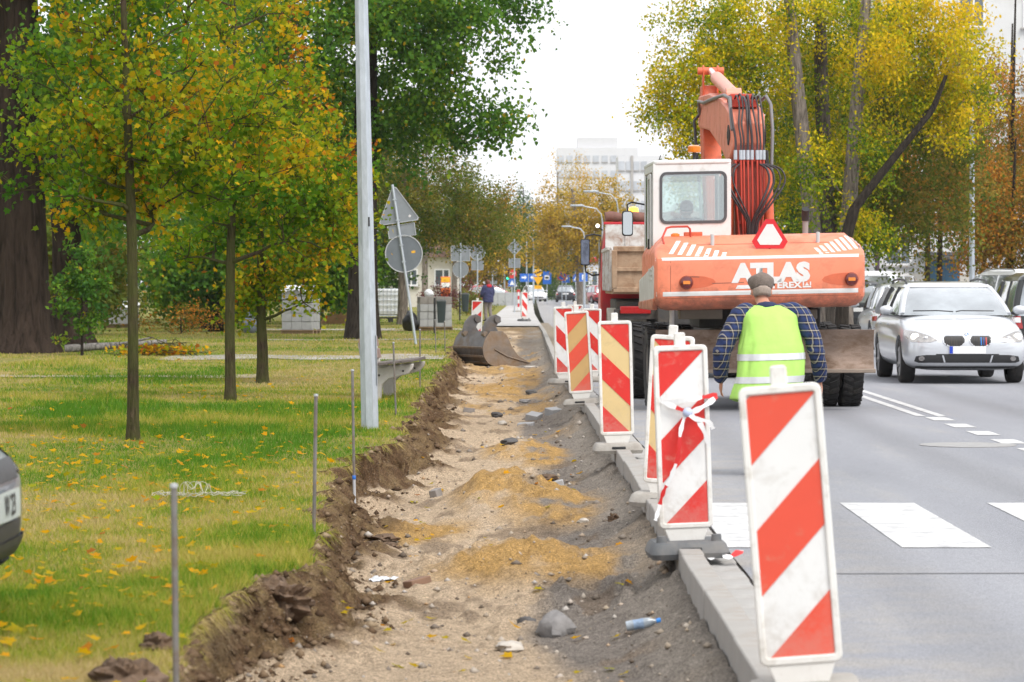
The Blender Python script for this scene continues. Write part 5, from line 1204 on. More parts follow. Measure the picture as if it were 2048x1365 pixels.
for nm, lb, kd, x, y, rz, p_, rl, sc in [
    ('parked_car', 'black parked car with red tail lamp cut by the right picture edge', 'van', 9.40, 61.5, math.pi, P_black, False, .97),
    ('parked_car', 'grey saloon roof between the oncoming estate and the white van', 'hatch', 10.2, 71.0, R(150), P_mid, False, 1.08),
    ('parked_car', 'light silver parked car with red tail lamp behind the oncoming estate', 'hatch', 8.85, 79.0, math.pi, P_lsil, False, 1.05),
    ('parked_car', 'dark grey parked car seen right below the excavator counterweight', 'hatch', 9.9, 97.0, R(172), P_dark, False, 1.1),
    ('parked_car', 'silver car parked deeper in the row behind the dozer blade', 'wagon', 8.8, 108.0, R(165), P_lsil, False, 1.0),
    ('parked_van', 'big white van with roof rails, right behind the oncoming estate', 'van', 12.0, 88.0, R(196), P_white, True, 1.08),
    ('parked_van', 'white van with dark tailgate glass, left of the big white van', 'van', 11.7, 100.0, R(160), P_white, False, 1.08)]:
    o_, B_, b_ = car(nm, lb, kd, (x, y, 0), rz, p_, PK, rails=rl, scale=sc, detail=False)
# far traffic
car('far_car', 'small white hatchback coming towards the works from far', 'hatch', (.55, 290, 0), R(10), P_white, 'cars far down the street', lights='on')
car('far_car', 'dark grey estate crossing the far junction', 'wagon', (4.2, 330, 0), R(70), P_dark, 'cars far down the street')
car('far_car', 'dark car driving away far down the street', 'hatch', (2.9, 284, 0), math.pi, P_dark, 'cars far down the street')
for k, (x, y) in enumerate([(4.4, 262), (5.2, 272), (6.0, 282), (6.9, 292)]):
    car('far_car', ['red', 'white', 'silver', 'second white'][k]+' car in the far row parked beside the lorry mirror', 'hatch', (x, y, 0), R(200), [P_red, P_white, P_lsil, P_white][k], 'cars far down the street')
car('far_car', 'red car behind the low concrete wall', 'hatch', ((1050-CX)*225/FPX, 226, 0), R(95), P_red, 'cars far down the street')
# nose of a grey car on the lawn
lc, B, b_ = car('lawn_car', 'nose of a grey car standing on the lawn at the left edge', 'hatch', (-2.20, 13.3, LZ-.04), R(90), paint('blue_grey', (0.30, 0.33, 0.38), .4), scale=1.07)
decal('air_intake', [[(-.80, .30), (.80, .30), (.80, .37), (-.80, .37)]], B, M_plast, lc, .012, .05)
decal('air_intake', [[(-.80, .23), (.80, .23), (.80, .28), (-.80, .28)]], B, M_plast, lc, .012, .05)
po = decal('number_plate', [[(-.26, .46), (.26, .46), (.26, .57), (-.26, .57)]], B, pm('plate_dull', (.40, .44, .41), .5), lc, .03, .1)
decal('lettering', None, B, M_plast, po, .034, flat=text_bm('W 23', .11, .002, 0, .48))
decal('grille', [[(-.40, .60), (.40, .60), (.46, .68), (-.46, .68)]], B, M_plast, lc, .010, .05)
for o_ in list(bpy.data.objects):
    if '_bvh' in o_: del o_['_bvh']
# ------------------------------------------------------------------ delineator boards on the kerb
M_bw = pm('board_white', (0.70, 0.70, 0.69), 0.45, var=0.03, scale=4, dirt=(0.50, 0.47, 0.43), damt=0.30, dscale=7)
M_by = pm('board_cream', (0.62, 0.46, 0.22), 0.45, var=0.05, scale=4, dirt=(0.45, 0.34, 0.18), damt=0.25, dscale=6)
M_br = pm('board_red', (0.60, 0.022, 0.016), 0.4, var=0.07, scale=5, dirt=(0.56, 0.16, 0.12), damt=0.24, dscale=14)
M_bo = pm('board_red_faded', (0.66, 0.075, 0.040), 0.4, var=0.05, scale=5, dirt=(0.56, 0.16, 0.10), damt=0.10, dscale=14)
M_frame = pm('board_frame', (0.70, 0.69, 0.66), 0.5, var=0.04, scale=5, dirt=(0.42, 0.38, 0.32), damt=0.28, dscale=7)
M_base = pm('base_grey', (0.33, 0.31, 0.28), 0.85, var=0.15, scale=6, dirt=(0.22, 0.19, 0.16), damt=0.4, bmp=.3, bscale=60)
M_based = pm('base_rubber', (0.10, 0.105, 0.11), 0.75, var=0.15, scale=6, dirt=(0.20, 0.185, 0.17), damt=0.45)
for m_ in (M_bw, M_by, M_br, M_bo, M_frame): splash(m_, (.38, .33, .28), .14, .55, .24, 26.0)
def clip_half(poly, a, b, c):            # keep a*u + b*v <= c
    o_ = []
    for i in range(len(poly)):
        p, q = poly[i], poly[(i+1) % len(poly)]; fp = a*p[0]+b*p[1]-c; fq = a*q[0]+b*q[1]-c
        if fp <= 0: o_.append(p)
        if fp*fq < 0: t = fp/(fp-fq); o_.append((p[0]+(q[0]-p[0])*t, p[1]+(q[1]-p[1])*t))
    return o_
def board(label, x, y, z, lean=0.0, yaw=0.0, way=1, field=None, red=None, base=None, dark=False, sc=1.0, pitch=0.0):
    root = empty('delineator_board', (x, y, z), yaw, label, 'traffic board', 'red and white delineator boards along the kerb'); root.rotation_euler = (pitch, lean, yaw); root.scale = (sc,)*3
    field = field or M_bw; red = red or M_br; z0 = .155
    f = MB(); ring_prism(f, rrect(-.148, z0, .148, z0+1.0, .028, 5), rrect(-.122, z0+.03, .122, z0+.97, .008, 5), XZ, -.026, .026); fo = f.build('frame', M_frame, root, None, .006)
    f = MB(); f.prism(rrect(-.1235, z0+.0285, .1235, z0+.9715, .008, 3), XZ, -.015, .015); po_ = f.build('panel', field, root)
    quad = [(-.122, 0.03), (.122, .03), (.122, .97), (-.122, .97)]
    for s0 in (.69, .22, -.25):
        p = quad if way > 0 else quad
        lo_, hi_ = s0+.152, s0+.235+.152
        pp = clip_half(clip_half(quad, -way, 1, hi_), way, -1, -lo_)
        # shift so that the band meets the corners as painted
        if len(pp) < 3: continue
        b_ = MB(); b_.prism([(u, v+z0) for u, v in pp], XZ, -.0185, .0185); b_.build('red_stripe', red, po_)
    h = MB(); h.prism(rrect(-.030, z0+.985, .030, z0+1.07, .012, 4), XZ, -.018, .018); h.build('carry_handle', M_frame, root, None, .005)
    h = MB(); h.prism([(-.12, z0+.002), (.12, z0+.002), (.095, .085), (-.095, .085)], XZ, -.02, .02); h.build('foot', M_frame, root, None, .004)
    b_ = MB(); Bm = M_based if dark else M_base
    b_.loft([rr3(.205, .20, .0), rr3(.215, .21, .03), rr3(.20, .195, .075), rr3(.185, .18, .09)]); bb_ = b_.build('base_plate', Bm, root, 35)
    b_.__init__()
    for s_ in (-1, 1):
        if dark: b_ = MB(); b_.lathe([(0, .085), (.03, .085), (.026, .125), (0, .125)], (s_*.15, -.12, 0), 'Z', 12); b_.build('stacking_knob', Bm, bb_, 40)
    b_ = MB(); b_.box((0, -.196, .052), (.12, .03, .022)); b_.build('grip_slot', M_black, bb_, None, .006)
    return root
def rr3(wx, wy, z): return [Vector((u, v, z)) for u, v in rrect(-wx, -wy, wx, wy, .05, 4)]
def bx(px, s): return (px-CX)/s
board('nearest board, large, white with faded red stripes, leaning left on the kerb', .975, 11.45, .02, R(-4.6), R(-3), 1, M_bw, M_bo)
board('second board, white with bright red stripes and tape tied round it', .845, 17.5, .045, R(-2.0), R(4), 1, M_bw, M_br, dark=True)
board('cream and red board half hidden behind the taped board', .885, 21.6, .035, R(3.2), R(-12), -1, M_by, M_br, sc=1.0)
board('cream board with deep red stripes standing left of the excavator wheel', .745, 28.0, .06, R(-1.4), R(2), -1, M_by, M_br)
board('yellowed board with worn red stripes in the middle of the row', .605, 39.0, .055, R(-3.6), R(-8), 1, pm('board_ochre', (0.52, 0.33, 0.13), .5, var=.06, dirt=(.40, .26, .12), damt=.35), M_bo)
board('white and red board just left behind the yellowed board', .475, 47.5, .05, R(-1), R(18), -1)
board('white and red board just right behind the yellowed board', .93, 50.5, .0, R(.5), R(-15), -1)
board('board showing only its red top above the yellowed board', .80, 60, .0, R(0), R(0), 1)
board('far white and red board at the end of the trench on the pavement', -.33, 126, .095, R(1), R(35), -1, dark=True)
board('red and white board standing behind the digging bucket', -1.52, 86, -.05, R(2), R(-10), 1)

# barrier tape knotted round the second board
def ribbon_mesh(name, pts, w, mats, parent=None, step=2, nrm=(0, -1, 0)):
    mb = MB(); pts = [Vector(p) for p in pts]; n = Vector(nrm); L = []
    for i, p in enumerate(pts):
        t = (pts[min(i+1, len(pts)-1)]-pts[max(i-1, 0)]).normalized(); s_ = t.cross(n).normalized()*w*.5*(.75+.25*math.sin(i*1.9)); L.append((p-s_, p+s_))
    for i in range(len(L)-1):
        mb.cur = (i//step) % 2; a, b_ = L[i], L[i+1]; e_ = n*-.0015
        mb.add([a[0], a[1], b_[1], b_[0], a[0]+e_, a[1]+e_, b_[1]+e_, b_[0]+e_], [(0, 1, 2, 3), (7, 6, 5, 4), (0, 3, 7, 4), (1, 5, 6, 2)])
    return mb.build(name, mats, parent)
M_tape = [pm('tape_white', (.74, .74, .74), .45, var=.05), pm('tape_red', (.58, .02, .02), .45, var=.05)]
tp = empty('barrier_tape', (.845, 17.5, .045), 0, 'red and white barrier tape knotted in a bow round the second board', 'tape')
F_ = -.055
ribbon_mesh('band', smooth_path([(-.165, F_+.05, .86), (-.12, F_, .84), (-.02, F_, .80), (.02, F_-.01, .79), (.10, F_, .83), (.165, F_+.05, .875)], 16), .034, M_tape, tp, 5)
ribbon_mesh('band', smooth_path([(-.165, F_+.05, .84), (-.05, F_-.004, .85), (.05, F_-.004, .865), (.165, F_+.05, .885)], 12), .03, M_tape, tp, 9)
ribbon_mesh('bow', smooth_path([(.0, F_-.01, .79), (.06, F_-.04, .74), (.10, F_-.03, .66), (.115, F_-.02, .60)], 10), .032, [M_tape[0]]*2, tp)
ribbon_mesh('bow', smooth_path([(.0, F_-.01, .79), (.03, F_-.05, .76), (.11, F_-.03, .74), (.14, F_-.02, .70)], 10), .03, [M_tape[0]]*2, tp)
ribbon_mesh('tail', smooth_path([(-.01, F_-.01, .79), (-.04, F_-.03, .68), (-.05, F_-.03, .56), (-.09, F_-.02, .44), (-.13, F_-.01, .36), (-.155, F_, .27), (-.175, F_-.01, .20)], 30), .026, M_tape, tp, 6)
kn = MB(); kn.ball((0, F_-.02, .79), (.028, .02, .026)); kn.build('knot', pm('tape_blue', (.45, .52, .70), .45), tp, 60)
tw2 = empty('barrier_tape', (1.0, 17.3, .03), 0, 'crumpled tape end lying on the gutter below the taped board', 'tape')
ribbon_mesh('strip', smooth_path([(-.05, 0, .02), (.02, .05, .05), (.06, -.02, .03), (.13, .04, .06), (.10, .1, .03)], 16), .05, M_tape, tw2, 3, (0, -.5, .85))

# ------------------------------------------------------------------ marking rods along the trench edge
M_rod = pm('rod_steel', (0.20, 0.19, 0.18), 0.5, metal=.5, var=.25, scale=12, dirt=(.16, .10, .06), damt=.45, dscale=9)
M_rodw = pm('rod_grey', (0.42, 0.43, 0.45), 0.5, var=.12)
M_blue = pm('tape_blue_band', (0.02, 0.14, 0.52), 0.5)
for lb, px, yb, h, tz, dx in [('nearest steel rod, capped, at the bottom of the picture', None, None, 1.15, 0, -.015), ('second steel rod from the camera with blue tape band', 625, 1190, 1.14, .30, .02), ('third steel rod, dark topped, before the lamp post', 710, 1035, 1.12, .29, -.02),
                         ('fourth steel rod, standing before the bench', 795, 895, 1.14, .27, -.045), ('fifth steel rod, just right of the bench', 840, 826, 1.15, 0, 0), ('thin rod left beside the digging bucket', 873, 742, 1.05, 0, -.03), ('pale thin rod touching the digging bucket', 891, 738, 1.0, .3, -.02)]:
    if px is None: p = Vector((-1.135, 10.26, -.27))
    else: p = gr(px, yb, -.25)
    ro = empty('marking_rod', (p.x, p.y, p.z-.03), 0, lb, 'rod', 'steel marking rods along the trench edge')
    b_ = MB(); b_.tube([(dx*.35, 0, .34), (dx, 0, h+.03)], .0105, 8); b_.build('shaft', M_rod, ro, 60)
    b_ = MB(); b_.tube([(0, 0, -.1), (dx*.35, 0, .34)], .0115, 8); b_.build('lower_shaft', M_rodw if tz else M_rod, ro, 60)
    b_ = MB(); b_.lathe([(0, 0), (.013, 0), (.013, .012), (0, .014)], (dx, 0, h+.03), 'Z', 10); b_.build('cap', M_rodw, ro, 40)
    if tz: b_ = MB(); b_.lathe([(.0125, 0), (.014, .002), (.014, .028), (.0125, .03)], (dx*(.35+.65*(tz-.28)), 0, tz+.03), 'Z', 10); b_.build('blue_band', M_blue, ro, 40)

# ------------------------------------------------------------------ lamp posts and signs
p = gr(740, 858, LZ); lp = empty('lamp_post', (p.x, p.y, LZ-.02), 0, 'galvanised octagonal lamp post beside the trench, marked 1', 'lamp post'); lp.rotation_euler = (0, R(-1.15), 0)
b_ = MB(); b_.loft([[Vector((r_*math.cos(math.pi*(2*k+1)/8), r_*math.sin(math.pi*(2*k+1)/8), z)) for k in range(8)] for z, r_ in ((-.1, .092), (1.0, .088), (4.0, .070), (8.0, .048))]); b_.build('shaft', M_galv, lp, None, .004)
b_ = MB(); b_.prism(rrect(-.05, .45, .05, .95, .01, 3), lambda u, v, t: (t, u, v), .0815, .0835); b_.build('service_door', M_galv, lp)
text('lettering', '1', M_black, lp, lambda u, v: Vector((.035+u, -.0775-.0, 2.03+v)), .13, .002)
b_ = MB(); b_.tube([(0, 0, 7.9), (.3, 0, 8.3), (1.3, 0, 8.45)], .03, 8); b_.build('arm', M_galv, lp, 60)
b_ = MB(); b_.box((1.55, 0, 8.45), (.55, .2, .09)); b_.build('lantern', M_galv, lp, None, .03)
M_sback = pm('sign_back', (0.23, 0.25, 0.27), 0.5, metal=.35, var=.10, scale=3, dirt=(.25, .26, .27), damt=.3)
M_srim = pm('sign_rim', (0.52, 0.53, 0.54), 0.4, metal=.4, var=.05)
def tri_sign(s): return [(0, s*.62), (-s*.06, s*.58), (-s*.50, -s*.24), (-s*.47, -s*.30), (s*.47, -s*.30), (s*.50, -s*.24), (s*.06, s*.58)]
def plate(root, name, out, cx, cz, mat, y=0.0, rim=True, t=.012, face=None):
    n = len(out); mx_ = lambda k: [(cx+u*k, cz+v*k) for u, v in out]
    b_ = MB(); b_.prism(mx_(1.0), XZ, y, y+t); o_ = b_.build(name, mat, root)
    if rim: b_ = MB(); ring_prism(b_, mx_(1.0), mx_(.955), XZ, y-.018, y-.001); b_.build('rim', M_srim, o_)
    return o_
def pole(root, h, r_=.032, mat=None): b_ = MB(); b_.tube([(0, 0, -.1), (0, 0, h)], r_, 10); return b_.build('pole', mat or M_galv, root, 60)
p = gr(832, 690, LZ); sg = empty('leaning_sign', (p.x, p.y, LZ), 0, 'leaning road sign post with triangle, plate and disc seen from behind', 'road sign'); sg.rotation_euler = (0, R(-8.4), 0)
pole(sg, 3.86)
def sgp(root, y=.04):
    t_ = plate(root, 'triangle_plate', tri_sign(.95), .03, 3.22, M_sback, y); b_ = MB(); b_.lathe([(0, 0), (.03, 0), (.03, .004), (0, .004)], (.30, y-.004, 3.06), Matrix.Rotation(math.pi/2, 3, 'X'), 12); b_.build('sticker', pm('sticker', (.62, .60, .60), .5), t_)
    plate(root, 'small_plate', [(-.33, -.15), (.33, -.15), (.33, .15), (-.33, .15)], .06, 2.74, M_sback, y)
    d_ = plate(root, 'disc_plate', circ(0, 0, .45, n=32), .03, 2.19, pm('disc_back', (.155, .175, .195), .45, metal=.4, var=.12, scale=3), y)
    b_ = MB(); b_.box((.26, y-.003, 2.20), (.09, .004, .055)); b_.build('yellow_sticker', pm('sticker_yellow', (.72, .38, .02), .5), d_)
    for z in (3.5, 3.0, 2.62, 2.4, 2.0): b_ = MB(); b_.box((0, y-.03, z), (.09, .10, .03)); b_.build('clamp', M_galv, root)
sgp(sg)
def back_sign(label, px, d, items, h, zg=LZ):
    ro = empty('road_sign', ((px-CX)*d/FPX, d, zg), 0, label, 'road sign'); pole(ro, h)
    for kind, cz, s, mt in items:
        out = {'disc': circ(0, 0, s, n=24), 'dia': [(0, s), (-s, 0), (0, -s), (s, 0)], 'rect': [(-s, -s*.8), (s, -s*.8), (s, s*.8), (-s, s*.8)], 'tri': tri_sign(s*2), 'wide': [(-s, -s*.35), (s, -s*.35), (s, s*.35), (-s, s*.35)]}[kind]
        plate(ro, {'disc': 'disc_plate', 'dia': 'diamond_plate', 'rect': 'square_plate', 'tri': 'triangle_plate', 'wide': 'small_plate'}[kind], out, 0, cz, mt, .035)
    return ro
back_sign('grey diamond sign with square plate seen from behind, left of the double lamp', 1029, 165, [('dia', 3.35, .40, M_sback), ('rect', 2.55, .30, M_sback)], 3.8)
back_sign('round sign with plates seen from behind, right of the linden crown', 955, 160, [('disc', 3.05, .40, M_sback), ('rect', 2.4, .30, M_sback)], 3.5)
back_sign('broad grey sign back half hidden by the linden leaves', 921, 150, [('rect', 2.9, .45, M_sback), ('disc', 2.15, .38, M_sback)], 3.4)
back_sign('small pair of grey sign backs above the woman', 985, 230, [('rect', 2.35, .32, M_sback), ('wide', 1.6, .32, M_sback)], 3.0)
B_blue = pm('sign_blue', (.015, .12, .50), .4); B_yel = pm('sign_yellow', (.75, .38, .01), .4); B_red = pm('sign_red', (.60, .02, .03), .4); W_ = M_plate
def front_sign(label, px, py, d, build, h=None, zg=0.0):
    z = CAMZ-(py-CY)*d/FPX; ro = empty('road_sign', ((px-CX)*d/FPX, d, zg), 0, label, 'road sign', 'road signs at the far junction'); pole(ro, z+.35, .035); build(ro, z); return ro
SQ = lambda s, k=1.0: [(-s, -s*k), (s, -s*k), (s, s*k), (-s, s*k)]
def s_park(ro, z): o_ = plate(ro, 'face', SQ(.32), 0, z, B_blue, -.06); text('lettering', 'P', W_, o_, lambda u, v: Vector((u, -.085, z-.18+v)), .52, .02)
def s_nopark(ro, z):
    plate(ro, 'face', circ(0, 0, .36, n=24), 0, z, B_red, -.06, False); o_ = plate(ro, 'field', circ(0, 0, .28, n=24), 0, z, B_blue, -.065, False)
    b_ = MB(); b_.prism([(-.22, .16), (-.16, .22), (.22, -.16), (.16, -.22)], lambda u, v, t: (u, t, z+v), -.075, -.068); b_.build('bar', B_red, o_)
def s_ped(ro, z):
    o_ = plate(ro, 'face', SQ(.32), 0, z, B_blue, -.06); b_ = MB(); b_.prism([(-.24, -.22), (.24, -.22), (0, .22)], lambda u, v, t: (u, t, z+v), -.075, -.064); q_ = b_.build('triangle', W_, o_)
    b_ = MB(); b_.prism([(-.09, -.18), (-.04, -.18), (0, -.06), (.05, -.18), (.1, -.18), (.04, .02), (-.03, .02)], lambda u, v, t: (u, t, z+v), -.085, -.077); b_.build('walker', M_black, q_)
def s_stop(ro, z):
    o_ = plate(ro, 'face', [(.38*math.cos(R(22.5+45*k)), .38*math.sin(R(22.5+45*k))) for k in range(8)], 0, z, B_red, -.06, False); text('lettering', 'STOP', W_, o_, lambda u, v: Vector((u, -.07, z-.07+v)), .24, .008)
    p_ = plate(ro, 'lower_face', SQ(.30), 0, z-.72, B_blue, -.06, False); b_ = MB(); b_.prism([(-.2, -.2), (.2, -.2), (0, .2)], lambda u, v, t: (u, t, z-.72+v), -.075, -.064); b_.build('triangle', W_, p_)
def s_arrow(ro, z):
    for s_ in (-1, 1):
        o_ = plate(ro, 'face', SQ(.34), s_*.38, z, B_blue, -.06, False); b_ = MB(); b_.prism([(-.2, -.05), (.05, -.05), (.05, -.15), (.24, .04), (.05, .2), (.05, .08), (-.2, .08)], lambda u, v, t: (s_*.38+u*-s_, t, z+v), -.075, -.064); b_.build('arrow', W_, o_)
def s_yield(ro, z):
    o_ = plate(ro, 'face', SQ(.26), 0, z, W_, -.06, False); o_.rotation_euler = (0, 0, 0); 
    plate(ro, 'priority_diamond', [(0, .38), (-.38, 0), (0, -.38), (.38, 0)], 0, z+.02, B_yel, -.07, False); plate(ro, 'diamond_bar', [(-.30, -.05), (-.2, -.16), (.3, .05), (.2, .16)], 0, z+.02, M_black, -.08, False)
    plate(ro, 'yield_triangle', [(-.42, .32), (.42, .32), (0, -.38)], 0, z-.66, B_yel, -.06, False); plate(ro, 'small_plate', SQ(.30, .5), 0, z-1.18, B_yel, -.06, False)
def s_bus(ro, z):
    o_ = plate(ro, 'face', SQ(.34, 1.5), 0, z, B_blue, -.06, False); b_ = MB(); b_.prism(rrect(-.2, -.16, .2, .2, .04, 3), lambda u, v, t: (u, t, z+v), -.075, -.064); q_ = b_.build('field', W_, o_)
    b_ = MB(); b_.prism(rrect(-.14, -.08, .14, .08, .03, 3), lambda u, v, t: (u, t, z+v), -.085, -.077); b_.build('bus_symbol', M_black, q_)
for lb, px, py, d, fn in [('red stop sign over a blue crossing sign at the far junction', 1024, 548, 262, s_stop), ('pair of blue lane arrow signs under the double lamp', 1057, 556, 270, s_arrow), ('yellow give way sign under a yellow priority diamond', 1076, 546, 262, s_yield),
                          ('blue bus stop sign between the yellow sign and no parking disc', 1094, 556, 258, s_bus), ('blue no parking disc with red rim far down the street', 1124, 553, 250, s_nopark), ('small blue P sign beside the no parking disc', 1132, 558, 256, s_park),
                          ('blue pedestrian crossing sign left of the big P sign', 1153, 556, 262, s_ped), ('blue P sign left of the lorry mirror', 1167, 555, 235, s_park)]:
    front_sign(lb, px, py, d, fn)
def street_lamp(label, px, ptop, d, arms, h_arm=.9, zg=0.0, r_=.07, group='street lamps far along the road'):
    z = CAMZ-(ptop-CY)*d/FPX; ro = empty('street_lamp', ((px-CX)*d/FPX, d, zg), 0, label, 'street lamp', group)
    b_ = MB(); b_.tube([(0, 0, -.1), (0, 0, z*.5), (0, 0, z-.7)], [r_*1.2, r_, r_*.75], 10); b_.build('pole', M_galv, ro, 60)
    for s_, L in arms:
        b_ = MB(); b_.tube([(0, 0, z-.75), (s_*.06, 0, z-.35), (s_*.3, 0, z-.08), (s_*(.5+.3*L), 0, z), (s_*L, 0, z+.06)], r_*.6, 8); a_ = b_.build('arm', M_galv, ro, 60)
        b_ = MB(); b_.box((s_*(L+.25), 0, z+.06), (.62, .2, .09)); b_.build('lantern', M_galv, a_, None, .03)
street_lamp('double armed street lamp at the end of the street', 1053, 461, 300, [(-1, 1.6), (1, 1.6)])
street_lamp('single armed street lamp just right of the double one', 1067, 471, 270, [(-1, 1.5)])
street_lamp('street lamp arching left over the lorry, nearest of the right row', 1205, 414, 150, [(-1, .95)], r_=.045)
street_lamp('street lamp behind the lorry beacon, topmost of the right row', 1236, 386, 140, [(-1, .95)], r_=.04)
street_lamp('street lamp behind the lorry mirror, lowest of the right row', 1169, 455, 210, [(-1, .95)], r_=.06)
street_lamp('tall slim grey lamp post before the rust brown trees', 1944, 132, 94, [(-1, .6)], r_=.075, group=None)
tl = empty('traffic_light', ((1009-CX)*255/FPX, 255, 0), 0, 'traffic light with green lamp lit at the far junction', 'traffic light')
b_ = MB(); b_.tube([(0, 0, 0), (0, 0, 2.9), (-.2, 0, 3.3), (-.7, 0, 3.5)], .06, 8); b_.build('pole', M_galv, tl, 60)
b_ = MB(); b_.box((.25, 0, 2.35), (.30, .25, .95)); hs = b_.build('signal_head', M_black, tl, None, .03)
for k, mt in enumerate((pm('lamp_off_red', (.10, .01, .01), .3), pm('lamp_off_amber', (.10, .05, .01), .3), pm('lamp_green', (.02, .75, .40), .3, emit=1.6))):
    b_ = MB(); b_.lathe([(0, 0), (.10, 0), (.10, .02), (0, .03)], (.25, -.13, 2.63-.29*k), Matrix.Rotation(math.pi/2, 3, 'X'), 14); b_.build('lamp', mt, hs, 40)
fp = empty('flag_post', ((1037-CX)*170/FPX, 170, .095), 0, 'slim red and white post on a round foot beside the concrete wall', 'post')
for k in range(5): b_ = MB(); b_.tube([(0, 0, .05+.2*k), (0, 0, .25+.2*k)], .05, 10); b_.build('segment', B_red if k % 2 else M_plate, fp, 60)
b_ = MB(); b_.lathe([(0, 0), (.30, 0), (.28, .06), (0, .07)], (0, 0, 0), 'Z', 18); b_.build('foot', M_base, fp, 40)
b_ = MB(); b_.box((0, 0, 1.08), (.16, .05, .18)); b_.build('flag', B_red, fp, None, .01)
wl_ = empty('concrete_wall', (-1.9, 220, .09), R(8), 'low grey concrete wall of slabs beyond the woman', 'wall')
for k in range(6): b_ = MB(); b_.box((-1.25+.5*k, 0, .46), (.488, .14, .92)); b_.build('slab', pm('wall_slab', (.34, .35, .36), .8, var=.1), wl_, None, .015)

# ------------------------------------------------------------------ digging bucket lying in the trench
bk = empty('digging_bucket', (-1.10, 70.2, trench_z(-1.1, 70.2)-.03), R(30), 'rusty brown excavator bucket lying in the trench', 'bucket')
M_bkt = pm('bucket_steel', (0.21, 0.165, 0.13), 0.5, metal=.3, var=.25, scale=4, dirt=(.20, .125, .065), damt=.55, dscale=4, bmp=.25, bscale=30)
M_bki = pm('bucket_dark', (0.12, 0.112, 0.108), 0.45, metal=.4, var=.3, scale=5, dirt=(.15, .10, .06), damt=.4)
bpts = [(.20, .80), (.07, .64), (.0, .44), (.03, .25), (.13, .10), (.30, .02), (.55, 0), (.95, .03), (1.30, .06)]
inner = [(.225, .785), (.10, .63), (.032, .44), (.06, .26), (.15, .125), (.31, .048), (.55, .028), (.95, .056), (1.30, .075)]
WQ = 1.35
b_ = MB()
n_ = len(bpts); vs_ = [(u, q_, v) for q_ in (0, WQ) for u, v in bpts]+[(u, q_, v) for q_ in (0, WQ) for u, v in inner]; fs = []
for i in range(n_-1):
    fs += [(i, i+1, n_+i+1, n_+i), (2*n_+i, 3*n_+i, 3*n_+i+1, 2*n_+i+1)]
fs += [(0, n_, 3*n_, 2*n_), (n_-1, 3*n_-1, 4*n_-1, 2*n_-1)]; b_.add(vs_, fs); b_.build('shell', M_bki, bk, 25)
side = bpts[1:]+[(1.12, .14), (.90, .26), (.74, .46), (.62, .70), (.50, .80), (.2, .80)]
for q_ in (0, WQ):
    b_ = MB(); b_.prism(side, lambda u, v, t: (u, t, v), q_-.014, q_+.014); so_ = b_.build('side_plate', M_bkt, bk, None, .004)
    b_ = MB(); b_.tube([(.30, q_-.022, .40), (.62, q_-.022, .24), (1.15, q_-.022, .10)], .016, 6); b_.build('weld_bar', M_bkt, so_, 60)
ear = [(.10, .60), (.06, .80), (.12, 1.0), (.25, 1.13), (.40, 1.17), (.52, 1.11), (.53, 1.0), (.44, .96), (.40, .88), (.46, .80), (.40, .60)]
for q_ in (.12, 1.02):
    b_ = MB(); b_.prism(ear, lambda u, v, t: (u, t, v), q_-.025, q_+.025); eo_ = b_.build('hinge_ear', M_bki, bk, None, .008)
    b_ = MB(); b_.lathe([(0, -.07), (.075, -.07), (.075, .07), (0, .07)], (.42, q_, 1.06), 'Y', 16); b_.build('hinge_boss', M_bki, eo_, 40)
    b_ = MB(); b_.lathe([(0, -.06), (.06, -.06), (.06, .06), (0, .06)], (.12, q_, .74), 'Y', 14); b_.build('hinge_boss', M_bkt, eo_, 40)
for z_, p_ in ((.10, .118), (.25, .022), (.44, -.008)):
    b_ = MB(); b_.box((p_, WQ/2, z_), (.02, WQ-.04, .05), rotm(0, R(-35 if z_ < .2 else -10), 0)); b_.build('wear_strip', M_bkt, bk, None, .004)
b_ = MB(); b_.box((1.28, WQ/2, .075), (.16, WQ+.06, .03), rotm(0, R(-3), 0)); b_.build('cutting_lip', M_steel, bk, None, .006)

# ------------------------------------------------------------------ bench, bins, pallets and other things on the lawn
p = gr(775, 800, LZ); bn = empty('bench', (p.x-.10, p.y, LZ-.01), R(-4), 'concrete bench with grey slats behind the lamp post', 'bench')
M_conc = pm('bench_concrete', (.42, .40, .37), .85, var=.12, scale=6, bmp=.25, bscale=60, dirt=(.28, .25, .22), damt=.35); M_slat = pm('bench_slat', (.12, .10, .09), .7, var=.25, scale=6, stretch=(6, 1, 6))
for y in (0, 1.35):
    b_ = MB(); b_.prism([(-.10, 0), (.02, 0), (.04, .20), (.12, .27), (.36, .33), (.42, .40), (.43, .46), (-.14, .40), (-.20, .72), (-.27, .72), (-.20, .30), (-.12, .18)], lambda u, v, t: (u, t, v), y-.045, y+.045); so_ = b_.build('support', M_conc, bn, None, .014)
    for x, z in ((.0, .345), (.30, .40)):
        b_ = MB(); b_.lathe([(0, 0), (.014, 0), (.012, .008), (0, .008)], (x, y-.045, z-.03), Matrix.Rotation(math.pi/2, 3, 'X'), 10); b_.build('bolt', M_chassis, so_, 40)
for k in range(4): b_ = MB(); b_.box((-.08+.145*k, .675, .425+.016*k+.02), (.125, 1.75, .035), rotm(0, R(-6), 0)); b_.build('seat_slat', M_slat, bn, None, .006)
for k in range(2): b_ = MB(); b_.box((-.185-.03*k, .675, .56+.15*k), (.035, 1.75, .125), rotm(0, R(-11), 0)); b_.build('back_slat', pm('back_slat', (.24, .16, .13), .7, var=.2), bn, None, .006)
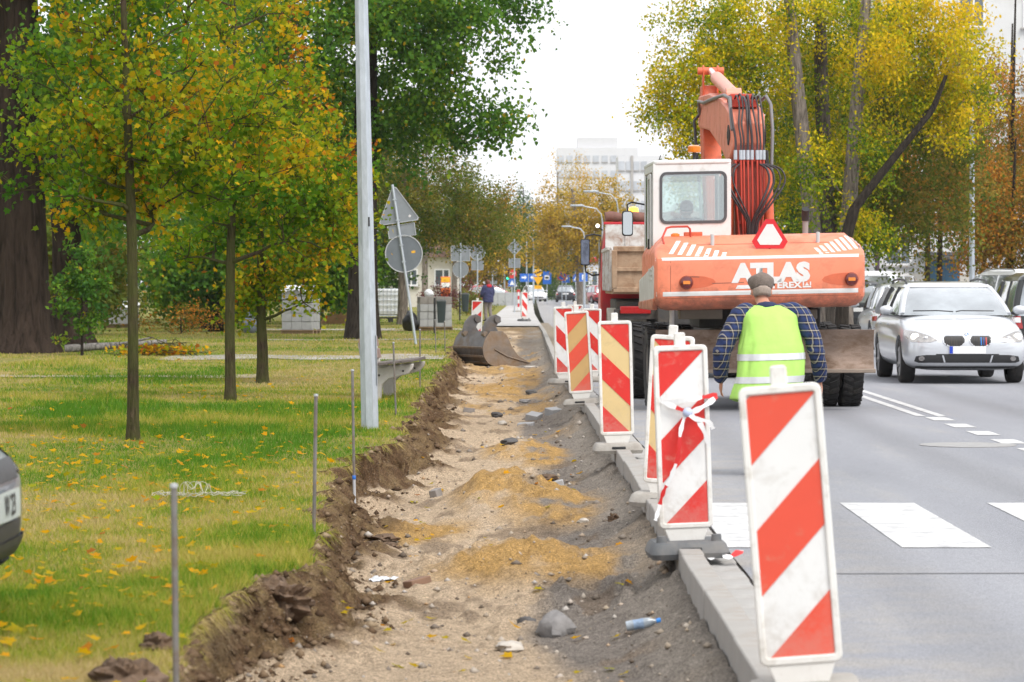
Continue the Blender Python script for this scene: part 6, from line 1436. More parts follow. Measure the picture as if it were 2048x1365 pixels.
def bin_(label, px, py, s, d=None):
    p = gr(px, py, LZ); ro = empty('litter_bin', (p.x, p.y, LZ), 0, label, 'litter bin')
    b_ = MB(); b_.box((-.10*s, .0, .52*s), (.06, .06, 1.06*s)); b_.build('post', M_black, ro, None, .008)
    b_ = MB(); b_.loft([[Vector((u+.10*s, v, z)) for u, v in rrect(-w, -w*.8, w, w*.8, .03, 3)] for z, w in ((.32*s, .10*s), (.34*s, .105*s), (.90*s, .135*s), (.93*s, .145*s), (.95*s, .145*s))]); b_.build('bin_body', pm('bin_green', (.035, .05, .058), .5, var=.12), ro, 40)
    b_ = MB(); b_.prism(circ(0, 0, .15*s, .05*s, 12, 0, math.pi), lambda u, v, t: (u+.10*s, t, .955*s+v), -.12*s, .12*s); b_.build('bin_hood', pm('bin_hood', (.12, .13, .14), .45), ro, 40)
bin_('dark green litter bin on a post before the block pallet', 876, 668, 1.0); bin_('second dark litter bin with hood by the path', 925, 641, 1.1)
M_blk = pm('paving_grey', (.33, .33, .335), .85, var=.13, scale=5, bmp=.25, bscale=60); M_blkd = pm('paving_brown', (.22, .20, .185), .85, var=.15, scale=5, bmp=.25, bscale=60); M_wood = pm('pallet_wood', (.25, .17, .10), .8, var=.25, stretch=(1, 8, 1))
def pallet(label, px, py, nx, ny, nz, bw, bd, bh, rz, wrap=False, top=None):
    p = gr(px, py, LZ); ro = empty('block_pallet', (p.x, p.y+.4, LZ), rz, label, 'block pallet', 'pallets of paving blocks on the lawn')
    for k in range(3): b_ = MB(); b_.box((0, (k-1)*ny*bd*.42, .05), (nx*bw+.06, .09, .10)); b_.build('pallet_runner', M_wood, ro)
    b_ = MB(); b_.box((0, 0, .11), (nx*bw+.06, ny*bd+.06, .022)); b_.build('pallet_deck', M_wood, ro)
    mb = MB(); mb.box((0, 0, 0), (bw*.975, bd*.975, bh*.965)); me = mb.mesh('block'); me.materials.append(M_blk)
    mb = MB(); mb.box((0, 0, 0), (bw*.975, bd*.975, bh*.965)); me2 = mb.mesh('block'); me2.materials.append(top or M_blk)
    for i in range(nx):
        for j in range(ny):
            for k in range(nz):
                if 0 < i < nx-1 and 0 < j < ny-1 and k < nz-1: continue
                o_ = link('block', me2 if k == nz-1 else me, None, ro, ((i-(nx-1)/2)*bw+rnd.uniform(-.006, .006), (j-(ny-1)/2)*bd+rnd.uniform(-.008, .008), .122+bh*(k+.5)), (0, 0, rnd.uniform(-.015, .015)))
                m_ = o_.modifiers.new('bevel', 'BEVEL'); m_.width = .008; m_.segments = 1
    zt = .125+bh*nz
    if wrap:
        b_ = MB(); xs = np.linspace(-nx*bw*.54, nx*bw*.54, 14); ys = np.linspace(-ny*bd*.55, ny*bd*.55, 10)
        V = [(x, y, zt+.03+.10*float(fbm(x*4, y*4+3, 500, 3))-(.16 if i in (0, 13) or j in (0, 9) else 0)*float(vnoise(x*9, y*9, 3)+.4)) for i, x in enumerate(xs) for j, y in enumerate(ys)]
        me = fast_mesh('plastic_wrap', V, grid_faces(14, 10), True); link('plastic_wrap', me, pm('white_film_sheet', (.70, .71, .72), .35, var=.06), ro)
pallet('pallet of grey paving blocks behind the litter bin', 868, 662, 4, 3, 4, .25, .30, .235, R(8), top=M_blkd)
pallet('tall pallet of grey blocks with white plastic on top, behind the third maple', 600, 669, 3, 3, 5, .30, .30, .24, R(-12), True)
pallet('low pallet of pale blocks beside the huge poplar', 232, 656, 6, 3, 3, .22, .30, .22, R(14), True)
ib = empty('liquid_tank', ((781-CX)*122/FPX, 122, LZ), R(6), 'white liquid tank in a wire cage on a dark pallet', 'tank')
b_ = MB(); b_.box((0, 0, .76), (1.12, .95, 1.0)); b_.build('tank_body', pm('tank_white', (.68, .69, .70), .4, var=.05), ib, None, .07)
b_ = MB(); b_.box((0, 0, .17), (1.2, 1.0, .05)); [b_.box((x, 0, .08), (.14, 1.0, .14)) for x in (-.5, 0, .5)]; b_.build('tank_pallet', M_black, ib)
for k in range(9): b_ = MB(); b_.tube([(-.58+.145*k, -.51, .2), (-.58+.145*k, -.51, 1.30)], .010, 6); b_.build('cage_bar', M_galv, ib)
for k in range(6): b_ = MB(); b_.tube([(-.59, -.525, .25+.205*k), (.59, -.525, .25+.205*k)], .012, 6); b_.build('cage_bar', M_galv, ib)
def heap(name, label, px, py, w, h, mat, seed, cat='heap', lump=.3):
    p = gr(px, py, LZ); n = 40; xs = np.linspace(-1, 1, n); gx, gy = np.meshgrid(xs, xs, indexing='ij'); r_ = np.hypot(gx, gy)
    z = h*np.clip(1-r_, 0, 1)**.8*(1-lump/2+lump*fbm(gx*4, gy*4, seed, 3))*1.0+.04*fbm(gx*9, gy*9, seed+3, 2)-.045
    me = fast_mesh(name, np.stack([gx*w, gy*w*.8, z], -1).reshape(-1, 3), grid_faces(n, n), True); return tag(link(name, me, mat, None, (p.x, p.y+w*.4, LZ)), label, cat)
heap('sand_heap', 'orange sand heap on the lawn behind the lamp post', 690, 648, 1.0, .85, pm('sand_orange', (.36, .20, .085), .95, var=.18, scale=6, bmp=.5, bscale=25), 601)
def bag(label, px, py, w, h, mat, seed):
    p = gr(px, py, LZ); b_ = MB(); b_.ball((0, 0, 0), 1, 28, 18)
    V = np.array(b_.v); k = 1+.35*(fbm(V[:, 0]*2.2+5, V[:, 2]*2.2+V[:, 1]*1.3, seed, 4)-.5)*1.6; V = V*k[:, None]; V[:, 0] *= w/2; V[:, 1] *= w/2; V[:, 2] = np.maximum(V[:, 2], -.75)*h*.57; V[:, 0] *= 1-.35*np.clip(V[:, 2]/h, 0, 1)
    b_.v = [tuple(v) for v in V]; return tag(b_.build('rubbish_bag', mat, None, 60, loc=(p.x, p.y, LZ+h*.42)), label, 'rubbish bag')
bag('black rubbish bag leaning on the block pallet', 821, 662, .50, .66, pm('bag_black', (.016, .016, .018), .28, var=.3, bmp=.6, bscale=9), 610)
bag('grey blue rubbish bag between the maple trunks', 500, 667, .42, .62, pm('bag_blue', (.16, .18, .24), .3, var=.35, scale=4, bmp=.6, bscale=9), 611)
bag('crumpled white carrier bag on top of the block pallet', 858, 662, .30, .24, pm('bag_white', (.62, .62, .63), .4, var=.15, bmp=.6, bscale=14), 612).location = ((858-CX)*101/FPX, 101.0, LZ+1.16)
ad = empty('advert_pillar', ((891-CX)*185/FPX, 185, LZ), R(5), 'orange advertising pillar with white and yellow panel', 'advert pillar')
b_ = MB(); b_.box((0, 0, .95), (.56, .25, 1.90)); b_.build('pillar_body', pm('advert_orange', (.66, .14, .02), .4, var=.06), ad, None, .03)
b_ = MB(); b_.box((0, -.13, 1.72), (.50, .02, .26)); b_.build('top_panel', pm('advert_yellow', (.75, .40, .02), .4), ad)
b_ = MB(); b_.box((0, -.13, 1.40), (.50, .02, .30)); b_.build('white_panel', M_plate, ad)
b_ = MB(); b_.box((0, -.13, .55), (.50, .02, .55)); b_.build('red_panel', pm('advert_red', (.62, .05, .02), .4), ad)
for k in range(4): b_ = MB(); b_.box((0, -.145, .72-.1*k), (.36-.05*(k % 2), .01, .035)); b_.build('print_line', M_plate, ad)
# loose things in the trench and on the grass
def rock(name, label, x, y, sx, sy, sz, mat, seed, z=None, cat='stone', box=False, rz=0, sink=.3):
    b_ = MB()
    if box: b_.box((0, 0, 0), (sx, sy, sz), rotm(R(rnd.uniform(-14, 14)), R(rnd.uniform(-14, 14)), rz))
    else:
        cl = 'clod' in name; b_.ball((0, 0, 0), 1, 30 if cl else 14, 20 if cl else 9); V = np.array(b_.v); k = 1+(1.5 if cl else .9)*(fbm((V[:, 0]+V[:, 1]*.7)*(3.2 if cl else 1.6)+seed, V[:, 1]*1.6+V[:, 2]*(4 if cl else 2.1), seed, 4 if cl else 3)-.5); V = V*k[:, None]*np.array([sx, sy, sz])*.5; b_.v = [tuple(v) for v in V]
    zz = (trench_z(x, y) if z is None else z)+sz*(.5-sink)
    return tag(b_.build(name, mat, None, None if box else 35, .006 if box else 0, loc=(x, y, zz)), label, cat)
M_st = pm('stone_grey', (.20, .19, .185), .85, var=.25, scale=12, bmp=.4, bscale=40); M_std = pm('asphalt_chunk', (.075, .07, .068), .85, var=.3, scale=14, bmp=.5, bscale=50); M_stp = pm('stone_pale', (.42, .38, .33), .85, var=.18, scale=9, bmp=.3, bscale=40); M_clod = pm('soil_clod', (.12, .075, .045), .95, var=.35, scale=14, bmp=.8, bscale=40)
def tpos(px, py, z=-.25): v = gr(px, py, z); return v.x, v.y
for nm, lb, px, py, sx, sy, sz, mt, bxx in [
    ('stone', 'large grey broken stone in the trench near the bottom of the picture', 1112, 1262, .20, .28, .16, M_st, 0), ('stone', 'flat pale stone left of the large grey stone', 1018, 1296, .13, .22, .06, M_stp, 0), ('stone', 'dark stone beside the blue bottle', 1055, 1240, .11, .12, .06, M_std, 0),
    ('soil_clod', 'round brown soil clod below the second board', 1226, 1080, .07, .09, .07, M_clod, 0), ('stone', 'pale stone near the grey slope above the second sand heap', 1168, 1067, .09, .12, .05, M_stp, 0), ('stone', 'grey flat stone left of the second sand heap', 930, 1118, .12, .2, .07, M_st, 0),
    ('brick_piece', 'brown brick piece at the foot of the second sand heap', 835, 1185, .13, .12, .06, pm('brick', (.19, .11, .07), .85, var=.2), 1), ('asphalt_lump', 'black asphalt lump right of the first rubble patch', 1018, 912, .17, .4, .09, M_std, 0), ('asphalt_lump', 'small black lump beside the sand heap top', 1098, 958, .15, .3, .07, M_clod, 0),
    ('paving_block', 'loose paving block lying alone on the left of the trench', 938, 822, .16, .2, .09, M_blkd, 1), ('asphalt_lump', 'black lump among the loose paving blocks', 994, 833, .17, .25, .10, M_std, 0), ('paving_block', 'pale broken block next to the black lump', 1005, 846, .12, .2, .08, M_stp, 0),
    ('paving_block', 'tilted grey block, largest of the loose ones', 1068, 838, .17, .2, .12, M_blk, 1), ('paving_block', 'grey block lying right of the tilted one', 1107, 836, .16, .2, .10, M_blk, 1), ('paving_block', 'grey block lying flat in front of the tilted one', 1052, 850, .2, .2, .07, M_blk, 1),
    ('asphalt_lump', 'dark slab lump further up the trench', 1062, 790, .18, .3, .08, M_std, 0), ('asphalt_lump', 'second dark slab lump further up the trench', 1050, 803, .20, .3, .07, M_st, 0), ('stone', 'flat pale slab far up the trench near the bucket', 1062, 738, .3, .5, .05, M_stp, 0),
    ('paving_block', 'small grey cube halfway along the trench', 1115, 1000, .11, .1, .09, M_blk, 1), ('stone', 'pale stone at the left trench wall', 712, 1090, .08, .12, .09, M_stp, 0), ('soil_clod', 'dark root clod in the left half of the trench', 778, 1098, .17, .3, .09, M_clod, 0),
    ('soil_clod', 'big dark earth lump at the near trench corner', 560, 1302, .26, .36, .20, M_clod, 0), ('soil_clod', 'earth clod under the third rod', 765, 1085, .2, .3, .08, M_clod, 0), ('brick_piece', 'brown block piece lying in the pale sand', 872, 997, .07, .1, .09, M_blkd, 1)]:
    x, y = tpos(px, py); rock(nm, lb, x, y, sx, sy, sz, mt, rnd.randrange(999), box=bool(bxx), rz=rnd.uniform(-.6, .6))
for lb, px, py, s_ in [('earth clod lying on the grass left of the nearest rod', 318, 1302, .15), ('earth pile on the grass at the bottom edge of the picture', 255, 1372, .24)]:
    v = gr(px, py, LZ); rock('soil_clod', lb, v.x, v.y, s_, s_*1.3, s_*.75, M_clod, rnd.randrange(999), z=LZ, sink=.42)
bt = empty('plastic_bottle', (.535, 15.75, trench_z(.535, 15.75)+.035), R(20), 'crushed plastic bottle with blue cap on the grey slope', 'bottle'); bt.rotation_euler = (R(8), R(80), R(10)); bt.scale = (.8, .65, .85)
b_ = MB(); b_.lathe([(.0, -.09), (.030, -.088), (.033, -.05), (.026, -.02), (.032, .02), (.030, .05), (.012, .085), (.012, .095), (0, .095)], (0, 0, 0), 'Z', 14); b_.build('bottle_body', pm('bottle_clear', (.28, .32, .36), .12, var=.3, scale=20, coat=.5), bt, 40)
b_ = MB(); b_.lathe([(0, .09), (.016, .09), (.016, .115), (0, .115)], (0, 0, 0), 'Z', 12); b_.build('cap', pm('cap_blue', (.02, .20, .60), .4), bt, 40)
b_ = MB(); b_.lathe([(.0335, -.045), (.031, -.02), (.0335, .015)], (0, 0, 0), 'Z', 14, False); b_.build('wrapper', pm('label_blue', (.20, .28, .40), .4, var=.4, scale=30), bt, 40)
x, y = tpos(768, 1163); n = 14; gxx, gyy = np.meshgrid(np.linspace(-1, 1, n), np.linspace(-1, 1, n), indexing='ij')
me = fast_mesh('plastic_sheet', np.stack([gxx*.085, gyy*.14, .035*fbm(gxx*3, gyy*3, 640, 3)], -1).reshape(-1, 3), grid_faces(n, n), True); tag(link('plastic_sheet', me, pm('clear_film', (.62, .64, .68), .25, var=.1), None, (x, y, trench_z(x, y)+.008)), 'crumpled clear plastic sheet on the pale sand', 'plastic sheet')
wr_ = empty('white_string', (-2.2, 20.9, LZ+.02), 0, 'tangled white string lying on the grass', 'string'); r3 = random.Random(12)
for k in range(5):
    pts = [(-.30+.6*i/26+.03*r3.random(), r3.uniform(-.1, .1)+.05*k, .03+.02*r3.random()+(.07*abs(math.sin(i*.9)) if 8 < i < 16 and k > 2 else 0)) for i in range(27)]
    b_ = MB(); b_.tube(smooth_path(pts, 90), .0020, 5); b_.build('strand', pm('string', (.40, .38, .30), .7), wr_, 60)
for k in range(3):
    b_ = MB(); b_.tube([(-.06+.05*k+.045*math.cos(a_*.5), .0, .075+.05*math.sin(a_*.5)) for a_ in range(13)], .002, 5); b_.build('loop', pm('string', (.40, .38, .30), .7), wr_, 60)
# fallen log with brushwood by the old poplar
v = gr(205, 705, LZ); lgo = empty('fallen_log', (v.x, v.y, LZ+.02), 0, 'grey fallen log lying at the foot of the huge poplar', 'log')
b_ = MB(); b_.tube([(-.8, 0, .05), (-.3, .1, .09), (.4, .2, .13), (1.3, .5, .20)], [.09, .085, .07, .05], 10); b_.build('stem', bark('log_bark', (.22, .205, .19), 3), lgo, 60)
b_ = MB(); b_.tube([(.3, .2, .13), (.7, -.1, .22), (1.1, -.2, .30)], [.04, .03, .015], 7); b_.build('side_branch', bark('log_bark', (.22, .205, .19), 3), lgo, 60)
v = gr(320, 712, LZ); br = empty('brushwood', (v.x, v.y, LZ), 0, 'pile of cut brushwood with withered leaves on the lawn', 'brushwood'); r3 = np.random.RandomState(33); b_ = MB()
for k in range(70):
    a = r3.rand(3)*np.array([1.5, .8, .25])-np.array([.85, .4, 0]); d_ = r3.randn(3)*np.array([.35, .2, .12]); b_.tube([a, a+d_*.5+r3.randn(3)*.03, a+d_], [.011, .009, .004], 5, False)
b_.build('twigs', B_young, br, 60)['kind'] = 'stuff'
P = np.stack([r3.randn(420)*.42, r3.randn(420)*.25, .05+.16*r3.rand(420)], -1); link('leaves', leaves_mesh('leaves', P, .06+.05*r3.rand(420), np.clip(.85+.2*r3.randn(420), 0, 1), 'maple', r3), M_maple, br)
# small pebbles and crumbs all over the trench floor: one mass
r3 = np.random.RandomState(77); n = 2300; d_ = 1/(1/10.5+(1/100-1/10.5)*r3.rand(n)); X_ = np.empty(n); Z_ = np.empty(n); le_ = xl(d_); re_ = xk(d_); X_ = le_+.12+(re_-le_-.16)*r3.rand(n)
ii = np.searchsorted(Yt, d_).clip(0, len(Yt)-1)
for k in range(n): row = Xt[ii[k]]; Z_[k] = Zt[ii[k], min(np.searchsorted(row, X_[k]), NU-1)]
s_ = (.004+.020*r3.rand(n)**4)*(1+d_/50); ov = np.array([(1, 0, 0), (-1, 0, 0), (0, 1, 0), (0, -1, 0), (0, 0, .8), (0, 0, -.6)]); of = np.array([(0, 2, 4), (2, 1, 4), (1, 3, 4), (3, 0, 4), (2, 0, 5), (1, 2, 5), (3, 1, 5), (0, 3, 5)])
V = np.stack([X_, d_, Z_], -1)[:, None, :]+s_[:, None, None]*ov[None]*(.6+.8*r3.rand(n, 6, 1)); F = of[None]+(np.arange(n)*6)[:, None, None]
me = fast_mesh('pebbles', V.reshape(-1, 3), F.reshape(-1, 3)); face_attr(me, 'rnd', np.repeat(r3.rand(n), 8))
tag(link('pebbles', me, leafmat('pebble', [(0, (.10, .075, .055)), (.35, (.22, .19, .16)), (.6, (.33, .27, .20)), (.85, (.40, .37, .34)), (1, (.36, .22, .10))], 0.0, .9)), 'small stones and soil crumbs scattered over the trench floor', 'pebbles', kind='stuff')

# crumbled earth along the foot of the cut, one mass, with torn roots hanging from the turf
r3 = np.random.RandomState(78); n = 6500; d_ = 1/(1/9.5+(1/75-1/9.5)*r3.rand(n)); le_ = xl(d_); X_ = le_+.02+.40*r3.rand(n)**1.8; Z_ = np.empty(n); ii = np.searchsorted(Yt, d_).clip(0, len(Yt)-1)
for k in range(n): row = Xt2[ii[k]]; Z_[k] = Zt[ii[k], min(np.searchsorted(Xt[ii[k]], X_[k]), NU-1)]
s_ = (.004+.026*r3.rand(n)**6)*(1+d_/60)
V = np.stack([X_, d_, Z_], -1)[:, None, :]+s_[:, None, None]*ov[None]*(.5+1.0*r3.rand(n, 6, 1)); F = of[None]+(np.arange(n)*6)[:, None, None]
me = fast_mesh('soil_crumbs', V.reshape(-1, 3), F.reshape(-1, 3)); face_attr(me, 'rnd', np.repeat(r3.rand(n), 8))
tag(link('soil_crumbs', me, leafmat('crumb', [(0, (.055, .035, .022)), (.5, (.12, .078, .048)), (.85, (.19, .135, .085)), (1, (.30, .23, .15))], 0.0, .95)), 'crumbled brown earth along the foot of the cut turf', 'soil', kind='stuff')
n = 5200; d_ = 1/(1/9.5+(1/60-1/9.5)*r3.rand(n)); le_ = xl(d_); a = np.stack([le_+.01+.05*r3.rand(n), d_, LZ-.01-.16*r3.rand(n)], -1); e_ = a+np.stack([.01+.06*r3.rand(n), .05*r3.randn(n), -.03-.11*r3.rand(n)], -1)
w_ = np.stack([0*d_, .00022*d_*(.6+r3.rand(n)), 0*d_], -1); V = np.stack([a-w_, a+w_, e_], 1).reshape(-1, 3); me = fast_mesh('roots', V, np.arange(len(V)).reshape(-1, 3)); face_attr(me, 'rnd', .3+.7*r3.rand(n))
tag(link('roots', me, M_grass_root := leafmat('root_fibre', [(0, (.06, .04, .025)), (.5, (.16, .11, .065)), (1, (.34, .26, .15))], .2, .9)), 'torn grass roots hanging from the cut edge', 'roots', kind='stuff')
# ------------------------------------------------------------------ people
M_skin = pm('skin', (.50, .26, .17), .5, var=.08, scale=9); M_skin.node_tree.nodes  # warm skin
def remesh(mb, name, mat, parent, voxel, smooth_it=4, disp=0.0, seed=0):
    o = mb.build(name, mat, parent)
    m_ = o.modifiers.new('r', 'REMESH'); m_.mode = 'VOXEL'; m_.voxel_size = voxel; m_.use_smooth_shade = True
    s_ = o.modifiers.new('s', 'SMOOTH'); s_.factor = .5; s_.iterations = smooth_it
    pr = o.parent; o.parent = None; baked(o); o.parent = pr
    me = o.data
    if disp:
        n = len(me.vertices); V = np.empty(n*3, dtype=np.float32); me.vertices.foreach_get('co', V); V = V.reshape(-1, 3); Nn = np.empty(n*3, dtype=np.float32); me.vertices.foreach_get('normal', Nn); Nn = Nn.reshape(-1, 3)
        k = (fbm(V[:, 0]*9+V[:, 1]*4, V[:, 2]*15+V[:, 0]*6, seed, 3)-.5)*2*disp; me.vertices.foreach_set('co', (V+Nn*k[:, None]).ravel()); me.update()
    me.materials.clear(); me.materials.append(mat); me.shade_smooth()
    return o
def chain(mb, pts, rad, n=12):
    mb.tube(smooth_path(pts, 5*(len(pts)-1)), list(np.interp(np.linspace(0, 1, 5*(len(pts)-1)+1), np.linspace(0, 1, len(pts)), rad)), n)
    mb.ball(pts[0], rad[0], 12, 8); mb.ball(pts[-1], rad[-1], 12, 8)
def hand(mb, wrist, d, side, curl=.5):
    """palm, four unequal bent fingers and a thumb leaving the side of the palm"""
    d = Vector(d).normalized(); fwd = Vector((0, 1, 0)); fwd = (fwd-d*fwd.dot(d)).normalized(); lat = d.cross(fwd)*side   # thumb side forward
    c = Vector(wrist)+d*.045; inn = Vector((-side, 0, 0))
    mb.loft([[c+d*t+fwd*(w*math.cos(a))+inn*(.015*math.sin(a)) for a in np.linspace(0, 2*math.pi, 10, endpoint=False)] for t, w in ((-.05, .026), (-.02, .036), (.02, .042), (.045, .040))])
    for k, L in enumerate((.068, .078, .072, .056)):
        b0 = c+d*.04+fwd*(.030-.020*k); b1 = b0+d*L*.5+inn*L*.12*curl; b2 = b1+d*L*.32+inn*L*.30*curl; b3 = b2+d*L*.12+inn*L*.35*curl
        mb.tube([b0-d*.015, b0, b1, b2, b3], [.0095, .0095, .0088, .0082, .006], 8)
    t0 = c-d*.015+fwd*.032; mb.tube([t0-fwd*.012, t0+fwd*.012+d*.012, t0+fwd*.020+d*.040+inn*.008, t0+fwd*.018+d*.062+inn*.015], [.012, .0115, .010, .007], 8)
def head_parts(mb, c, yaw=0.0, pitch=0.0, s=1.0):
    M = Matrix.Rotation(yaw, 3, 'Z') @ Matrix.Rotation(pitch, 3, 'X'); c = Vector(c)
    T = lambda x, y, z: c+M @ (Vector((x, y, z))*s)
    def bl(p, r_):
        t = MB(); t.ball((0, 0, 0), r_, 14, 10); t.xf(lambda v: T(*(v+Vector(p)))); mb.add(t.v, t.f)
    bl((0, -.008, .02), (.074, .094, .098)); bl((0, .03, -.045), (.054, .062, .062)); bl((0, .068, -.085), (.026, .022, .022))
    bl((0, .098, -.020), (.014, .020, .022)); bl((0, .088, .005), (.012, .018, .03)); bl((0, .084, -.058), (.024, .012, .008))
    for s_ in (-1, 1): bl((s_*.078, -.004, -.008), (.011, .022, .033)); bl((s_*.032, .082, .012), (.016, .010, .010))
    return T
def person(name, label, loc, rz, J, mats, cat='person', voxel=.009):
    ro = empty(name, loc, rz, label, cat)
    b_ = MB(); T = head_parts(b_, J['head'], J.get('yaw', 0), J.get('pitch', 0), J.get('hs', 1))
    chain(b_, [J['head']-Vector((0, .02, .05)), J['neck']], [.05, .055]); chain(b_, [J['neck'], J['chest'], J['waist'], J['pelvis']], [.07, .125, .115, .125], 14)
    for s_ in ('L', 'R'):
        chain(b_, [J['neck']*.5+J['sh'+s_]*.5, J['sh'+s_], J['el'+s_], J['wr'+s_]], [.06, .052, .040, .028]); hand(b_, J['wr'+s_], J['wr'+s_]-J['el'+s_], -1 if s_ == 'L' else 1)
        chain(b_, [J['pelvis']+Vector((0, 0, .0)), J['hi'+s_], J['kn'+s_], J['an'+s_]], [.10, .085, .055, .04]); chain(b_, [J['an'+s_], J['an'+s_]+J['toe']*.15-Vector((0, 0, .04))], [.035, .025])
    remesh(b_, 'body', mats['skin'], ro, voxel, 3)
    t_ = MB(); w = J.get('bulk', 1.0)                                  # upper garment
    rings = []
    for p, rx, ry in J['torso']: rings.append([Vector((p[0]+rx*w*math.cos(a), p[1]+ry*w*math.sin(a), p[2])) for a in np.linspace(0, 2*math.pi, 20, endpoint=False)])
    t_.loft(rings)
    for s_ in ('L', 'R'): chain(t_, [J['neck']*.55+J['sh'+s_]*.45-Vector((0, 0, .03)), J['sh'+s_], J['el'+s_], J['el'+s_]*.12+J['wr'+s_]*.88], [.092*w, .088*w, .076*w, .058*w], 14)
    top_ = remesh(t_, mats['topname'], mats['top'], ro, .012, 4, .020, 5)
    t_ = MB()
    for s_ in ('L', 'R'): chain(t_, [J['pelvis']+Vector((0, 0, .06)), J['hi'+s_], J['kn'+s_], J['an'+s_]+Vector((0, 0, .02))], [.13, .105, .075, .066], 14)
    rings = [[Vector((J['pelvis'].x+rx*math.cos(a), J['pelvis'].y+ry*math.sin(a), J['pelvis'].z+dz)) for a in np.linspace(0, 2*math.pi, 18, endpoint=False)] for dz, rx, ry in ((-.08, .17, .13), (.0, .18, .14), (.12, .165, .125))]
    t_.loft(rings); remesh(t_, 'trousers', mats['trousers'], ro, .013, 5, .010, 9)
    for s_ in ('L', 'R'):
        a = J['an'+s_]; t = J['toe']; b_ = MB(); b_.loft([[a+t*u+t.cross(Vector((0, 0, 1)))*(hw*math.cos(q))+Vector((0, 0, zc+hz*math.sin(q))) for q in np.linspace(0, 2*math.pi, 12, endpoint=False)] for u, hw, zc, hz in ((-.07, .02, -.055, .02), (-.06, .038, -.045, .045), (.0, .044, -.035, .055), (.10, .048, -.062, .028), (.17, .040, -.068, .022), (.195, .018, -.072, .012))]); b_.build('shoe', M_black, ro, 60)
    return ro, T
def plaid():
    m, nt, out, bs = nodes_of('plaid_cotton'); v = coords(nt, 'Object'); sep = N(nt, 'ShaderNodeSeparateXYZ'); nt.links.new(v, sep.inputs[0])
    def lines(sock, period, width, ph=0.0):
        a = N(nt, 'ShaderNodeMath', operation='MULTIPLY_ADD'); nt.links.new(sock, a.inputs[0]); a.inputs[1].default_value = 1/period; a.inputs[2].default_value = ph
        f = N(nt, 'ShaderNodeMath', operation='FRACT'); nt.links.new(a.outputs[0], f.inputs[0]); c = N(nt, 'ShaderNodeMath', operation='LESS_THAN'); nt.links.new(f.outputs[0], c.inputs[0]); c.inputs[1].default_value = width
        return c.outputs[0]
    sm = N(nt, 'ShaderNodeMath', operation='ADD'); nt.links.new(sep.outputs['X'], sm.inputs[0]); nt.links.new(sep.outputs['Y'], sm.inputs[1])
    c = mix(nt, lines(sep.outputs['Z'], (0.062), .45), (.006, .009, .030), (.012, .024, .085)); c = mix(nt, mix(nt, .5, (0, 0, 0), lines(sm.outputs[0], .062, .42)), c, (.016, .034, .12))
    c = mix(nt, mix(nt, .42, (0, 0, 0), lines(sep.outputs['Z'], .062, .13, .3)), c, (.50, .44, .32)); c = mix(nt, mix(nt, .42, (0, 0, 0), lines(sm.outputs[0], .062, .13, .3)), c, (.50, .44, .32))
    nt.links.new(c, bs.inputs['Base Color']); bs.inputs['Roughness'].default_value = .9; bump(nt, bs, noise(nt, 12, 4, .6, v), .4, .03)
    return m
V3 = Vector
M_vest = pm('vest_yellow', (.36, .62, .12), .7, var=.05, scale=7, bmp=.25, bscale=14); M_refl = pm('reflective_band', (.52, .53, .54), .35, metal=.2, var=.08, scale=14)
s = 250.0; wk = (1.905, 25.6, 0.0)
J = dict(head=V3((-.045, .27, 1.475)), neck=V3((-.03, .20, 1.345)), chest=V3((0, .15, 1.15)), waist=V3((0, .05, .98)), pelvis=V3((.02, 0, .86)),
         shL=V3((-.235, .15, 1.272)), elL=V3((-.372, .10, 1.00)), wrL=V3((-.375, .22, .765)), shR=V3((.255, .15, 1.282)), elR=V3((.375, .08, 1.01)), wrR=V3((.42, .20, .765)),
         hiL=V3((-.09, .02, .80)), knL=V3((-.10, .22, .45)), anL=V3((-.10, .14, .09)), hiR=V3((.12, 0, .80)), knR=V3((.13, .02, .45)), anR=V3((.13, -.22, .11)), toe=V3((0, 1, 0)), yaw=R(4), pitch=R(-18),
         torso=[((.02, .0, .70), .20, .15), ((.015, .02, .85), .205, .15), ((0, .06, 1.0), .205, .15), ((0, .11, 1.13), .205, .145), ((0, .15, 1.24), .19, .125), ((-.01, .17, 1.32), .13, .09), ((-.025, .19, 1.36), .075, .065)])
wo, T = person('person', 'worker in yellow vest, plaid shirt and grey cap walking behind the boards', wk, R(2), J,
               dict(skin=pm('skin_worker', (.46, .21, .135), .5, var=.1, scale=10), top=plaid(), topname='plaid_shirt', trousers=pm('trousers_dark', (.035, .037, .045), .9, var=.2)))
# sleeveless vest over the shirt
def vest_ring(z, grow=0.0, n=84):
    zs = [.60, .68, .80, .92, 1.02, 1.12, 1.20, 1.29, 1.335, 1.365]; rx = np.interp(z, zs, [.262, .262, .262, .262, .258, .242, .232, .240, .222, .130])+grow; ry = np.interp(z, zs, [.215, .21, .195, .185, .18, .175, .165, .14, .105, .085])+grow
    cx = np.interp(z, zs, [-.03, -.025, .0, .01, .01, .01, .005, .0, -.01, -.015]); cy_ = np.interp(z, zs, [-.01, .0, .01, .035, .06, .095, .125, .15, .17, .185]); o_ = []
    for a in np.linspace(0, 2*math.pi, n, endpoint=False):
        k = 1+(.15 if z < 1.05 else .09)*(float(fbm(3*math.cos(a)+7+z*1.2, 3*math.sin(a)+z*3.4, 700, 3))-.5)+.05*(float(fbm(9*math.cos(a)+z*5, 9*math.sin(a)+z*7, 710, 2))-.5)
        flare = .022*max(0, (.80-z)/.2)*max(0, math.cos(a-math.pi))
        o_.append(V3((cx+(rx*k+flare)*math.copysign(abs(math.cos(a))**.72, math.cos(a)), cy_+ry*k*math.sin(a), z+.02*math.sin(2*a+1) if z < .64 else z)))
    return o_
b_ = MB(); zz = list(np.linspace(.60, 1.27, 40))+[1.285, 1.30, 1.315, 1.33, 1.342, 1.354, 1.365]
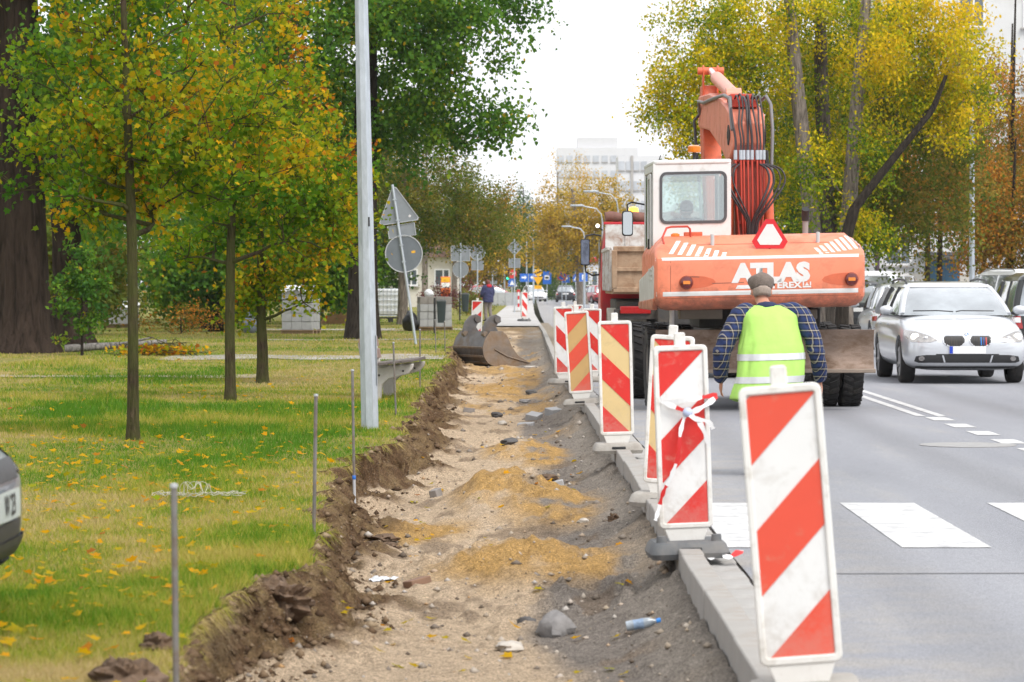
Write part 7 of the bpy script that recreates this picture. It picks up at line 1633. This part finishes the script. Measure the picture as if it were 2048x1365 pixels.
b_.loft([vest_ring(z) for z in zz], False); vo = b_.build('safety_vest', M_vest, wo, 70); sd_ = vo.modifiers.new('s', 'SOLIDIFY'); sd_.thickness = .004
for zc in (.955, .775):
    b_ = MB(); rg = []
    for dz in (-.026, -.014, 0, .014, .026):
        rr0 = vest_ring(zc+dz, .005); rg.append([p+V3((0, 0, .055*(p.x-.0)*.5)) for p in rr0])
    b_.loft(rg, False); b_.build('reflective_band', M_refl, vo, 70)
b_ = MB(); b_.tube([(-.09, .16, 1.335), (-.075, .125, 1.355), (-.03, .105, 1.365), (.03, .115, 1.36), (.06, .15, 1.345), (.06, .20, 1.34)], [.022]*6, 10, sq=1.5); b_.build('shirt_collar', pm('collar_navy', (.02, .028, .075), .9), wo, 60)
c_ = J['head']; b_ = MB(); M = Matrix.Rotation(R(4), 3, 'Z') @ Matrix.Rotation(R(-16), 3, 'X')
cap_r = [(-.012, .083, .100), (.015, .095, .110), (.045, .108, .124), (.075, .104, .122), (.100, .080, .098), (.115, .045, .06), (.119, .01, .015)]
b_.loft([[c_+M @ V3((rx*math.cos(a), ry*math.sin(a)-.005+.012*(z/.1), z+.030+.006*math.sin(3*a))) for a in np.linspace(0, 2*math.pi, 24, endpoint=False)] for z, rx, ry in cap_r]); M_cap = pm('cap_tweed', (.17, .135, .115), .9, var=.2, scale=30, bmp=.5, bscale=120); cp = b_.build('flat_cap', M_cap, wo, 70)
b_ = MB(); b_.loft([[c_+M @ V3((rx*math.cos(a), ry*math.sin(a)-.005, z)) for a in np.linspace(0, 2*math.pi, 24, endpoint=False)] for z, rx, ry in ((.012, .0815, .0985), (.014, .0845, .1015), (.034, .088, .105), (.036, .080, .097))]); b_.build('cap_band', pm('cap_band', (.12, .095, .08), .9, var=.2, scale=30), cp, 60)
b_ = MB(); b_.loft([[c_+M @ V3((.075*math.cos(a)*k, .09+.055*k*math.sin(a), .022-.01*k)) for a in np.linspace(0, math.pi, 12)] for k in (.2, .7, 1.0)], False, False); q = b_.build('cap_peak', M_cap, cp, 60); q.modifiers.new('s', 'SOLIDIFY').thickness = .006
b_ = MB(); b_.loft([[c_+M @ V3((rx*math.cos(a), -.012+ry*math.sin(a), z)) for a in np.linspace(math.pi*1.03, math.pi*1.97, 16)] for z, rx, ry in ((-.055, .060, .070), (-.03, .0735, .086), (.0, .0775, .094), (.02, .078, .096))], False, False); q = b_.build('hair', pm('hair_grey', (.30, .24, .20), .8, var=.25, scale=40), wo, 60); q.modifiers.new('s', 'SOLIDIFY').thickness = .006

# woman on the far pavement
J2 = dict(head=V3((0, .03, 1.50)), neck=V3((0, 0, 1.38)), chest=V3((0, 0, 1.2)), waist=V3((0, 0, 1.0)), pelvis=V3((0, 0, .88)), shL=V3((-.18, 0, 1.31)), elL=V3((-.25, .06, 1.06)), wrL=V3((-.16, .24, .98)), shR=V3((.18, 0, 1.31)), elR=V3((.24, .03, 1.05)), wrR=V3((.12, .22, 1.0)),
          hiL=V3((-.09, 0, .82)), knL=V3((-.09, .05, .46)), anL=V3((-.09, .0, .09)), hiR=V3((.09, 0, .82)), knR=V3((.09, .0, .46)), anR=V3((.10, -.08, .09)), toe=V3((0, 1, 0)), pitch=R(-10),
          torso=[((0, 0, .74), .215, .165), ((0, 0, .9), .22, .17), ((0, 0, 1.05), .205, .155), ((0, 0, 1.2), .20, .15), ((0, 0, 1.32), .17, .12), ((0, 0, 1.40), .08, .075)], bulk=1.08)
w2, T = person('person', 'person in navy jacket with red hood standing on the far pavement', ((976-CX)*126/FPX, 126, .095), R(35), J2, dict(skin=M_skin, top=pm('jacket_navy', (.022, .026, .085), .7, var=.15, scale=8), topname='jacket', trousers=pm('trousers_grey', (.19, .165, .15), .9, var=.15)), voxel=.012)
b_ = MB(); b_.ball((0, -.07, 1.385), (.125, .10, .075), 16, 10); b_.build('hood', pm('hood_red', (.45, .015, .035), .8, var=.15), w2, 60)
b_ = MB(); b_.ball((0, .005, 1.525), (.094, .112, .11), 16, 12); b_.ball((0, -.06, 1.46), (.07, .05, .07)); b_.build('hair', pm('hair_auburn', (.13, .035, .02), .6, var=.3, scale=30), w2, 60)

# excavator driver, seated in the cab
J3 = dict(head=V3((0, .04, 1.30)), neck=V3((0, 0, 1.18)), chest=V3((0, 0, .98)), waist=V3((0, 0, .80)), pelvis=V3((0, 0, .68)), shL=V3((-.20, 0, 1.09)), elL=V3((-.27, .12, .86)), wrL=V3((-.22, .36, .84)), shR=V3((.20, 0, 1.09)), elR=V3((.27, .12, .86)), wrR=V3((.22, .36, .84)),
          hiL=V3((-.10, .05, .66)), knL=V3((-.14, .46, .66)), anL=V3((-.14, .50, .28)), hiR=V3((.10, .05, .66)), knR=V3((.14, .46, .66)), anR=V3((.14, .50, .28)), toe=V3((0, 1, 0)), pitch=0,
          torso=[((0, 0, .62), .19, .14), ((0, 0, .8), .20, .15), ((0, 0, .95), .215, .15), ((0, 0, 1.08), .20, .13), ((0, 0, 1.16), .12, .09), ((0, 0, 1.2), .07, .065)])
d3, T = person('person', 'driver in dark jacket sitting in the excavator cab', (EX[0]-.72-.063, EX[1]+2.02-.023, 1.16), R(1.8), J3, dict(skin=M_skin, top=pm('jacket_dark', (.035, .042, .06), .8, var=.15), topname='jacket', trousers=pm('trousers_dark', (.035, .037, .045), .9, var=.2)), voxel=.012)
b_ = MB(); b_.ball((0, .02, 1.345), (.085, .105, .085), 16, 12); b_.build('hair', pm('hair_dark', (.05, .035, .028), .7, var=.3, scale=30), d3, 60)
# man with a cap behind the parked cars
J4 = dict(J2); J4['bulk'] = 1.1; J4['pitch'] = 0
d4, T = person('person', 'man in red-brown cap behind the parked cars', ((1773-CX)*104/FPX, 104, .20), R(60), J4, dict(skin=M_skin, top=pm('jacket_dark', (.035, .042, .06), .8, var=.15), topname='jacket', trousers=pm('trousers_dark', (.035, .037, .045), .9, var=.2)), voxel=.014)
b_ = MB(); b_.ball((0, .01, 1.555), (.092, .11, .075), 16, 10); b_.box((0, .13, 1.53), (.13, .12, .015)); b_.build('cap', pm('cap_brown', (.20, .05, .04), .8, var=.2), d4, 60)
# ------------------------------------------------------------------ buildings
M_plaster = pm('plaster_cream', (.56, .53, .47), .9, var=.06, scale=.6, dirt=(.42, .39, .34), damt=.3, dscale=.5)
M_pl2 = pm('plaster_white', (.60, .60, .59), .9, var=.05, scale=.5, dirt=(.48, .47, .45), damt=.25, dscale=.4)
M_wf = pm('window_frame_white', (.70, .70, .70), .5, var=.03); M_pane = pm('house_pane', (.10, .12, .135), .08, var=.4, scale=.8, coat=.6); M_pane2 = pm('pane_hazed', (.42, .44, .47), .3, var=.2, scale=.4); M_sill = pm('sill_grey', (.36, .34, .32), .7)  # second pane is for far windows, haze put into its pale colour
def building(name, label, x0, x1, y0, y1, z1, wall, rz=0.0):
    ro = empty(name, ((x0+x1)/2, y0, 0), rz, label, 'building'); b_ = MB(); b_.box((0, (y1-y0)/2, z1/2-.3), (x1-x0, y1-y0, z1+.6)); b_.build('wall', wall, ro); return ro
def window(ro, cx, cz, w, h, y=0.0, sill=True, mull=True):
    b_ = MB(); ring_prism(b_, SQ2(cx, cz, w/2, h/2), SQ2(cx, cz, w/2-.09, h/2-.09), XZ, y-.05, y+.02); fo = b_.build('window', M_wf, ro)
    if mull: b_ = MB(); b_.box((cx+w*.08, y-.02, cz), (.09, .05, h-.18)); b_.build('mullion', M_wf, fo)
    b_ = MB(); b_.box((cx, y-.004, cz), (w-.16, .006, h-.16)); b_.build('pane', M_pane, fo)
    if sill: b_ = MB(); b_.box((cx, y-.09, cz-h/2-.05), (w+.2, .22, .07)); b_.build('sill', M_sill, fo)
def SQ2(cx, cz, a, b): return [(cx-a, cz-b), (cx+a, cz-b), (cx+a, cz+b), (cx-a, cz+b)]
# apartment block behind the parked cars
X0, X1 = (1752-CX)*148/FPX, 46.0
ap = building('apartment_block', 'cream white apartment block behind the autumn trees at right', X0, X1, 148, 160, 17.2, M_pl2); c0 = (X0+X1)/2
b_ = MB(); b_.box((0, -.03, 1.0), (X1-X0-.1, .10, 2.1)); b_.build('plinth', M_plaster, ap)
b_ = MB(); b_.tube([(X0-c0+.05, -.12, 0), (X0-c0+.05, -.12, 17)], .11, 8); b_.build('drainpipe', pm('pipe_brown', (.06, .035, .05), .5), ap, 60)
for fl_ in range(6):
    for cx in (16.9, 20.3, 23.3, 26.6, 29.8, 33, 36, 39):
        if fl_ == 0 and 17.6 < cx < 20.5: continue
        window(ap, cx-c0, 3.15+2.75*fl_, 1.25, 1.45)
for fl_ in range(6):
    b_ = MB(); b_.box((24.9-c0, -.03, 3.1+2.75*fl_), (1.3, .05, 2.2)); b_.build('cladding_panel', pm('cladding_brown', (.20, .10, .075), .8, var=.15), ap)
b_ = MB(); b_.box((18.9-c0, -.9, 2.95), (2.3, 1.8, .16)); b_.build('entrance_canopy', pm('canopy_dark', (.09, .085, .09), .6), ap, None, .02)
b_ = MB(); b_.box((19.0-c0, -.06, 1.45), (1.5, .08, 2.5)); dr = b_.build('entrance_door', pm('door_blue', (.02, .09, .16), .4, var=.1), ap, None, .02)
b_ = MB(); b_.box((19.45-c0, -.12, 1.3), (.05, .05, .4)); b_.build('door_handle', M_chrome, dr)
# tower and its wing at the end of the street
TX = lambda px, d: (px-CX)*d/FPX; TZ = lambda py, d: CAMZ-(py-CY)*d/FPX
d = 640; x0, x1 = TX(1114, d), TX(1276, d); tw_ = building('tower_block', 'pale grey tower block rising behind the golden tree', x0, x1, d, d+14, TZ(296, d), pm('tower_haze_grey', (.58, .58, .59), .9, var=.04, scale=.2)); c0 = (x0+x1)/2  # walls paled in the colour, in place of distance haze
b_ = MB(); b_.box((TX(1195, d)-c0, 6, TZ(288, d)), (TX(1234, d)-TX(1154, d), 9, 2*(TZ(280, d)-TZ(288, d))+1.0)); b_.build('plant_room', pm('tower_haze_grey2', (.54, .54, .55), .9, var=.04), tw_)
for r_ in range(7):
    z = TZ(318, d)-3.0*r_
    for k in range(9):
        cx = TX(1122+17.5*k, d)-c0; b_ = MB(); b_.box((cx, -.05, z), (1.15, .12, 1.3)); fo = b_.build('window', M_pane2, tw_); b_ = MB(); b_.box((cx, -.12, z-.75), (1.3, .2, .12)); b_.build('sill', M_sill, fo)
d = 470; x0, x1 = TX(1236, d), TX(1330, d); wg = building('office_wing', 'pale office wing with window rows right of the tower', x0, x1, d, d+12, TZ(312, d), pm('wing_grey', (.60, .60, .61), .9, var=.04, scale=.2)); c0 = (x0+x1)/2
for r_ in range(6):
    for k in range(4):
        cx = TX(1243+15*k, d)-c0; z = TZ(332, d)-2.9*r_; b_ = MB(); b_.box((cx, -.05, z), (.85, .12, 1.3)); fo = b_.build('window', M_pane2, wg); b_ = MB(); b_.box((cx, -.12, z-.75), (.95, .2, .12)); b_.build('sill', M_sill, fo)
b_ = MB(); b_.box((TX(1264, d)-c0, -.1, TZ(312, d)/2), (.35, .2, TZ(312, d))); b_.build('drainpipe', M_sill, wg)
# low house left of the footway
d = 205; x0, x1 = TX(770, d), TX(912, d); lh = building('low_house', 'low cream house behind the tank and the block pallet', x0, x1, d, d+9, 3.4, M_plaster); c0 = (x0+x1)/2
b_ = MB(); b_.hexa([(x0-c0-.4, -.5, 3.3), (x1-c0+.4, -.5, 3.3), (x1-c0+.4, 9.5, 3.3), (x0-c0-.4, 9.5, 3.3), (x0-c0-.2, 3.5, 4.8), (x1-c0+.2, 3.5, 4.8), (x1-c0+.2, 5.5, 4.8), (x0-c0-.2, 5.5, 4.8)]); b_.build('roof', pm('roof_brown', (.13, .07, .05), .85, var=.2), lh)
window(lh, TX(884, d)-c0, 2.0, 1.0, 1.1); window(lh, TX(820, d)-c0, 2.0, 1.0, 1.1)
# kiosk at the far right kerb
d = 330; kx = TX(1180, d); ki = building('kiosk', 'small pale kiosk with red top near the far signs', kx-1.5, kx+1.5, d, d+3, 4.0, pm('kiosk_white', (.55, .56, .58), .7)); b_ = MB(); b_.box((0, -.1, 4.1), (3.1, .3, .5)); b_.build('fascia', B_red, ki)
window(ki, -.6, 2.2, 1.1, 1.6); window(ki, .7, 2.2, 1.1, 1.6)

# ------------------------------------------------------------------ damp autumn air
hz = MB(); hz.box((0, 380, 24.0), (240, 900, 52.0)); m = bpy.data.materials.new('haze_air'); m.use_nodes = True; nt = m.node_tree; nt.nodes.clear()
out = nt.nodes.new('ShaderNodeOutputMaterial'); pv = nt.nodes.new('ShaderNodeVolumePrincipled'); pv.inputs['Density'].default_value = 0.0001; pv.inputs['Color'].default_value = (.93, .95, .98, 1); pv.inputs['Anisotropy'].default_value = 0.0
nt.links.new(pv.outputs['Volume'], out.inputs['Volume']); HAZE = hz.build('haze', m); tag(HAZE, 'thin pale haze in the street', 'haze', kind='stuff')
scene.cycles.volume_bounces = 1
